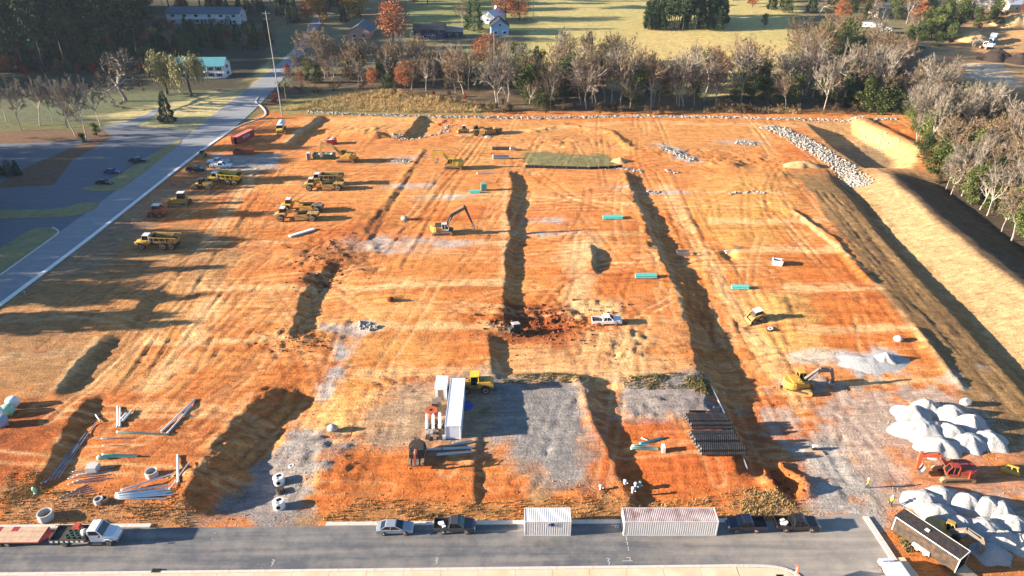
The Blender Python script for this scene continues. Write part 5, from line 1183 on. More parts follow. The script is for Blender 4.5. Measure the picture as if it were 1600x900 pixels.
f = MB(); f.bb(-6, 3.7, -1.3, 1.3, .7, .85); f.prism([(3.7, .7, 1.2), (3.7, .88, 1.2), (4.4, .75, .5), (5.2, .7, .12), (5.2, .6, .12), (4.2, .6, .5)]); f.build('frame', 'red_trailer', o)
for i in range(3):
    w0 = -1.28 + i * .86; MB().bb(-6, 3.6, w0, w0 + .82, .854, .90 + .004 * i).build('deck_board', 'deck_wood', o)
for x, y in [(-3.1, .9), (-.9, .9), (-2.6, -.9)]: MB().bb(x, x + .8, y - .38, y + .38, .912, .925).build('deck_plate', 'red_trailer', o)
for x in (-1.6, -.5):
    for y in (-1.15, 1.15): wheel(o, x, y, .36, .24, 'white_dull')
# ---------------------------------------------------------------- enclosed trailer and van at the corner
o = thing('box_trailer', 'dark grey box trailer with open rear beside gravel stockpile', 'trailer', place(1447, 858, 0), -.98)
paint('trailer_grey', '33312f', .5, metal=.0, var=.08, dirt=.25)
s_ = MB(); s_.bb(-4.1, 4.1, -1.2, -1.14, .5, 2.75); s_.build('side_wall', 'trailer_grey', o); s_ = MB(); s_.bb(-4.1, 4.1, 1.14, 1.2, .5, 2.75); s_.build('side_wall', 'trailer_grey', o)
MB().bb(-4.1, 4.1, -1.14, 1.14, .5, .6).build('floor', 'machine_black', o)
MB().prism([(-4.4, .5, 1.15), (-4.4, 2.7, 1.15), (-4.08, 2.7, 1.19), (-4.08, .5, 1.19)]).build('front_wall', 'trailer_grey', o)
r = MB(); r.bb(-4.15, 4.12, -1.14, 1.14, 2.72, 2.8); r.build('roof', 'trailer_grey', o); MB().bb(-.9, -.4, -.2, .25, 2.8, 2.9).build('roof_vent', 'white_dull', o)
tr = MB(); 
for s in (-1, 1): tr.bb(-4.15, 4.13, s * 1.2 - .03, s * 1.2 + .03, 2.72, 2.83); tr.bb(4.03, 4.13, s * 1.2 - .03, s * 1.2 + .03, .5, 2.72); tr.bb(-4.15, -4.05, s * 1.2 - .03, s * 1.2 + .03, .5, 2.72)
tr.bb(4.04, 4.14, -1.15, 1.15, 2.74, 2.84); tr.build('corner_trim', 'white_dull', o)
MB().box((5.1, 0, .28), (2.1, 2.2, .08), ry=.22).build('ramp_door', 'deck_wood', o)
for s in (-1, 1): MB().prism([(-1.3, .5, .12), (-1.2, 1.0, .12), (.9, 1.0, .12), (1.0, .5, .12)], s * 1.31).build('mudguard', 'white_dull', o)
for x in (-.6, .4):
    for y in (-1.3, 1.3): wheel(o, x, y, .36, .22, 'white_dull')
MB().tube([(-4.4, 0, .55), (-5.6, 0, .5)], .07).build('drawbar', 'machine_black', o); settle(o, 5, 2)
for i, (x, y, z, l) in enumerate([(3.1, -.4, .5, 'left'), (3.0, .5, .6, 'right')]):
    pass
o = thing('parked_van', 'pale lilac white van at the bottom edge near the pavement', 'van', place(1399, 910, .05), D / 2 + .1)
paint('van_white', 'c9cbda', .4, var=.04, coat=.3)
MB().prism([(-2.6, .35, .95), (-2.65, 1.2, 1.0), (-2.5, 2.15, .85), (1.2, 2.2, .85), (2.0, 1.35, .95), (2.75, 1.1, .9), (2.85, .4, .88)]).build('body', 'van_white', o, bevel=.12)
MB().prism([(1.22, 2.1, .8), (1.3, 2.13, .8), (2.08, 1.38, .86), (1.96, 1.36, .86)]).build('windscreen', 'glass', o)
for x in (-1.7, 1.8):
    for y in (-.9, .9): wheel(o, x, y, .36, .24, 'rim_alloy')
# ================================================================ shipping containers
def cont_mat(name, col, dirt, dc, rust=0):
    return paint(name, col, .6, var=.08, scale=1.0, dirt=dirt, dirtcol=dc)
cont_mat('container_white', 'd2cdc8', .15, 'a08a78'); cont_mat('container_roof_rust', 'b9a9a4', .85, '6e4038'); cont_mat('container_roof_white', 'd6d4d2', .1, 'a08070')
cont_mat('container_red', '9c3a36', .2, '7a4a40'); cont_mat('container_redroof', 'b06058', .3, '8a5a50'); cont_mat('office_white', 'd9dbe2', .06, 'b09a84'); paint('sign_blue', '2a4a8c', .5, var=.1); paint('sign_black', '141416', .6, var=.1)
def corr(L, pitch, dep):
    n = int(L / pitch); q = []
    for i in range(n):
        x = -L / 2 + i * L / n; p = L / n
        q += [(x, 0), (x + p * .3, 0), (x + p * .45, dep), (x + p * .8, dep)]
    return q + [(L / 2, 0)]
def container(name, label, pos, rz, L, mats, H=2.59, Wd=2.44, roofm=None, doors=None, open_door=False):
    o = thing(name, label, 'container', pos, rz); m = mats
    for s in (-1, 1):
        c = corr(L - .24, .28, .05); b = MB()
        for (x0, d0), (x1, d1) in zip(c[:-1], c[1:]): b.quad((x0, s * (Wd / 2 - .015 - d0), .16), (x1, s * (Wd / 2 - .015 - d1), .16), (x1, s * (Wd / 2 - .015 - d1), H - .1), (x0, s * (Wd / 2 - .015 - d0), H - .1))
        b.build('side_panel', m, o)
    c = corr(L - .2, .24, .035); b = MB()
    for (x0, d0), (x1, d1) in zip(c[:-1], c[1:]): b.quad((x0, -Wd / 2 + .08, H - .03 - d0), (x1, -Wd / 2 + .08, H - .03 - d1), (x1, Wd / 2 - .08, H - .03 - d1), (x0, Wd / 2 - .08, H - .03 - d0))
    b.build('roof', roofm or m, o)
    f = MB()
    for sx in (-1, 1):
        for sy in (-1, 1): f.box((sx * (L / 2 - .07), sy * (Wd / 2 - .07), H / 2), (.14, .14, H))
        f.bb(sx * L / 2 - .1 if sx > 0 else -L / 2, sx * L / 2 if sx > 0 else -L / 2 + .1, -Wd / 2 + .14, Wd / 2 - .14, 0, .16); f.bb(sx * L / 2 - .1 if sx > 0 else -L / 2, sx * L / 2 if sx > 0 else -L / 2 + .1, -Wd / 2 + .14, Wd / 2 - .14, H - .12, H)
    for sy in (-1, 1): f.box((0, sy * (Wd / 2 - .04), .08), (L - .28, .08, .16)); f.box((0, sy * (Wd / 2 - .04), H - .05), (L - .28, .08, .1))
    f.build('corner_frame', m, o); MB().bb(-L / 2 + .1, L / 2 - .1, -Wd / 2 + .1, Wd / 2 - .1, .1, .16).build('floor', 'machine_black', o)
    MB().bb(-L / 2 + .05, -L / 2 + .09, -Wd / 2 + .14, Wd / 2 - .14, .16, H - .12).build('end_wall', m, o)
    for s in (-1, 1):
        if open_door and s > 0: continue
        d = MB().bb(L / 2 - .09, L / 2 - .05, .01 if s > 0 else -Wd / 2 + .14, Wd / 2 - .14 if s > 0 else -.01, .16, H - .12).build('door', m, o)
        for k in (.3, .8): MB().cyl((L / 2 - .02, s * k, .2), (L / 2 - .02, s * k, H - .15), .025, n=6).build('locking_bar', 'steel', d)
    return o
def text_mesh(name, body, mat, size, parent, loc, rot, shear=0, bold=.02):
    cu = bpy.data.curves.new(name, 'FONT'); cu.body = body; cu.size = size; cu.align_x = 'CENTER'; cu.align_y = 'CENTER'; cu.shear = shear; cu.offset = bold; cu.extrude = .004; cu.resolution_u = 3
    tmp = bpy.data.objects.new(name, cu); COL.objects.link(tmp); dg = bpy.context.evaluated_depsgraph_get(); me = bpy.data.meshes.new_from_object(tmp.evaluated_get(dg)); bpy.data.objects.remove(tmp)
    me.materials.clear(); me.materials.append(MATS[mat]); o = bpy.data.objects.new(name, me); COL.objects.link(o); o.parent = parent; o.location = loc; o.rotation_euler = rot
    return o
p = Vector((*P(855.5, 838), .05)); c20 = container('shipping_container', 'short white shipping container with small sign on the street', p + Vector((0, 1.24, 0)), .0, 6.06, 'container_white', roofm='container_roof_white')
b = MB().bb(-.05, 1.15, -1.262, -1.235, 1.72, 2.42).build('sign_board', 'white_paint', c20)
MB().bb(.36, .8, -1.268, -1.263, 1.84, 2.4).build('sign_block', 'sign_blue', b)
text_mesh('sign_lettering', 'AAC', 'sign_black', .56, b, (.58, -1.272, 2.1), (math.pi / 2, 0, 0))
MB().bb(.0, 1.1, -1.268, -1.264, 1.76, 1.82).build('sign_line', 'sign_blue', b)
p = Vector((*P(1046.5, 838), .05)); container('shipping_container', 'long white shipping container with rust streaked roof on the street', p + Vector((0, 1.24, 0)), math.pi, 12.19, 'container_white', roofm='container_roof_rust')
p = at(702, 690); o = container('office_container', 'white office container with smooth roof beside the storage racks', Vector((P(708.5, 690)[0], P(708.5, 690)[1] + 6.1, hfun(*P(708, 660)) + .03)), math.pi / 2, 12.19, 'office_white', roofm='office_white')
o = thing('white_shed', 'small white roofed lean-to on the far left of office container', 'shed', Vector((P(690, 626)[0], P(690, 626)[1] + 1.5, hfun(*P(690, 620)))), 0)
MB().bb(-.95, .9, -1.6, 1.6, .0, 2.3).build('wall', 'office_white', o); MB().box((-.02, 0, 2.42), (2.05, 3.5, .12), ry=.05).build('roof', 'office_white', o); MB().bb(-.5, .4, -1.63, -1.6, .05, 2.0).build('door', 'machine_grey', o)
p = at(371, 224); o = container('shipping_container', 'red shipping container with white lettering near the street bend', Vector((p.x + 1.0, p.y + 3.2, p.z + .02)), math.pi / 2 - math.pi - .28, 9.5, 'container_red', roofm='container_redroof', open_door=True)
text_mesh('lettering', 'TRITON', 'white_paint', 1.1, o, (0, 1.235, 1.5), (math.pi / 2, 0, math.pi), .25)
o = thing('red_skip', 'low red open skip in front of the red container', 'skip', place(381, 240), .0); 
b = MB()
for s in (-1, 1): b.box((0, s * 1.15, .75), (6, .1, 1.4)); b.box((s * 2.95, 0, .75), (.1, 2.2, 1.4))
b.bb(-2.9, 2.9, -1.1, 1.1, .05, .15); b.build('skip_body', 'machine_red', o)
for s in (-1, 1):
    for i in range(6): MB().bb(-2.6 + i, -2.45 + i, s * 1.2 - .04, s * 1.2 + .04, .1, 1.4).build('rib', 'machine_red', o)
settle(o, 5, 2)
for i, x in enumerate((-.6, .5)): q = MB().box((0, 0, .25), (.6, .6, .5), top=(.8, .8)).build('white_sack', 'white_dull'); q.location = o.location + Vector((x, .1, .15)); tag(q, ('left', 'right')[i] + ' white sack lying in the low red skip', 'sack', 'sacks in the red skip')
paint('dumpster_green', '1f5a44', .5, var=.15, dirt=.2)
def dumpster(px, py, label, mat, L=6.5, rz=0, cat='dumpster'):
    o = thing('dumpster', label, cat, place(px, py), rz); b = MB()
    for s in (-1, 1): b.add([(-L / 2, s * 1.0, .15), (L / 2, s * 1.0, .15), (L / 2 + .2, s * 1.2, 1.75), (-L / 2 - .2, s * 1.2, 1.75), (-L / 2, s * .92, .15), (L / 2, s * .92, .15), (L / 2 + .2, s * 1.12, 1.75), (-L / 2 - .2, s * 1.12, 1.75)], [(0, 1, 2, 3), (7, 6, 5, 4), (3, 2, 6, 7), (0, 3, 7, 4), (1, 5, 6, 2)])
    for s in (-1, 1): b.box((s * (L / 2 + .08), 0, .95), (.12, 2.2, 1.6))
    b.bb(-L / 2, L / 2, -1, 1, .1, .2); b.build('skip_body', mat, o); r = MB()
    for s in (-1, 1):
        for i in range(7): r.box((-L / 2 + .4 + i * (L - .8) / 6, s * 1.14, .95), (.12, .16, 1.6))
    r.build('rib', mat, o); 
    j = MB(); rr = random.Random(int(px))
    for i in range(22): j.box((rr.uniform(-L / 2 + .4, L / 2 - .4), rr.uniform(-.8, .8), 1.45 + rr.random() * .3), (rr.uniform(.3, 1.1), rr.uniform(.2, .6), .3), rz=rr.random() * 3, ry=rr.uniform(-.4, .4))
    j.build('rubbish', 'white_dull', o); return settle(o, 5, 2)
dumpster(507, 248, 'dark green dumpster full of pale rubbish left of the excavator', 'dumpster_green')
dumpster(519, 225, 'small dark red dumpster on the soil behind the green one', 'red_trailer', 2.6)
q = thing('portable_toilet', 'pale upright portable toilet left of the green dumpster', 'toilet', place(483, 249), .1)
MB().bb(-.6, .6, -.6, .6, .1, 2.1).build('cabin', 'white_dull', q, bevel=.05); MB().box((0, 0, 2.22), (1.25, 1.25, .25), top=(.75, .75)).build('roof', 'white_dull', q); MB().bb(-.45, .45, -.63, -.6, .15, 1.95).build('door', 'machine_grey', q); MB().bb(-.65, .65, -.65, .65, 0, .1).build('base', 'machine_black', q)
# ================================================================ houses
for n_, c_ in [('siding_white', 'd5d7da'), ('siding_blue', '8fb0cc'), ('siding_navy', '2b3550'), ('brick_pink', 'b08a78'), ('roof_teal', '4f8d96'), ('roof_grey', '5c6672'), ('roof_dark', '2c2f38'), ('roof_brown', '8d8378'), ('siding_tan', 'b7a48c'), ('shutter', '2d2f34'), ('metal_pale', 'c5cad2')]:
    paint(n_, c_, .8, var=.08, scale=.6, spec=.2)
def house(label, pos, rz, L, Wd, eave, ridge, wall, roof, wins=(), doors=(), chimney=None, over=.5, shutters=False, name='house', cat='house', porch=None):
    """ridge along x; wins: (side, along, z, w, h), side f/b/l/r"""
    o = thing(name, label, cat, pos, rz); w2 = Wd / 2; l2 = L / 2
    b = MB(); b.add([(-l2, -w2, -2), (l2, -w2, -2), (l2, w2, -2), (-l2, w2, -2), (-l2, -w2, eave), (l2, -w2, eave), (l2, w2, eave), (-l2, w2, eave), (-l2, 0, ridge), (l2, 0, ridge)],
        [(0, 1, 5, 4), (2, 3, 7, 6), (1, 2, 6, 9, 5), (3, 0, 4, 8, 7), (4, 5, 9, 8), (6, 7, 8, 9)]); b.build('wall', wall, o)
    sl = (ridge - eave) / w2; r = MB()
    for s in (-1, 1):
        e = s * (w2 + over); ze = eave - over * sl
        r.add([(-l2 - over, 0, ridge + .05), (l2 + over, 0, ridge + .05), (l2 + over, e, ze + .05), (-l2 - over, e, ze + .05), (-l2 - over, 0, ridge + .25), (l2 + over, 0, ridge + .25), (l2 + over, e, ze + .25), (-l2 - over, e, ze + .25)], [(0, 1, 2, 3), (7, 6, 5, 4), (0, 3, 7, 4), (1, 5, 6, 2), (2, 6, 7, 3)])
    rf = r.build('roof', roof, o)
    def put(side, a, z, ww, hh, nm, frame, fill):
        M = {'f': Matrix.Translation((a, -w2, z)), 'b': Matrix.Translation((a, w2, z)) @ Matrix.Rotation(math.pi, 4, 'Z'), 'r': Matrix.Translation((l2, a, z)) @ Matrix.Rotation(math.pi / 2, 4, 'Z'), 'l': Matrix.Translation((-l2, a, z)) @ Matrix.Rotation(-math.pi / 2, 4, 'Z')}[side]
        f = xf(MB().box((0, -.04, 0), (ww + .24, .1, hh + .24)), M).build(nm, frame, o); xf(MB().box((0, -.07, 0), (ww, .1, hh)), M).build('pane' if nm == 'window' else 'panel', fill, f)
        if shutters and nm == 'window':
            for s in (-1, 1): xf(MB().box((s * (ww / 2 + .4), -.05, 0), (.45, .1, hh + .2)), M).build('shutter', 'shutter', f)
    for wn in wins: put(*wn, 'window', 'siding_white', 'glass')
    for d in doors: put(*d, 'door', 'siding_white', 'shutter')
    if chimney: MB().box((chimney[0], chimney[1], ridge + .4), (1, 1.4, 2.6)).build('chimney', 'siding_white', rf)
    if porch:
        x0, x1, dep, zz = porch; m_ = MB().bb(x0, x1, -w2 - dep, -w2, zz, zz + .25); pr = m_.build('porch', 'siding_white', o)
        n_ = max(2, int((x1 - x0) / 4)); 
        for i in range(n_ + 1): MB().box((x0 + .1 + (x1 - x0 - .2) * i / n_, -w2 - dep + .12, zz / 2 - .5), (.2, .2, zz + 1)).build('post', 'siding_white', pr)
    return o
hp = at(314, 122); house('white house with teal roof behind the willows', hp + Vector((0, 4, 0)), .03, 22, 9, 5.4, 8.2, 'siding_white', 'roof_teal', [('f', a, z, 1.2, 1.3) for a in (-8, -4.5, 1, 5, 8.6) for z in (1.5, 4.1)] + [('r', 0, 1.6, 1.1, 1.3), ('r', 0, 4.4, 1.1, 1.3)], [('f', -1.5, 1.1, 1.1, 2.2)], shutters=True, porch=(-3.5, 3.5, 2.2, 2.8))
hp = at(320, 37); house('long white two storey house with grey roof in the upper left wood', hp + Vector((0, 5, 0)), -.04, 44, 11, 5.8, 8.6, 'siding_white', 'roof_grey', [('f', a, z, 2.0, 1.2) for a in (-18, -11, -4, 4, 11, 18.5) for z in (1.4, 4.5)] + [('r', -2, 4.3, 1.4, 1.2)], [('f', -1, 1.1, 1.1, 2.2), ('f', 1.2, 1.1, 1.1, 2.2)], porch=(-14, 15, 2.0, 2.9))
hp = at(559, 60); house('pink brick house with grey roof left of the russet oak', hp + Vector((1, 9, 0)), math.pi / 2, 20, 12, 3.6, 7.0, 'brick_pink', 'roof_grey', [('l', -2.5, 1.6, 1.4, 1.3), ('l', 2.5, 1.6, 1.4, 1.3), ('f', 2, 1.6, 1.3, 1.3)])
hp = at(668, 62); house('navy house with white trimmed windows, taller left wing', hp + Vector((1, 5, 0)), .0, 17, 10, 5.0, 7.6, 'siding_navy', 'roof_dark', [('f', -6, 4.0, 1.5, 1.4), ('f', -2, 1.6, 1.8, 1.4), ('f', 2.5, 1.6, 1.8, 1.4), ('f', 6, 4, 1.2, 1.2)], [('f', 0.2, 1.1, 1.2, 2.2)])
hp = at(704, 60); house('low navy annexe right of the taller navy house', hp + Vector((1, 5, 0)), .0, 11, 8, 3.4, 5.4, 'siding_navy', 'roof_brown', [('f', -1.5, 1.8, 1.6, 1.3), ('f', 2.5, 1.8, 1.2, 1.2)])
hp = at(777, 56); house('light blue gabled house with dark roof behind the lawn', hp + Vector((1, 7, 0)), math.pi / 2 + .08, 14, 10, 5.0, 8.6, 'siding_blue', 'roof_dark', [('l', 0, 5.8, 1.2, 1.2), ('l', -2.5, 1.8, 1.6, 1.3), ('l', 2.5, 1.8, 1.6, 1.3), ('f', 3, 2, 1.2, 1.3), ('f', -2, 2, 1.2, 1.3)], porch=None)
hp = at(765, 38); house('white wing with solar panel behind the blue house', hp + Vector((2, 8, 0)), math.pi / 2 - .5, 14, 9, 4.2, 7.0, 'siding_white', 'metal_pale', [('l', 0, 2, 1.4, 1.2)], chimney=(5, 1))
hp = at(1001, 117); house('small white shed with pale metal roof in the thicket', hp + Vector((0, 4, 0)), .02, 7.6, 7, 4.6, 5.9, 'siding_white', 'metal_pale', [('f', -2, 1.6, 1, 1.2)], [('f', 1.5, 1.2, 2.2, 2.4)], name='shed', cat='shed', over=.3)
hp = at(1397, 28); house('tan house among the trees at the top right', hp + Vector((0, 6, 0)), .1, 22, 11, 5, 8, 'siding_tan', 'roof_brown', [('f', a, z, 1.4, 1.4) for a in (-8, -3, 3, 8) for z in (1.6, 4.2)])
hp = at(1530, 12); house('pale house half hidden by trees at the top right', hp, -.3, 15, 9, 4, 7, 'siding_white', 'roof_brown', [('f', -3, 1.6, 1.4, 1.4), ('f', 3, 1.6, 1.4, 1.4)])
hp = at(1580, 16); house('small pale house in the top right corner', hp, .2, 12, 8, 4, 6.6, 'siding_tan', 'metal_pale', [('f', 0, 1.6, 1.4, 1.4)])
def camper(px, py, rz, L, label):
    o = thing('camper_trailer', label, 'camper', place(px, py), rz)
    MB().prism([(-L / 2, .6, 1.2), (-L / 2, 3.0, 1.15), (L / 2 - .8, 3.05, 1.15), (L / 2, 2.2, 1.15), (L / 2 - .3, .6, 1.2)]).build('body', 'siding_white', o, bevel=.08)
    for i in range(max(1, int(L / 3))): MB().bb(-L / 2 + 1.2 + i * 3, -L / 2 + 2.1 + i * 3, -1.24, -1.18, 1.6, 2.2).build('window', 'glass', o)
    MB().bb(-.5, .5, -.4, .4, 3.03, 3.25).build('roof_vent', 'white_dull', o)
    for x in (-.5, .5):
        for y in (-1.1, 1.1): wheel(o, x, y, .36, .22)
    MB().tube([(L / 2 - .4, 0, .6), (L / 2 + 1.2, 0, .55)], .07).build('drawbar', 'machine_black', o); return settle(o, 4, 2)
camper(1362, 44, -.35, 11, 'white camper farthest back among the upper right trees'); camper(1384, 52, -.7, 6.5, 'short white camper turned away in the upper right yard'); camper(1400, 74, -.04, 12, 'longest white camper with dark windows in the upper right yard')
sedan(1372, 52, -.5, 'white car parked between the campers', 'white_paint')
for px, py, m_, lb in [(1428, 74, 'blue_paint', 'blue car at the right end of the camper yard'), (1440, 76, 'slate_paint', 'grey car beyond the long camper')]: sedan(px, py, .3, lb, m_)
# ================================================================ poles
paint('wood_pole', '7d6f60', .9, var=.2); paint('steel_pole', '8a8a88', .6, var=.1, metal=.2)
def pole(px, py, h, r, mat, label, arm=True):
    o = thing('utility_pole', label, 'pole', place(px, py), 0)
    MB().cyl((0, 0, -.5), (0, 0, h), r, r * .55, 8).build('shaft', mat, o)
    if arm:
        for z in (h - .8, h - 2.6): MB().box((0, 0, z), (2.6, .12, .16)).build('crossarm', mat, o)
        for x in (-1.2, 0, 1.2): MB().cyl((x, 0, h - .72), (x, 0, h - .4), .07, n=6).build('insulator', 'steel', o)
pole(441, 181, 37, .24, 'steel_pole', 'very tall steel pole beside the side street bend')
pole(447, 155, 9, .16, 'wood_pole', 'short wooden pole behind the tall steel pole', False)
pole(773, 142, 24, .28, 'wood_pole', 'tall wooden pole in the thicket below the blue house')
pole(953, 123, 8, .18, 'wood_pole', 'short pale pole in the thicket left of the shed', False)
pole(833, 33, 16, .2, 'wood_pole', 'pole beside the brown oak at the pasture edge')
# ================================================================ stockpiles, pipes, rings, rocks, people
def stone_mat(name, c1, c2, sc=3.0, bump=.6):
    m, t, b = new_mat(name); geo = N(t, 'ShaderNodeNewGeometry')
    nz = N(t, 'ShaderNodeTexNoise', ins={'Scale': sc, 'Detail': 8.0, 'Roughness': .75}); t.links.new(geo.outputs['Position'], nz.inputs['Vector'])
    mx = N(t, 'ShaderNodeMix', data_type='RGBA'); mr = N(t, 'ShaderNodeMapRange', ins={'From Min': .3, 'From Max': .7}); t.links.new(nz.outputs['Fac'], mr.inputs['Value']); t.links.new(mr.outputs[0], mx.inputs['Factor'])
    mx.inputs[6].default_value = (*rgb(c1), 1); mx.inputs[7].default_value = (*rgb(c2), 1); t.links.new(mx.outputs[2], b.inputs['Base Color']); b.inputs['Roughness'].default_value = 1; b.inputs['Specular IOR Level'].default_value = .1
    bn = N(t, 'ShaderNodeBump', ins={'Strength': bump, 'Distance': .32}); t.links.new(nz.outputs['Fac'], bn.inputs['Height']); t.links.new(bn.outputs[0], b.inputs['Normal'])
stone_mat('crushed_stone', '94928f', 'cfcdca', 5, 1.0); stone_mat('grey_stone', '8e8d8d', 'b9b7b4', 3); stone_mat('riprap_rock', '6b665e', 'b5afa6', 1.6); stone_mat('black_soil', '2c2623', '453a33', 2); stone_mat('tan_spoil', 'b08a5c', 'cfae7c', .8); stone_mat('soil_clod', '8d5532', 'b9804c', 1.2); stone_mat('dark_clod', '5a3522', '8a5233', 1.2)
def heap(px, py, rx, ry, h, mat, label, group=None, rz=0, peak=.0, sharp=1.0, seed=0, cat='stockpile', name='gravel_heap'):
    c = at(px, py); n = 44; k = 18; mb = MB(); ca, sa = math.cos(rz), math.sin(rz)
    rs = np.random.RandomState(seed + int(px)); ph = rs.uniform(0, 6.28, 5); am = rs.uniform(.02, .09, 5)
    def z_at(x, y): return hfun(c.x + x, c.y + y) - c.z
    for j in range(k + 1):
        f = j / k
        for i in range(n):
            a = 2 * math.pi * i / n; rad = f * (1 + sum(am[q] * math.sin((q + 2) * a + ph[q]) for q in range(5)))
            x, y = rx * rad * math.cos(a), ry * rad * math.sin(a); x, y = x * ca - y * sa + peak * (1 - f) * rx, x * sa + y * ca
            prof = (1 - f ** sharp) if sharp < 1.6 else (1 - f ** 2.1) * .6 + .4 * (1 - f)
            mb.v.append((x, y, z_at(x, y) - .08 * f, h * (prof * .85 + .15 * max(0, 1 - f * f))))
    va = np.array(mb.v); nz = fbm((c.x + va[:, 0]) / 1.8, (c.y + va[:, 1]) / 1.8, 4); nz2 = fbm((c.x + va[:, 0]) / .7, (c.y + va[:, 1]) / .7, 3); mb.v = [(a[0], a[1], a[2] + a[3] * (.92 + .22 * q) + .07 * q2 * min(1, a[3])) for a, q, q2 in zip(va, nz, nz2)]
    for j in range(k):
        for i in range(n): mb.f.append((j * n + i, j * n + (i + 1) % n, (j + 1) * n + (i + 1) % n, (j + 1) * n + i))
    o = mb.build(name, mat, smooth=True); o.location = c
    return tag(o, label, cat, group)
GA = 'white gravel stockpile beyond the red excavator'; GB = 'white gravel stockpile beside the dark trailer'
for i, (x, y, a, b_, h, l) in enumerate([(1424, 648, 3.4, 2.6, 1.9, 'leftmost small heap'), (1448, 640, 3.0, 2.3, 2.0, 'back left heap'), (1440, 676, 4.6, 3.6, 2.3, 'largest front left heap'), (1484, 648, 3.0, 2.4, 2.2, 'back middle heap'), (1482, 680, 3.0, 2.6, 2.2, 'middle heap'),
        (1466, 700, 3.6, 2.6, 1.9, 'front middle heap'), (1514, 664, 3.0, 2.6, 2.2, 'back right heap'), (1512, 694, 3.0, 2.5, 2.1, 'grey front right heap'), (1545, 690, 2.9, 2.6, 2.0, 'rightmost heap')]):
    heap(x, y, a, b_, h, 'crushed_stone' if i != 7 else 'grey_stone', f'{l} of the white gravel beyond the red excavator', GA, seed=i, sharp=2)
for i, (x, y, a, b_, h, l) in enumerate([(1442, 784, 3.0, 2.4, 1.7, 'leftmost heap'), (1472, 776, 2.8, 2.0, 1.7, 'back left heap'), (1463, 803, 3.0, 2.4, 1.7, 'heap right above the trailer'), (1508, 786, 2.6, 2.2, 1.8, 'back middle heap'), (1540, 794, 2.4, 2.0, 1.9, 'steep back right heap'), (1562, 800, 1.8, 2.0, 1.8, 'narrow heap'),
        (1500, 822, 2.2, 1.9, 1.6, 'small middle heap'), (1536, 828, 3.2, 2.3, 1.9, 'broad middle heap'), (1582, 822, 2.6, 2.0, 1.8, 'heap at the right edge of picture'), (1568, 846, 2.6, 2.0, 1.7, 'front middle heap'), (1548, 866, 2.6, 2.0, 1.6, 'front heap'), (1600, 852, 2.4, 2.2, 1.7, 'front right edge heap')]):
    heap(x, y, a, b_, h, 'crushed_stone', f'{l} of the white gravel beside the dark trailer', GB, seed=40 + i, sharp=2)
heap(1364, 566, 7.0, 3.2, .9, 'grey_stone', 'flat grey gravel spread around the pale gravel cone', None, sharp=2, seed=3); heap(1380, 564, 2.6, 2.2, 2.0, 'crushed_stone', 'pale gravel cone with a pointed shadow left of the bank', None, sharp=1, seed=4)
heap(1556, 93, 9, 8, 6.0, 'black_soil', 'left black soil cone in the upper right yard', 'black soil cones', sharp=1.1, seed=5, name='soil_heap'); heap(1597, 98, 10, 8, 5.5, 'black_soil', 'right black soil cone at the picture edge', 'black soil cones', sharp=1.1, seed=6, name='soil_heap')
heap(1520, 62, 10, 7, 5, 'tan_spoil', 'tan spoil heap left of the screening plant', None, seed=7, name='soil_heap'); heap(1590, 38, 16, 9, 6, 'tan_spoil', 'broad tan spoil heap in the upper right corner', None, seed=8, name='soil_heap', sharp=2)
heap(590, 212, 4, 2.4, 1.0, 'soil_clod', 'low dirt heap behind the green dumpster', None, seed=9, name='soil_heap', cat='dirt heap', sharp=2); heap(968, 252, 3, 2.2, 1.3, 'tan_spoil', 'tan dirt heap at the right end of grass plot', None, seed=10, name='soil_heap', cat='dirt heap'); heap(1252, 258, 6, 2.6, 1.4, 'tan_spoil', 'yellow dirt heap beside the rock channel', None, seed=11, name='soil_heap', cat='dirt heap', sharp=2)
heap(763, 214, 2, 1.2, .7, 'riprap_rock', 'small pale rubble heap before the far scraper', None, seed=12, cat='rubble')
# ---------------------------------------------------------------- rocks: too small to tell apart singly
def rock_mesh(pts, sizes, name, mat, seed=1, flat=.7):
    """one mesh of many irregular stones"""
    rs = np.random.RandomState(seed)
    ico = np.array([(0, 0, 1), (.9, 0, .35), (.28, .85, .35), (-.73, .53, .35), (-.73, -.53, .35), (.28, -.85, .35), (.5, .5, -.5), (-.5, .5, -.5), (-.5, -.5, -.5), (.5, -.5, -.5)], float)
    fs = np.array([(0, 1, 2), (0, 2, 3), (0, 3, 4), (0, 4, 5), (0, 5, 1), (1, 6, 2), (2, 6, 7), (2, 7, 3), (3, 7, 8), (3, 8, 4), (4, 8, 5), (5, 8, 9), (5, 9, 1), (1, 9, 6)])
    n = len(pts); V = np.repeat(ico[None], n, 0) * (1 + rs.uniform(-.3, .3, (n, 10, 1)))
    a = rs.uniform(0, 6.28, n); c, s = np.cos(a)[:, None], np.sin(a)[:, None]
    st = rs.uniform(.6, 1.3, (n, 1, 3)); st[..., 2] *= flat; V = V * st
    V = np.stack([V[..., 0] * c - V[..., 1] * s, V[..., 0] * s + V[..., 1] * c, V[..., 2]], -1) * np.array(sizes)[:, None, None] + np.array(pts)[:, None, :]
    F = (fs[None] + (np.arange(n) * 10)[:, None, None]).reshape(-1, 3)
    me = bpy.data.meshes.new(name); me.vertices.add(n * 10); me.vertices.foreach_set('co', V.astype(np.float32).ravel()); me.loops.add(F.size); me.loops.foreach_set('vertex_index', F.astype(np.int32).ravel()); me.polygons.add(len(F)); me.polygons.foreach_set('loop_start', np.arange(0, F.size, 3, dtype=np.int32)); me.update(calc_edges=True)
    me.materials.append(MATS[mat]); o = bpy.data.objects.new(name, me); COL.objects.link(o); o['kind'] = 'stuff'; return o
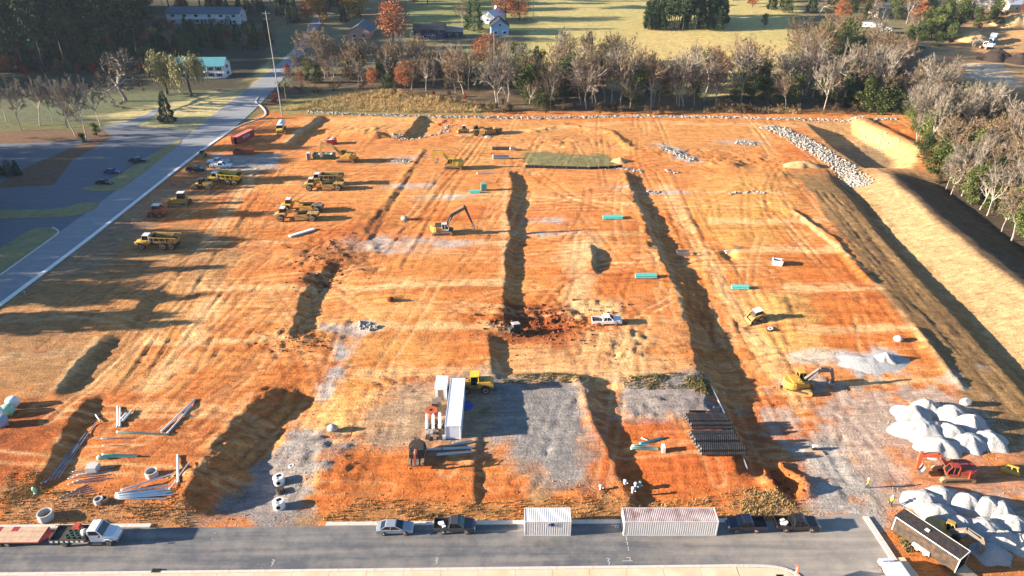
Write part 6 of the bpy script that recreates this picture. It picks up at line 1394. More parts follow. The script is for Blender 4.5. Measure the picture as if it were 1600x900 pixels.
def along(poly, wdt, n, smin, smax, seed, jit=1.0):
    r = random.Random(seed); q = [at(x, y) for x, y in poly]; d = [0]
    for a, b in zip(q[:-1], q[1:]): d.append(d[-1] + (b - a).length)
    P_, S_ = [], []
    for i in range(n):
        t = r.uniform(0, d[-1]); k = max(j for j in range(len(d) - 1) if d[j] <= t); f = (t - d[k]) / (d[k + 1] - d[k]); a, b = q[k], q[k + 1]; e = (b - a).normalized()
        off = r.gauss(0, .42) * wdt / 2; off = max(-wdt / 2, min(wdt / 2, off)); x = a.x + (b.x - a.x) * f - e.y * off; y = a.y + (b.y - a.y) * f + e.x * off
        s = r.uniform(smin, smax) * (1.4 if r.random() < .1 else 1); P_.append((x, y, hfun(x, y) + s * r.uniform(-.15, .3))); S_.append(s)
    return P_, S_
p_, s_ = along([(480, 175), (560, 179), (640, 181), (740, 183), (850, 184), (1000, 182), (1130, 183), (1260, 187), (1330, 187), (1400, 186)], 3.4, 2600, .1, .5, 1)
rock_mesh(p_, s_, 'rock_line', 'riprap_rock', 1)
p_, s_ = along([(1202, 197), (1235, 210), (1262, 226), (1290, 243), (1318, 262), (1340, 284), (1346, 291)], 8.5, 3200, .15, .5, 2); rock_mesh(p_, s_, 'rock_channel', 'riprap_rock', 2)
p_, s_ = [], []
for poly, wd, n in [([(960, 262), (1005, 268)], 2.5, 160), ([(1035, 230), (1060, 240), (1085, 250)], 4, 240), ([(610, 212), (640, 218), (690, 208), (700, 195)], 4, 200), ([(616, 250), (640, 254)], 3, 90), ([(1040, 266), (1060, 270)], 2, 60), ([(1195, 302), (1180, 300), (1140, 303)], 1.5, 60), ([(1150, 222), (1180, 224)], 5, 160),
                    ([(1010, 300), (1030, 301)], 2, 50), ([(560, 505), (590, 512)], 2.5, 60), ([(860, 262), (970, 264)], 1.2, 90), ([(1350, 215), (1400, 225)], 6, 70)]:
    a, b = along(poly, wd, n, .15, .45, n); p_ += a; s_ += b
rock_mesh(p_, s_, 'loose_rubble', 'riprap_rock', 3)
# soil clods in the diggings
def scatter(spots, smin, smax, seed):
    r = random.Random(seed); A, B = [], []
    for px, py, rx, ry, n in spots:
        c = P(px, py)
        for i in range(n):
            x = c[0] + r.gauss(0, rx * .5); y = c[1] + r.gauss(0, ry * .5); s = smin * (smax / smin) ** (r.random() ** 2.2); A.append((x, y, hfun(x, y) + s * .2)); B.append(s)
    return A, B
p_, s_ = scatter([(960, 765, 8, 2, 200), (300, 770, 6, 4, 260), (560, 430, 14, 10, 160), (490, 385, 12, 4, 160), (1060, 780, 14, 3, 120), (620, 790, 22, 3, 220), (150, 785, 20, 3, 200), (700, 480, 40, 25, 220), (1000, 330, 45, 22, 200), (1240, 480, 12, 12, 200), (620, 600, 14, 4, 200), (450, 530, 9, 5, 180), (1150, 500, 30, 40, 200), (400, 500, 40, 30, 200), (880, 220, 50, 12, 200), (980, 560, 20, 8, 260), (520, 700, 10, 14, 260)], .05, .17, 11); rock_mesh(p_, s_, 'soil_clods', 'soil_clod', 4)
p_, s_ = scatter([(850, 505, 14, 8, 700), (515, 405, 8, 12, 260), (470, 535, 7, 4, 140), (500, 440, 5, 6, 140), (1230, 750, 3, 5, 80)], .08, .4, 12); rock_mesh(p_, s_, 'dark_soil_clods', 'dark_clod', 5)
p_, s_ = scatter([(490, 680, 10, 14, 700), (420, 760, 12, 12, 500), (525, 560, 4, 10, 200), (1040, 625, 16, 7, 500), (1300, 770, 12, 10, 600), (1400, 640, 24, 14, 400), (1350, 570, 10, 4, 260), (1480, 690, 14, 6, 300), (1520, 810, 14, 6, 300)], .04, .1, 13); rock_mesh(p_, s_, 'loose_gravel', 'grey_stone', 6)
p_, s_ = scatter([(1480, 672, 13, 6, 900), (1520, 818, 13, 8, 900), (1440, 790, 4, 3, 200), (1380, 570, 5, 3, 200)], .04, .11, 14); rock_mesh(p_, s_, 'spilled_gravel', 'crushed_stone', 7)
# ---------------------------------------------------------------- pipes
for n_, c_ in [('pvc_white', 'e4e2dd'), ('pvc_teal', '58b8ae'), ('pvc_green', '8fc0a4'), ('conduit_grey', '9a9ca0'), ('conduit_blue', '8797ad')]: paint(n_, c_, .5, var=.08, scale=2, dirt=.15, dirtcol='a9764a')
paint('hdpe_black', '26272a', .45, var=.15, scale=3, dirt=.2, dirtcol='7d6a58')
paint('precast', 'b9b8b4', .85, var=.1, scale=2, dirt=.2, dirtcol='9c8c74'); paint('teal_steel', '3fae9f', .5, var=.1, dirt=.15); paint('blue_tarp', '1f4a9c', .5, var=.15); paint('hole_dark', '0e0d0c', 1, var=.1)  # last one: flat near-black standing in for shade inside holes, also eyes
def pipe(a, b, r, mat, label, group, dz=0, bell=True, ribs=False, name='pipe', cat='pipe', hollow=True):
    """one pipe lying between two photo points (or metres), with a socket end"""
    A = at(*a) if len(a) == 2 else Vector(a); B = at(*b) if len(b) == 2 else Vector(b)
    if len(a) == 2: A.z += r + dz; B.z += r + dz
    d = B - A; L = d.length; n = 10; mb = MB()
    prof = [(r, 0), (r, L)]
    if ribs:
        prof = []; k = int(L / .3)
        for i in range(k): z = L * i / k; prof += [(r, z), (r, z + .15), (r * .9, z + .18), (r * .9, z + .28)]
        prof.append((r, L))
    elif bell: prof = [(r * 1.2, 0), (r * 1.2, .3), (r, .4), (r, L)]
    prof = [(r * .8, .25)] + [(prof[0][0] * .85, 0)] + prof + [(r * .85, L), (r * .8, L - .25)]
    mb.lathe(prof, n); M = d.to_track_quat('Z', 'Y').to_matrix().to_4x4(); xf(mb, M); o = mb.build(name, mat, smooth=True); o.location = A
    return tag(o, label, cat, group)
# black corrugated pipe: two bundles
GP = 'black drainage pipes stacked beside the white line'
p0 = at(1070, 657); ux = Vector((1, .0, 0)); z0 = p0.z
def black_row(px, py, n, L, r, lab, layer2=True, sx=.0):
    c = at(px, py); dy = -2 * r
    for i in range(n):
        y = c.y + i * dy; x = c.x + i * sx; zz = max(hfun(x + .3, y), hfun(x + L * .5, y), hfun(x + L - .3, y)) + r
        pipe((x, y, zz), (x + L, y, zz), r, 'hdpe_black', f'{("backmost", "second", "third", "fourth", "fifth", "sixth", "seventh")[i]} black drainage pipe in the bottom layer of the {lab} bundle', GP, ribs=True)
    if layer2:
        for i in range(n - 1):
            if i % 4 == 3: continue
            y = c.y + (i + .5) * dy; x = c.x + i * sx + .1; zz = max(hfun(x + .3, y), hfun(x + L * .5, y), hfun(x + L - .3, y)) + r * 2.72
            pipe((x, y, zz), (x + L, y, zz), r, 'hdpe_black', f'{("backmost", "second", "third", "fourth", "fifth", "sixth")[i]} black drainage pipe on top of the {lab} bundle', GP, ribs=True)
black_row(1068, 653, 6, 6.5, .28, 'back', sx=.1); black_row(1076, 682, 7, 6.7, .36, 'front', sx=.14)
pipe((1075, 644), (1102, 644), .18, 'hdpe_black', 'short black pipe behind the back bundle', GP); pipe((1086, 648), (1128, 649), .2, 'hdpe_black', 'long thin black pipe lying against the back bundle', GP)
q = [at(1112, 607), at(1128, 640), at(1142, 672), at(1156, 705), at(1167, 734)]
mb = MB(); mb.tube([p + Vector((0, 0, .2)) for p in q], .15, 6); tag(mb.build('silt_sock', 'pvc_white', smooth=True), 'long white line running down beside the black pipes', 'silt sock')
for i, (a, b, r, m_, l) in enumerate([((1002, 685), (1016, 690), .1, 'pvc_white', 'short white pipe behind the teal pipes'), ((999, 695), (1036, 685), .18, 'pvc_teal', 'slanting dark teal pipe in the front yard'), ((987, 697), (1015, 694), .1, 'pvc_white', 'thin white pipe under the slanting teal pipe'), ((985, 702), (1028, 703.5), .2, 'pvc_green', 'pale teal pipe nearest the street'), ((988, 699), (1027, 701), .16, 'pvc_green', 'pale teal pipe behind the nearest one')]): pipe(a, b, r, m_, l, 'teal pipes in the front yard')
q = MB().box((0, 0, .55), (.5, 1.0, 1.1), top=(.9, .9)).build('pallet_box', 'pvc_white'); q.location = at(1036, 705); tag(q, 'small pale box standing right of the teal pipes', 'box')
def bundle(px, py, L, k, label, mat='pvc_teal', rz=0):
    o = thing('pipe_bundle', label, 'pipe bundle', place(px, py), rz); g = 0
    for row in range(2):
        for i in range(k):
            c = MB(); c.cyl((-L / 2, (i - k / 2) * .34 + .17 * row, .2 + row * .3), (L / 2, (i - k / 2) * .34 + .17 * row, .2 + row * .3), .16, n=8); c.build('pipe', mat, o)
    for x in (-L / 3, L / 3): MB().bb(x - .05, x + .05, -k * .18 - .1, k * .18 + .1, 0.0, .06).build('timber', 'deck_wood', o)
    return settle(o, L * .8, 1.0)
bundle(957, 341, 5.0, 5, 'pale teal pipe bundle alone near the back middle'); bundle(1009, 432, 4.6, 4, 'teal pipe bundle left of the long dark scarp'); bundle(1156, 450, 3.6, 3, 'teal pipe bundle on the yellow soil', rz=-.08); bundle(742, 301, 3.0, 3, 'low teal pipe pile beside the teal box')
o = thing('teal_box', 'upright teal box near the back middle of the site', 'box', place(756, 297), .1); MB().bb(-.8, .8, -.6, .6, .1, 2.0).build('cabinet', 'teal_steel', o, bevel=.04); MB().bb(-.85, .85, -.65, .65, 0, .1).build('base', 'machine_black', o); MB().bb(-.7, -.02, -.63, -.6, .2, 1.9).build('door', 'teal_steel', o); MB().bb(.02, .7, -.63, -.6, .2, 1.9).build('door', 'teal_steel', o)
# left material yard
def ring(px, py, r, h, label, tilt=0, mat='precast', wall=.16):
    o = thing('concrete_ring', label, 'concrete ring', place(px, py), 0, 'concrete rings in the left yard'); MB().ring((0, 0, 0), r, r - wall, h, 20).build('ring_wall', mat, o, smooth=False); MB().cyl((0, 0, .02), (0, 0, .06), r - wall - .01, n=20).build('ring_shade', 'hole_dark', o)  # black disc stands in for the shade inside the ring
    return o
ring(73, 810, .95, 1.1, 'biggest concrete ring, behind the red trailer'); ring(238, 743, .85, .9, 'concrete ring right of the grey conduits'); ring(155, 785, .6, .7, 'small concrete ring left of the white pipe fan'); ring(164, 783, .55, .6, 'second small ring touching the first', mat='machine_grey')
r5 = random.Random(9)
for i in range(9):
    f = i / 8; pipe((183 + r5.uniform(-3, 3), 781 - f * 8 + r5.uniform(-1, 1)), (266 + r5.uniform(-6, 6), 778 - f * 20 + r5.uniform(-2, 2)), .12, 'pvc_white', f'{("frontmost", "second", "third", "fourth", "fifth", "sixth", "seventh", "eighth", "backmost")[i]} white pipe in the fan left of the dirt heap', 'white pipe fan', dz=.08 * (i % 3))
pipe((190, 769), (272, 742), .13, 'pvc_white', 'long white pipe slanting out of the white fan', 'white pipe fan', dz=.2); pipe((279, 756), (278, 712), .17, 'pvc_white', 'white pipe pointing away from the camera by the dirt heap', 'white pipe fan'); pipe((265, 768), (297, 724), .08, 'pvc_white', 'thin pipe leaning over the dirt heap', 'white pipe fan', dz=.25)
pipe((252, 676), (306, 624), .16, 'pvc_white', 'upper of two long white pipes lying uphill', 'two long white pipes'); pipe((262, 678), (299, 636), .14, 'pvc_white', 'lower of two long white pipes lying uphill', 'two long white pipes')
for i, (a, b, r) in enumerate([((184, 668), (184, 636), .14), ((188, 668), (188, 638), .14), ((192, 660), (208, 642), .16), ((190, 658), (198, 648), .2), ((150, 650), (158, 660), .12)]): pipe(a, b, r, 'pvc_white', f'{("leftmost", "second", "slanting", "short thick", "separate small")[i]} white pipe in the pile behind the yard', 'white pipe pile behind the yard', dz=.03 * i)
pipe((183, 676), (262, 680), .16, 'pvc_green', 'pale green pipe below the white pipe pile', 'green pipes in the yard'); pipe((155, 716), (215, 714), .2, 'pvc_green', 'thick green pipe in the middle of the yard', 'green pipes in the yard'); pipe((160, 711), (212, 712.5), .13, 'pvc_green', 'thin green pipe behind the thick one', 'green pipes in the yard'); pipe((154, 717), (170, 717), .28, 'pvc_green', 'short wide green pipe piece', 'green pipes in the yard')
for i in range(8):
    f = i / 7; pipe((106 + 7 * (i % 3), 757 - f * 19), (162 + 9 * (i % 2) + f * 8, 751 - f * 21), .055, 'conduit_grey', f'{("frontmost", "second", "third", "fourth", "fifth", "sixth", "seventh", "backmost")[i]} grey conduit in the row by the grey block', 'grey conduits by the grey block', dz=.06 * (i % 2))
for i in range(5): pipe((93 + 6 * i, 778 - 3 * i), (152 - 4 * i, 768 - 2.6 * i), .05, 'conduit_grey', f'{("frontmost", "second", "third", "fourth", "backmost")[i]} thin grey conduit near the weeds', 'thin conduits near the weeds')
for i in range(5): pipe((64 + 7 * i, 757 - 2 * i), (118 + 8 * i - 18 * (i % 2), 694 - 8 * i + 26 * (i % 2)), .06, 'conduit_blue', f'{("leftmost", "second", "third", "fourth", "rightmost")[i]} blue grey conduit in the shaded ditch', 'blue grey conduits in the shaded ditch', dz=.05 * i)
for a, b, l in [((160, 697), (195, 697), 'front'), ((158, 686), (202, 685), 'back')]: pipe(a, b, .07, 'conduit_grey', f'{l} thin rod on the soil behind the green pipes', 'thin rods on the soil')
q = MB().box((0, 0, .5), (1.5, 1.3, 1.0)).build('concrete_block', 'precast', bevel=.04); q.location = at(147, 735); tag(q, 'grey concrete block behind the grey conduits', 'block')
o = thing('hydrant', 'pale green hydrant among the weeds left of the conduits', 'hydrant', place(56, 772), 0); MB().lathe([(.22, 0), (.22, .2), (.16, .25), (.16, .9), (.24, .95), (.2, 1.2), (.05, 1.35)], 10).build('barrel', 'pvc_green', o); MB().cyl((-.35, 0, .75), (.35, 0, .75), .1, n=8).build('outlet', 'pvc_green', o)
for i, (x, y, m_, l) in enumerate([(22, 634, 'white_dull', 'back white'), (14, 646, 'pvc_green', 'teal and white'), (2, 650, 'white_dull', 'left white'), (4, 664, 'conduit_blue', 'front blue grey')]):
    o = thing('wrapped_pallet', f'{l} wrapped pallet at the left picture edge', 'pallet', place(x, y), .3 * i, 'wrapped pallets at the left edge'); MB().lathe([(.85, .12), (1.0, .4), (1.0, 1.2), (.8, 1.5), (.4, 1.65)], 9).build('wrapped_load', m_, o, smooth=True); MB().bb(-.7, .7, -.7, .7, 0, .12).build('pallet_base', 'deck_wood', o)
# precast manholes on the gravel ramp
for px, py, l in [(437, 755, 'farther'), (437, 793, 'nearer')]:
    o = thing('precast_manhole', f'{l} white concrete manhole unit on the gravel ramp', 'manhole', place(px, py), .3, 'white manhole units'); MB().lathe([(.78, 0), (.8, .1), (.8, 1.25), (.74, 1.32)], 22).build('manhole_body', 'pvc_white', o, smooth=False); MB().box((.05, .15, 1.335), (.62, .5, .03), rz=.3).build('top_opening', 'hole_dark', o); c = MB(); c.cyl((-.1, -.74, .75), (-.1, -.83, .75), .3, n=14); c.build('pipe_opening', 'hole_dark', o); MB().cyl((-.15, -.4, 1.33), (-.15, -.4, 1.35), .22, n=14).build('top_opening', 'conduit_grey', o)  # black square and disc stand in for the shade in open holes
o = thing('cast_frame', 'black cast iron frame between the white manhole units', 'frame', place(439, 770), .1); MB().ring((0, 0, 0), .55, .4, .8, 12).build('frame_wall', 'machine_black', o); MB().box((0, 0, .82), (.9, .8, .06)).build('lid', 'machine_black', o)
q = MB().ring((0, 0, 0), .42, .25, .2, 14).build('small_ring', 'pvc_white'); q.location = at(455, 729); tag(q, 'small white ring behind the manhole units', 'ring')
# ---------------------------------------------------------------- around the office container
o = thing('cable_drum', 'orange drum left of the office container', 'drum', place(674, 648), .2); MB().lathe([(1.0, 0), (1.0, .12), (.55, .14), (.55, .85), (1.0, .88), (1.0, 1.0)], 18).build('drum_body', 'machine_orange', o); MB().cyl((0, 0, .99), (0, 0, 1.01), .3, n=12).build('drum_hole', 'hole_dark', o)
for i, (x, y, w_, d_, h_, m_, l) in enumerate([(680, 637, .9, 1.3, 1.3, 'machine_black', 'left dark crate'), (686, 636, .8, 1.2, 1.5, 'machine_grey', 'right dark crate'), (683, 643, 1.1, .9, .6, 'deck_wood', 'low wooden crate')]):
    o = thing('crate', f'{l} by the office container wall', 'crate', place(x, y), .05 * i); MB().bb(-w_ / 2, w_ / 2, -d_ / 2, d_ / 2, 0, h_).build('crate_body', m_, o, bevel=.03); MB().bb(-w_ / 2 - .03, w_ / 2 + .03, -d_ / 2 - .03, d_ / 2 + .03, h_, h_ + .06).build('lid', 'machine_grey', o)
n = 0
for rz_, (x0, cols) in enumerate([(667, 1), (673, 1), (679, 1), (687, 1), (693, 1)]):
    for j in range(4):
        y = 660 + j * 8.5; n += 1; r = random.Random(n)
        if (rz_ + j) % 5 == 4: continue
        o = thing('pallet_load', f'pallet of fittings, {("leftmost", "second", "middle", "fourth", "rightmost")[rz_]} column, {("back", "second", "third", "front")[j]} row beside the office container', 'pallet', place(x0 + 1, y), r.uniform(-.1, .1), 'pallets beside the office container')
        MB().bb(-.28, .28, -.5, .5, 0, .12).build('pallet_base', 'deck_wood', o); m_ = r.choice(['machine_black', 'conduit_grey', 'machine_grey', 'hdpe_black']); k = MB()
        for q in range(3): k.cyl((-.26, -.35 + q * .33, .32), (.26, -.35 + q * .33, .32), .17, n=8)
        k.build('fittings', m_, o)
for i, (x, y0, y1) in enumerate([(667.5, 655, 678), (677.5, 655, 678), (687.5, 653, 676)]):
    a, b = at(x, y1), at(x, y0); mb = MB(); mb.tube([a + Vector((0, 0, .9)), b + Vector((0, 0, .9))], .22, 8); tag(mb.build('white_pipe', 'pvc_white'), f'{("left", "middle", "right")[i]} white pipe lying over the pallets by office container', 'pipe', 'white pipes over the pallets')
for i, (a, b) in enumerate([((706, 696), (738, 691)), ((692, 703), (738, 701)), ((682, 712), (738, 707)), ((664, 704), (690, 703))]): pipe(a, b, .2, 'precast', f'{("backmost", "second", "front", "left")[i]} grey pipe in the shade before the office container', 'grey pipes before the office')
c = at(729, 634); k = MB(); rs = random.Random(4); n_ = 14
k.v = [(0, 0, .5)] + [((1.0 + .25 * rs.random()) * math.cos(6.283 * i / n_) * s_, (1.0 + .25 * rs.random()) * math.sin(6.283 * i / n_) * s_, h_ + rs.uniform(-.06, .08)) for s_, h_ in ((.45, .5), (.85, .35), (1.05, .02)) for i in range(n_)]
k.f = [(0, 1 + i, 1 + (i + 1) % n_) for i in range(n_)] + [(1 + j * n_ + i, 1 + (j + 1) * n_ + i, 1 + (j + 1) * n_ + (i + 1) % n_, 1 + j * n_ + (i + 1) % n_) for j in range(2) for i in range(n_)]
o = k.build('tarpaulin', 'blue_tarp'); o.location = c; tag(o, 'crumpled blue tarpaulin in the shade of the office container', 'tarpaulin')
o = thing('wheelbarrow', 'dark wheelbarrow on the gravel behind the office container', 'wheelbarrow', place(758, 640), .3); MB().box((0, 0, .55), (1.1, .75, .4), top=(1.25, 1.2)).build('tray', 'machine_grey', o); wheel(o, .75, 0, .22, .12)
for s in (-1, 1): MB().tube([(.75, s * .1, .22), (-.3, s * .3, .38), (-1.1, s * .32, .6)], .03).build('handle', 'steel', o); MB().tube([(-.35, s * .3, .4), (-.45, s * .3, 0)], .03).build('leg', 'steel', o)
# ---------------------------------------------------------------- scattered on the site
o = thing('trench_box', 'pale steel trench box on the lane right of the pit', 'trench box', place(1067, 399), 0)
for s in (-1, 1): MB().box((0, s * .7, .6), (3.0, .12, 1.1)).build('side_plate', 'steel', o)
for x in (-1.2, 1.2): MB().cyl((x, -.64, .6), (x, .64, .6), .08, n=8).build('spreader', 'machine_grey', o)
o = thing('white_hopper', 'white rusty open box near the tan bank', 'hopper', place(1214, 413), -.3)
for s in (-1, 1): MB().box((0, s * .75, .6), (2.0, .1, 1.2), top=(1.2, 1)).build('side_plate', 'white_dull', o); MB().box((s * 1.0, 0, .6), (.1, 1.4, 1.2)).build('end_plate', 'rust_stain' if s > 0 else 'white_dull', o)
MB().bb(-.95, .95, -.7, .7, .05, .12).build('floor', 'machine_black', o)
pipe((1132, 393), (1156, 388), .12, 'pvc_white', 'left white pipe over the narrow trench', 'pipes over the trench'); pipe((1134, 396), (1158, 386), .1, 'pvc_white', 'right thin pipe over the narrow trench', 'pipes over the trench')
pipe((769, 234), (797, 234), .55, 'hdpe_black', 'thick black culvert pipe left of grass plot', 'culvert pipes', ribs=True); pipe((770, 248), (795, 248), .6, 'precast', 'thick grey concrete culvert pipe left of the grass plot', 'culvert pipes'); pipe((797, 234.5), (806, 235), .5, 'precast', 'short grey culvert piece at the end of the black one', 'culvert pipes')
pipe((745, 272), (770, 271.5), .2, 'pvc_white', 'white pipe on the soil in front of the far excavator', None)
o = thing('sheet_stack', 'white sheet stack lying slanted near the two scrapers', 'sheet stack', place(472, 365), .72); 
for i in range(4): MB().bb(-3.3, 3.3, -.55 + i * .012, .55 + i * .012, .05 + i * .09, .125 + i * .09).build('sheet', 'white_dull', o)
settle(o, 5, 1)
# silt fence round the grass plot
paint('silt_fabric', '17181a', .8, var=.2)
q = [at(x, y) for x, y in [(821, 262), (850, 263), (885, 264), (920, 265), (950, 264), (972, 262)]]; o = thing('silt_fence', 'black silt fence along the front of the grass plot', 'fence', q[0], 0)
for i, (a, b) in enumerate(zip(q[:-1], q[1:])):
    a = a - q[0]; b = b - q[0]; m_ = MB(); m_.add([a, b, b + Vector((0, 0, .9)), a + Vector((0, 0, .9)), a + Vector((0, .04, 0)), b + Vector((0, .04, 0)), b + Vector((0, .04, .9)), a + Vector((0, .04, .9))], [(0, 1, 2, 3), (7, 6, 5, 4), (3, 2, 6, 7)]); m_.build('fabric', 'silt_fabric', o)
    for f in (0, .5): p = a.lerp(b, f); MB().box((p.x, p.y - .04, p.z + .55), (.06, .06, 1.2)).build('stake', 'deck_wood', o)
o = thing('tyre_ring', 'pale rimmed tyre lying beside the dusty loader', 'tyre', place(1203, 516), .4); T = MB(); T.ring((0, 0, 0), .75, .4, .45, 18); T.build('tread', 'tyre', o); MB().ring((0, 0, .4), .55, .3, .1, 18).build('rim', 'white_dull', o)
q = MB().ring((0, 0, 0), .5, .3, .3, 14).build('tyre', 'tyre'); q.location = at(1223, 607); tag(q, 'small tyre left of the pale yellow excavator', 'tyre')
def boulder(px, py, s, mat, label, rz=0):
    bm = bmesh.new(); bmesh.ops.create_icosphere(bm, subdivisions=2, radius=1); rs = np.random.RandomState(int(px))
    for v in bm.verts: v.co = v.co * (1 + rs.uniform(-.14, .14)); v.co.z *= .75
    me = bpy.data.meshes.new('boulder'); bm.to_mesh(me); bm.free(); me.materials.append(MATS[mat]); o = link('boulder', me, None, at(px, py) + Vector((0, 0, s * .45)), rz); o.scale = (s, s * .8, s); return tag(o, label, 'boulder')
boulder(1403, 532, .85, 'grey_stone', 'grey boulder with long shadow left of the pad edge'); boulder(1508, 632, .95, 'grey_stone', 'dark boulder at the back of the white gravel'); boulder(610, 470, .8, 'dark_clod', 'dark lump of soil alone on the pad'); boulder(632, 343, .9, 'grey_stone', 'grey rock left of the black boomed excavator'); boulder(520, 672, .9, 'grey_stone', 'dark grey rock on the gravel ramp')
o = thing('compaction_plate', 'yellow attachment frame lying right of the red excavator', 'attachment', place(1578, 738), -.5); MB().bb(-1.2, 1.2, -.35, .35, .0, .3).build('plate', 'yellow_bright', o)
for x in (-1, 0, 1): beam(MB(), (x, -.3, .3), (x * .6, .1, 1.1), .12, .16).build('bracket', 'yellow_bright', o)
MB().box((0, .1, 1.1), (1.6, .2, .2)).build('crossbar', 'yellow_bright', o)
for i, (a, b) in enumerate([((1257, 709), (1288, 710)), ((1256, 704), (1285, 707))]):
    A = at(*a); B = at(*b); d = B - A; q = MB().box((0, 0, .1), (d.length, .35, .2)).build('timber_beam', 'deck_wood'); q.location = (A + B) / 2; q.rotation_euler.z = math.atan2(d.y, d.x); tag(q, ('front', 'back')[i] + ' timber beam on the gravel above the dirt rings', 'timber')
q = thing('pump_set', 'small grey pump on the timber beams', 'pump', place(1272, 703), 0); MB().bb(-.4, .4, -.3, .3, .15, .55).build('base', 'machine_black', q); MB().cyl((-.35, 0, .75), (.35, 0, .75), .25, n=10).build('motor', 'white_dull', q)
for i, (x, y, h, l) in enumerate([(976, 757, .6, 'leftmost low'), (992, 765, 1.1, 'white'), (988, 771, .9, 'front white'), (999, 763, 1.0, 'right pale green'), (938, 764, .5, 'separate low')]):
    o = thing('standpipe', f'{l} standpipe in the diggings behind the street kerb', 'standpipe', place(x, y), 0, 'standpipes in the diggings'); MB().lathe([(.16, 0), (.16, h), (.24, h + .02), (.24, h + .2), (.12, h + .25)], 12).build('riser', 'pvc_green' if i == 3 else 'pvc_white', o); MB().cyl((0, 0, h * .6), (.45, -.1, h * .6), .1, n=8).build('branch', 'pvc_white', o)
# survey stakes
rs = random.Random(21)
for i, (x, y, l) in enumerate([(1096, 312, 'back left on the yellow soil'), (1120, 351, 'front left on the yellow soil'), (239, 318, 'beside the street kerb near the bulldozer'), (667, 276, 'left of the far yellow excavator'), (209, 349, 'beside the kerb above the shaded dump truck'), (120, 404, 'on the soil by the street kerb'), (40, 462, 'nearest the left edge by the kerb'), (453, 258, 'on the edge of the gravel pad'), (268, 514, 'on the left tan pad')]):
    o = thing('survey_stake', f'pale survey stake {l}', 'stake', place(x, y), rs.random(), 'survey stakes'); MB().box((0, 0, .55), (.1, .06, 1.2)).build('lath', 'deck_wood', o); MB().box((0, -.04, 1.0), (.16, .03, .22)).build('flag', 'pvc_green' if i % 2 else 'white_dull', o)
# street furniture by the pavement
o = thing('road_sign', 'diamond road sign seen edge on at the pavement corner', 'sign', place(1240, 908), -.1); MB().box((0, 0, 1.2), (.08, .08, 2.6)).build('post', 'white_dull', o); d = MB(); d.add([(-.03, -.75, 2.1), (-.03, 0, 2.85), (-.03, .75, 2.1), (-.03, 0, 1.35), (.03, -.75, 2.1), (.03, 0, 2.85), (.03, .75, 2.1), (.03, 0, 1.35)], [(0, 1, 2, 3), (7, 6, 5, 4), (0, 4, 5, 1), (1, 5, 6, 2), (2, 6, 7, 3), (3, 7, 4, 0)]); d.build('sign_panel', 'machine_orange', o)
o = thing('drain_inlet', 'dark kerb drain inlet in the near pavement', 'drain', (P(244, 893)[0], P(244, 893)[1] - .05, .0), 0); MB().bb(-.5, .5, -.25, .35, .17, .22).build('grate_frame', 'machine_black', o); MB().bb(-.4, .4, -.15, .25, .222, .23).build('grate', 'hole_dark', o)
# screening plant far right
o = thing('screening_plant', 'blue grey screening plant between the spoil heaps', 'machine', place(1548, 68), .9); MB().bb(-5, 4, -1.2, 1.2, .8, 1.8).build('chassis', 'blue_paint', o); MB().box((2.5, 0, 3.2), (3.5, 2.6, 2.6), top=(1.3, 1.2)).build('hopper', 'metal_pale', o); beam(MB(), (-2, 0, 1.8), (-8.5, 0, 4.5), 1.2, .5).build('conveyor', 'machine_grey', o); MB().box((-1, 0, 2.6), (3.0, 2.2, 1.6)).build('screen_box', 'siding_blue', o); tracks(o, 5, 1.3, .5, .9); settle(o, 5, 2.5)
o2 = excavator(1541, 76, .4, 2.6, 'dark loader excavator in front of the screening plant', 'white_dull', 'machine_grey', [(.9, 1.9), (2.8, 3.4), (4.8, 2.6), (5.2, .9)], -2.0, 1.3)
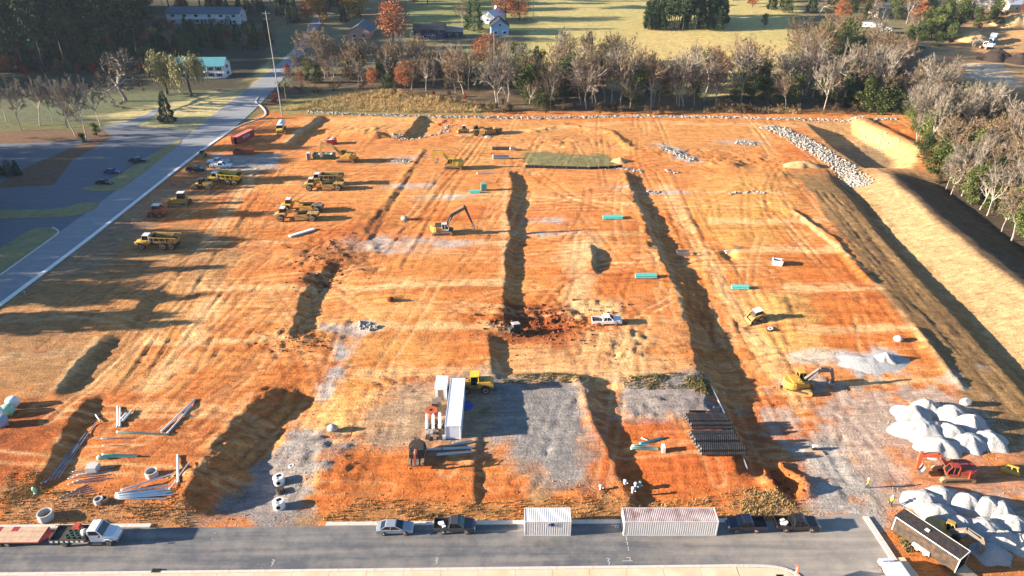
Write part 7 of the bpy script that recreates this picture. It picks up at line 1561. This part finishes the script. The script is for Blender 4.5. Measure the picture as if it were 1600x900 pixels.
# ================================================================ people
paint('skin', 'b07f63', .6, var=.05); paint('hi_vis', 'c9d83a', .7, var=.08); paint('dark_cloth', '2d3038', .9, var=.15); paint('hard_hat', 'dcdcd6', .4, var=.03); paint('boots', '3a2c22', .8, var=.1)
def person(px, py, rz, label, pose, hat='hard_hat', shirt='hi_vis'):
    o = thing('person', label, 'person', place(px, py), rz)
    J = dict(pel=(0, 0, .95), sp=(0.02, 0, 1.2), ch=(.03, 0, 1.42), nk=(.04, 0, 1.54), hd=(.06, 0, 1.68), tp=(.05, 0, 1.78))
    for s, k in ((1, 'l'), (-1, 'r')):
        J[k + 'hip'] = (0, s * .1, .9); J[k + 'kn'] = (.04 + pose.get(k + 'leg', 0) * .5, s * .12, .5); J[k + 'an'] = (pose.get(k + 'leg', 0), s * .13, .09); J[k + 'to'] = (pose.get(k + 'leg', 0) + .17, s * .14, .04)
        J[k + 'sh'] = (.03, s * .19, 1.42); el = pose.get(k + 'el', (.02, s * .27, 1.13)); ha = pose.get(k + 'ha', (.12, s * .27, .88)); J[k + 'el'] = el; J[k + 'wr'] = ha
        d = (Vector(ha) - Vector(el)).normalized(); sd = Vector((0, 1, 0)); J[k + 'pm'] = tuple(Vector(ha) + d * .07)
        for f in range(4): J[k + f'f{f}'] = tuple(Vector(ha) + d * (.15 + .015 * (1 - abs(f - 1.5))) + sd * (f - 1.5) * .022)
        J[k + 'th'] = tuple(Vector(ha) + d * .08 + sd * .06 * (-s) + Vector((.02, 0, 0)))
    names = list(J); E = [('pel', 'sp'), ('sp', 'ch'), ('ch', 'nk'), ('nk', 'hd'), ('hd', 'tp')]
    Rr = dict(pel=.15, sp=.14, ch=.155, nk=.06, hd=.095, tp=.07)
    for k in 'lr':
        E += [('pel', k + 'hip'), (k + 'hip', k + 'kn'), (k + 'kn', k + 'an'), (k + 'an', k + 'to'), ('ch', k + 'sh'), (k + 'sh', k + 'el'), (k + 'el', k + 'wr'), (k + 'wr', k + 'pm'), (k + 'wr', k + 'th')] + [(k + 'pm', k + f'f{f}') for f in range(4)]
        Rr.update({k + 'hip': .1, k + 'kn': .065, k + 'an': .05, k + 'to': .045, k + 'sh': .07, k + 'el': .05, k + 'wr': .033, k + 'pm': .032, k + 'th': .01}); Rr.update({k + f'f{f}': .009 for f in range(4)})
    me = bpy.data.meshes.new('body'); me.from_pydata([J[n_] for n_ in names], [(names.index(a), names.index(b)) for a, b in E], []); me.update()
    b = bpy.data.objects.new('body', me); COL.objects.link(b); sk = b.modifiers.new('skin', 'SKIN')
    for i, n_ in enumerate(names): me.skin_vertices[0].data[i].radius = (Rr[n_], Rr[n_])
    me.skin_vertices[0].data[0].use_root = True; ss = b.modifiers.new('sub', 'SUBSURF'); ss.levels = 1; ss.render_levels = 1
    dg = bpy.context.evaluated_depsgraph_get(); m2 = bpy.data.meshes.new_from_object(b.evaluated_get(dg)); b.modifiers.clear(); b.data = m2
    m2.materials.clear()
    for mm in ('skin', 'dark_cloth', shirt, 'boots'): m2.materials.append(MATS[mm])
    for p in m2.polygons:
        z = p.center.z; y = abs(p.center.y); far = min((p.center - Vector(J[k + 'wr'])).length for k in 'lr'); fo = min((p.center - Vector(J[k + 'el'])).length for k in 'lr')
        p.material_index = 3 if z < .13 else 1 if z < .96 and far > .26 and y < .26 else 0 if z > 1.53 or far < .2 else 2; p.use_smooth = True
    b.parent = o
    h = MB().lathe([(.17, 1.70), (.15, 1.715), (.135, 1.78), (.09, 1.85), (.03, 1.87)], 14, (.05, 0, 0)).build('hard_hat', hat, o, smooth=True)
    f = MB()
    for s in (-1, 1): f.box((.15, s * .035, 1.685), (.02, .03, .015)); 
    f.build('eyes', 'hole_dark', b); MB().box((.165, 0, 1.655), (.04, .025, .04), top=(.4, .8)).build('nose', 'skin', b); MB().box((.15, 0, 1.62), (.012, .05, .012)).build('mouth', 'rust_stain', b)
    return o
person(1354, 762, 2.6, 'worker in yellow green vest standing on the gravel entrance', dict(lleg=.12, rleg=-.1, rel=(.12, -.27, 1.16), rha=(.3, -.2, 1.1)))
w2 = person(1390, 790, .4, 'worker in pale vest holding a long pole by gravel', dict(lel=(.2, .22, 1.2), lha=(.38, .12, 1.28), rel=(.2, -.22, 1.12), rha=(.38, -.08, 1.12)), shirt='hi_vis')
k = MB(); k.tube([(.42, .05, 0.05), (.46, .0, 2.3)], .03); k = k.build('levelling_staff', 'machine_black'); k.location = w2.location; k.rotation_euler = w2.rotation_euler; tag(k, 'dark levelling staff held by the worker beside gravel', 'staff')
# ================================================================ weeds and dry brush: countless
def weeds(spots, name, mat, seed, hmin, hmax):
    r = np.random.RandomState(seed); V = []; 
    for poly, n in spots:
        wp = [P(x, y, .2) for x, y in poly]; q = np.array(wp); x = r.uniform(q[:, 0].min(), q[:, 0].max(), n * 6); y = r.uniform(q[:, 1].min(), q[:, 1].max(), n * 6)
        k = (polysd(wp, x, y) < .6 * r.rand(n * 6)) & (fbm(x / 1.6, y / 1.6, 2) + .25 * r.randn(n * 6) > -.05); x, y = x[k][:n], y[k][:n]
        vv = fbm(x / 3, y / 3, 2)
        for ii, (a, b) in enumerate(zip(x, y)):
            z = hfun(a, b); h = r.uniform(hmin, hmax) * (1 + 1.2 * max(0, vv[ii]))
            for j in range(4):
                t = r.uniform(0, 6.28); l = r.uniform(.1, .45) * h; w_ = r.uniform(.03, .09); dx, dy = math.cos(t), math.sin(t)
                V += [(a - dy * w_, b + dx * w_, z - .02), (a + dy * w_, b - dx * w_, z - .02), (a + dx * l, b + dy * l, z + h * r.uniform(.6, 1.1))]
    V = np.array(V, np.float32); n = len(V) // 3; me = bpy.data.meshes.new(name); me.vertices.add(n * 3); me.vertices.foreach_set('co', V.ravel()); me.loops.add(n * 3); me.loops.foreach_set('vertex_index', np.arange(n * 3, dtype=np.int32)); me.polygons.add(n); me.polygons.foreach_set('loop_start', np.arange(0, n * 3, 3, dtype=np.int32)); me.update(calc_edges=True)
    me.materials.append(MATS[mat]); o = bpy.data.objects.new(name, me); COL.objects.link(o); o['kind'] = 'stuff'
leaf_mat('weed_dry', '8a7248', 'ab9262', 'c4aa7e', .0, sc=1.2); leaf_mat('weed_green', '5a5636', '7d754a', '9a8c5c', .0, sc=1.0)
weeds([([(500, 812), (560, 780), (740, 788), (860, 780), (1000, 785), (1100, 778), (1190, 760), (1215, 775), (1268, 798), (1262, 812), (1130, 814), (820, 815)], 2200), ([(0, 775), (60, 765), (110, 775), (200, 795), (290, 785), (310, 800), (300, 822), (0, 826)], 1200), ([(1180, 765), (1215, 772), (1240, 790), (1255, 808), (1150, 812)], 900), ([(20, 735), (60, 745), (80, 770), (10, 790)], 500)], 'verge_weeds', 'weed_dry', 1, .1, .34)
weeds([([(780, 590), (860, 585), (930, 596), (930, 604), (790, 604)], 700), ([(965, 596), (1095, 588), (1110, 604), (1090, 612), (990, 612)], 900), ([(1070, 598), (1108, 600), (1115, 622), (1085, 615)], 300), ([(1410, 825), (1440, 855), (1425, 870), (1400, 835)], 300)], 'dry_brush', 'weed_green', 2, .12, .4)
weeds([([(520, 150), (600, 140), (745, 160), (750, 176), (560, 174), (440, 172)], 4200), ([(1100, 175), (1250, 178), (1250, 170), (1100, 168)], 600)], 'rough_grass', 'weed_dry', 3, .5, 1.4)

# ================================================================ thin morning haze
mb = MB().bb(-960, 1060, -62, 2560, -6, 80); hz = mb.build('haze', 'concrete'); hz.data.materials.clear()
m = bpy.data.materials.new('haze'); m.use_nodes = True; t = m.node_tree; t.nodes.remove(t.nodes['Principled BSDF']); pv = t.nodes.new('ShaderNodeVolumePrincipled')
pv.inputs['Color'].default_value = (.62, .78, 1.0, 1); pv.inputs['Density'].default_value = .00005; pv.inputs['Anisotropy'].default_value = .1
t.links.new(pv.outputs[0], t.nodes['Material Output'].inputs['Volume']); hz.data.materials.append(m); hz['kind'] = 'stuff'
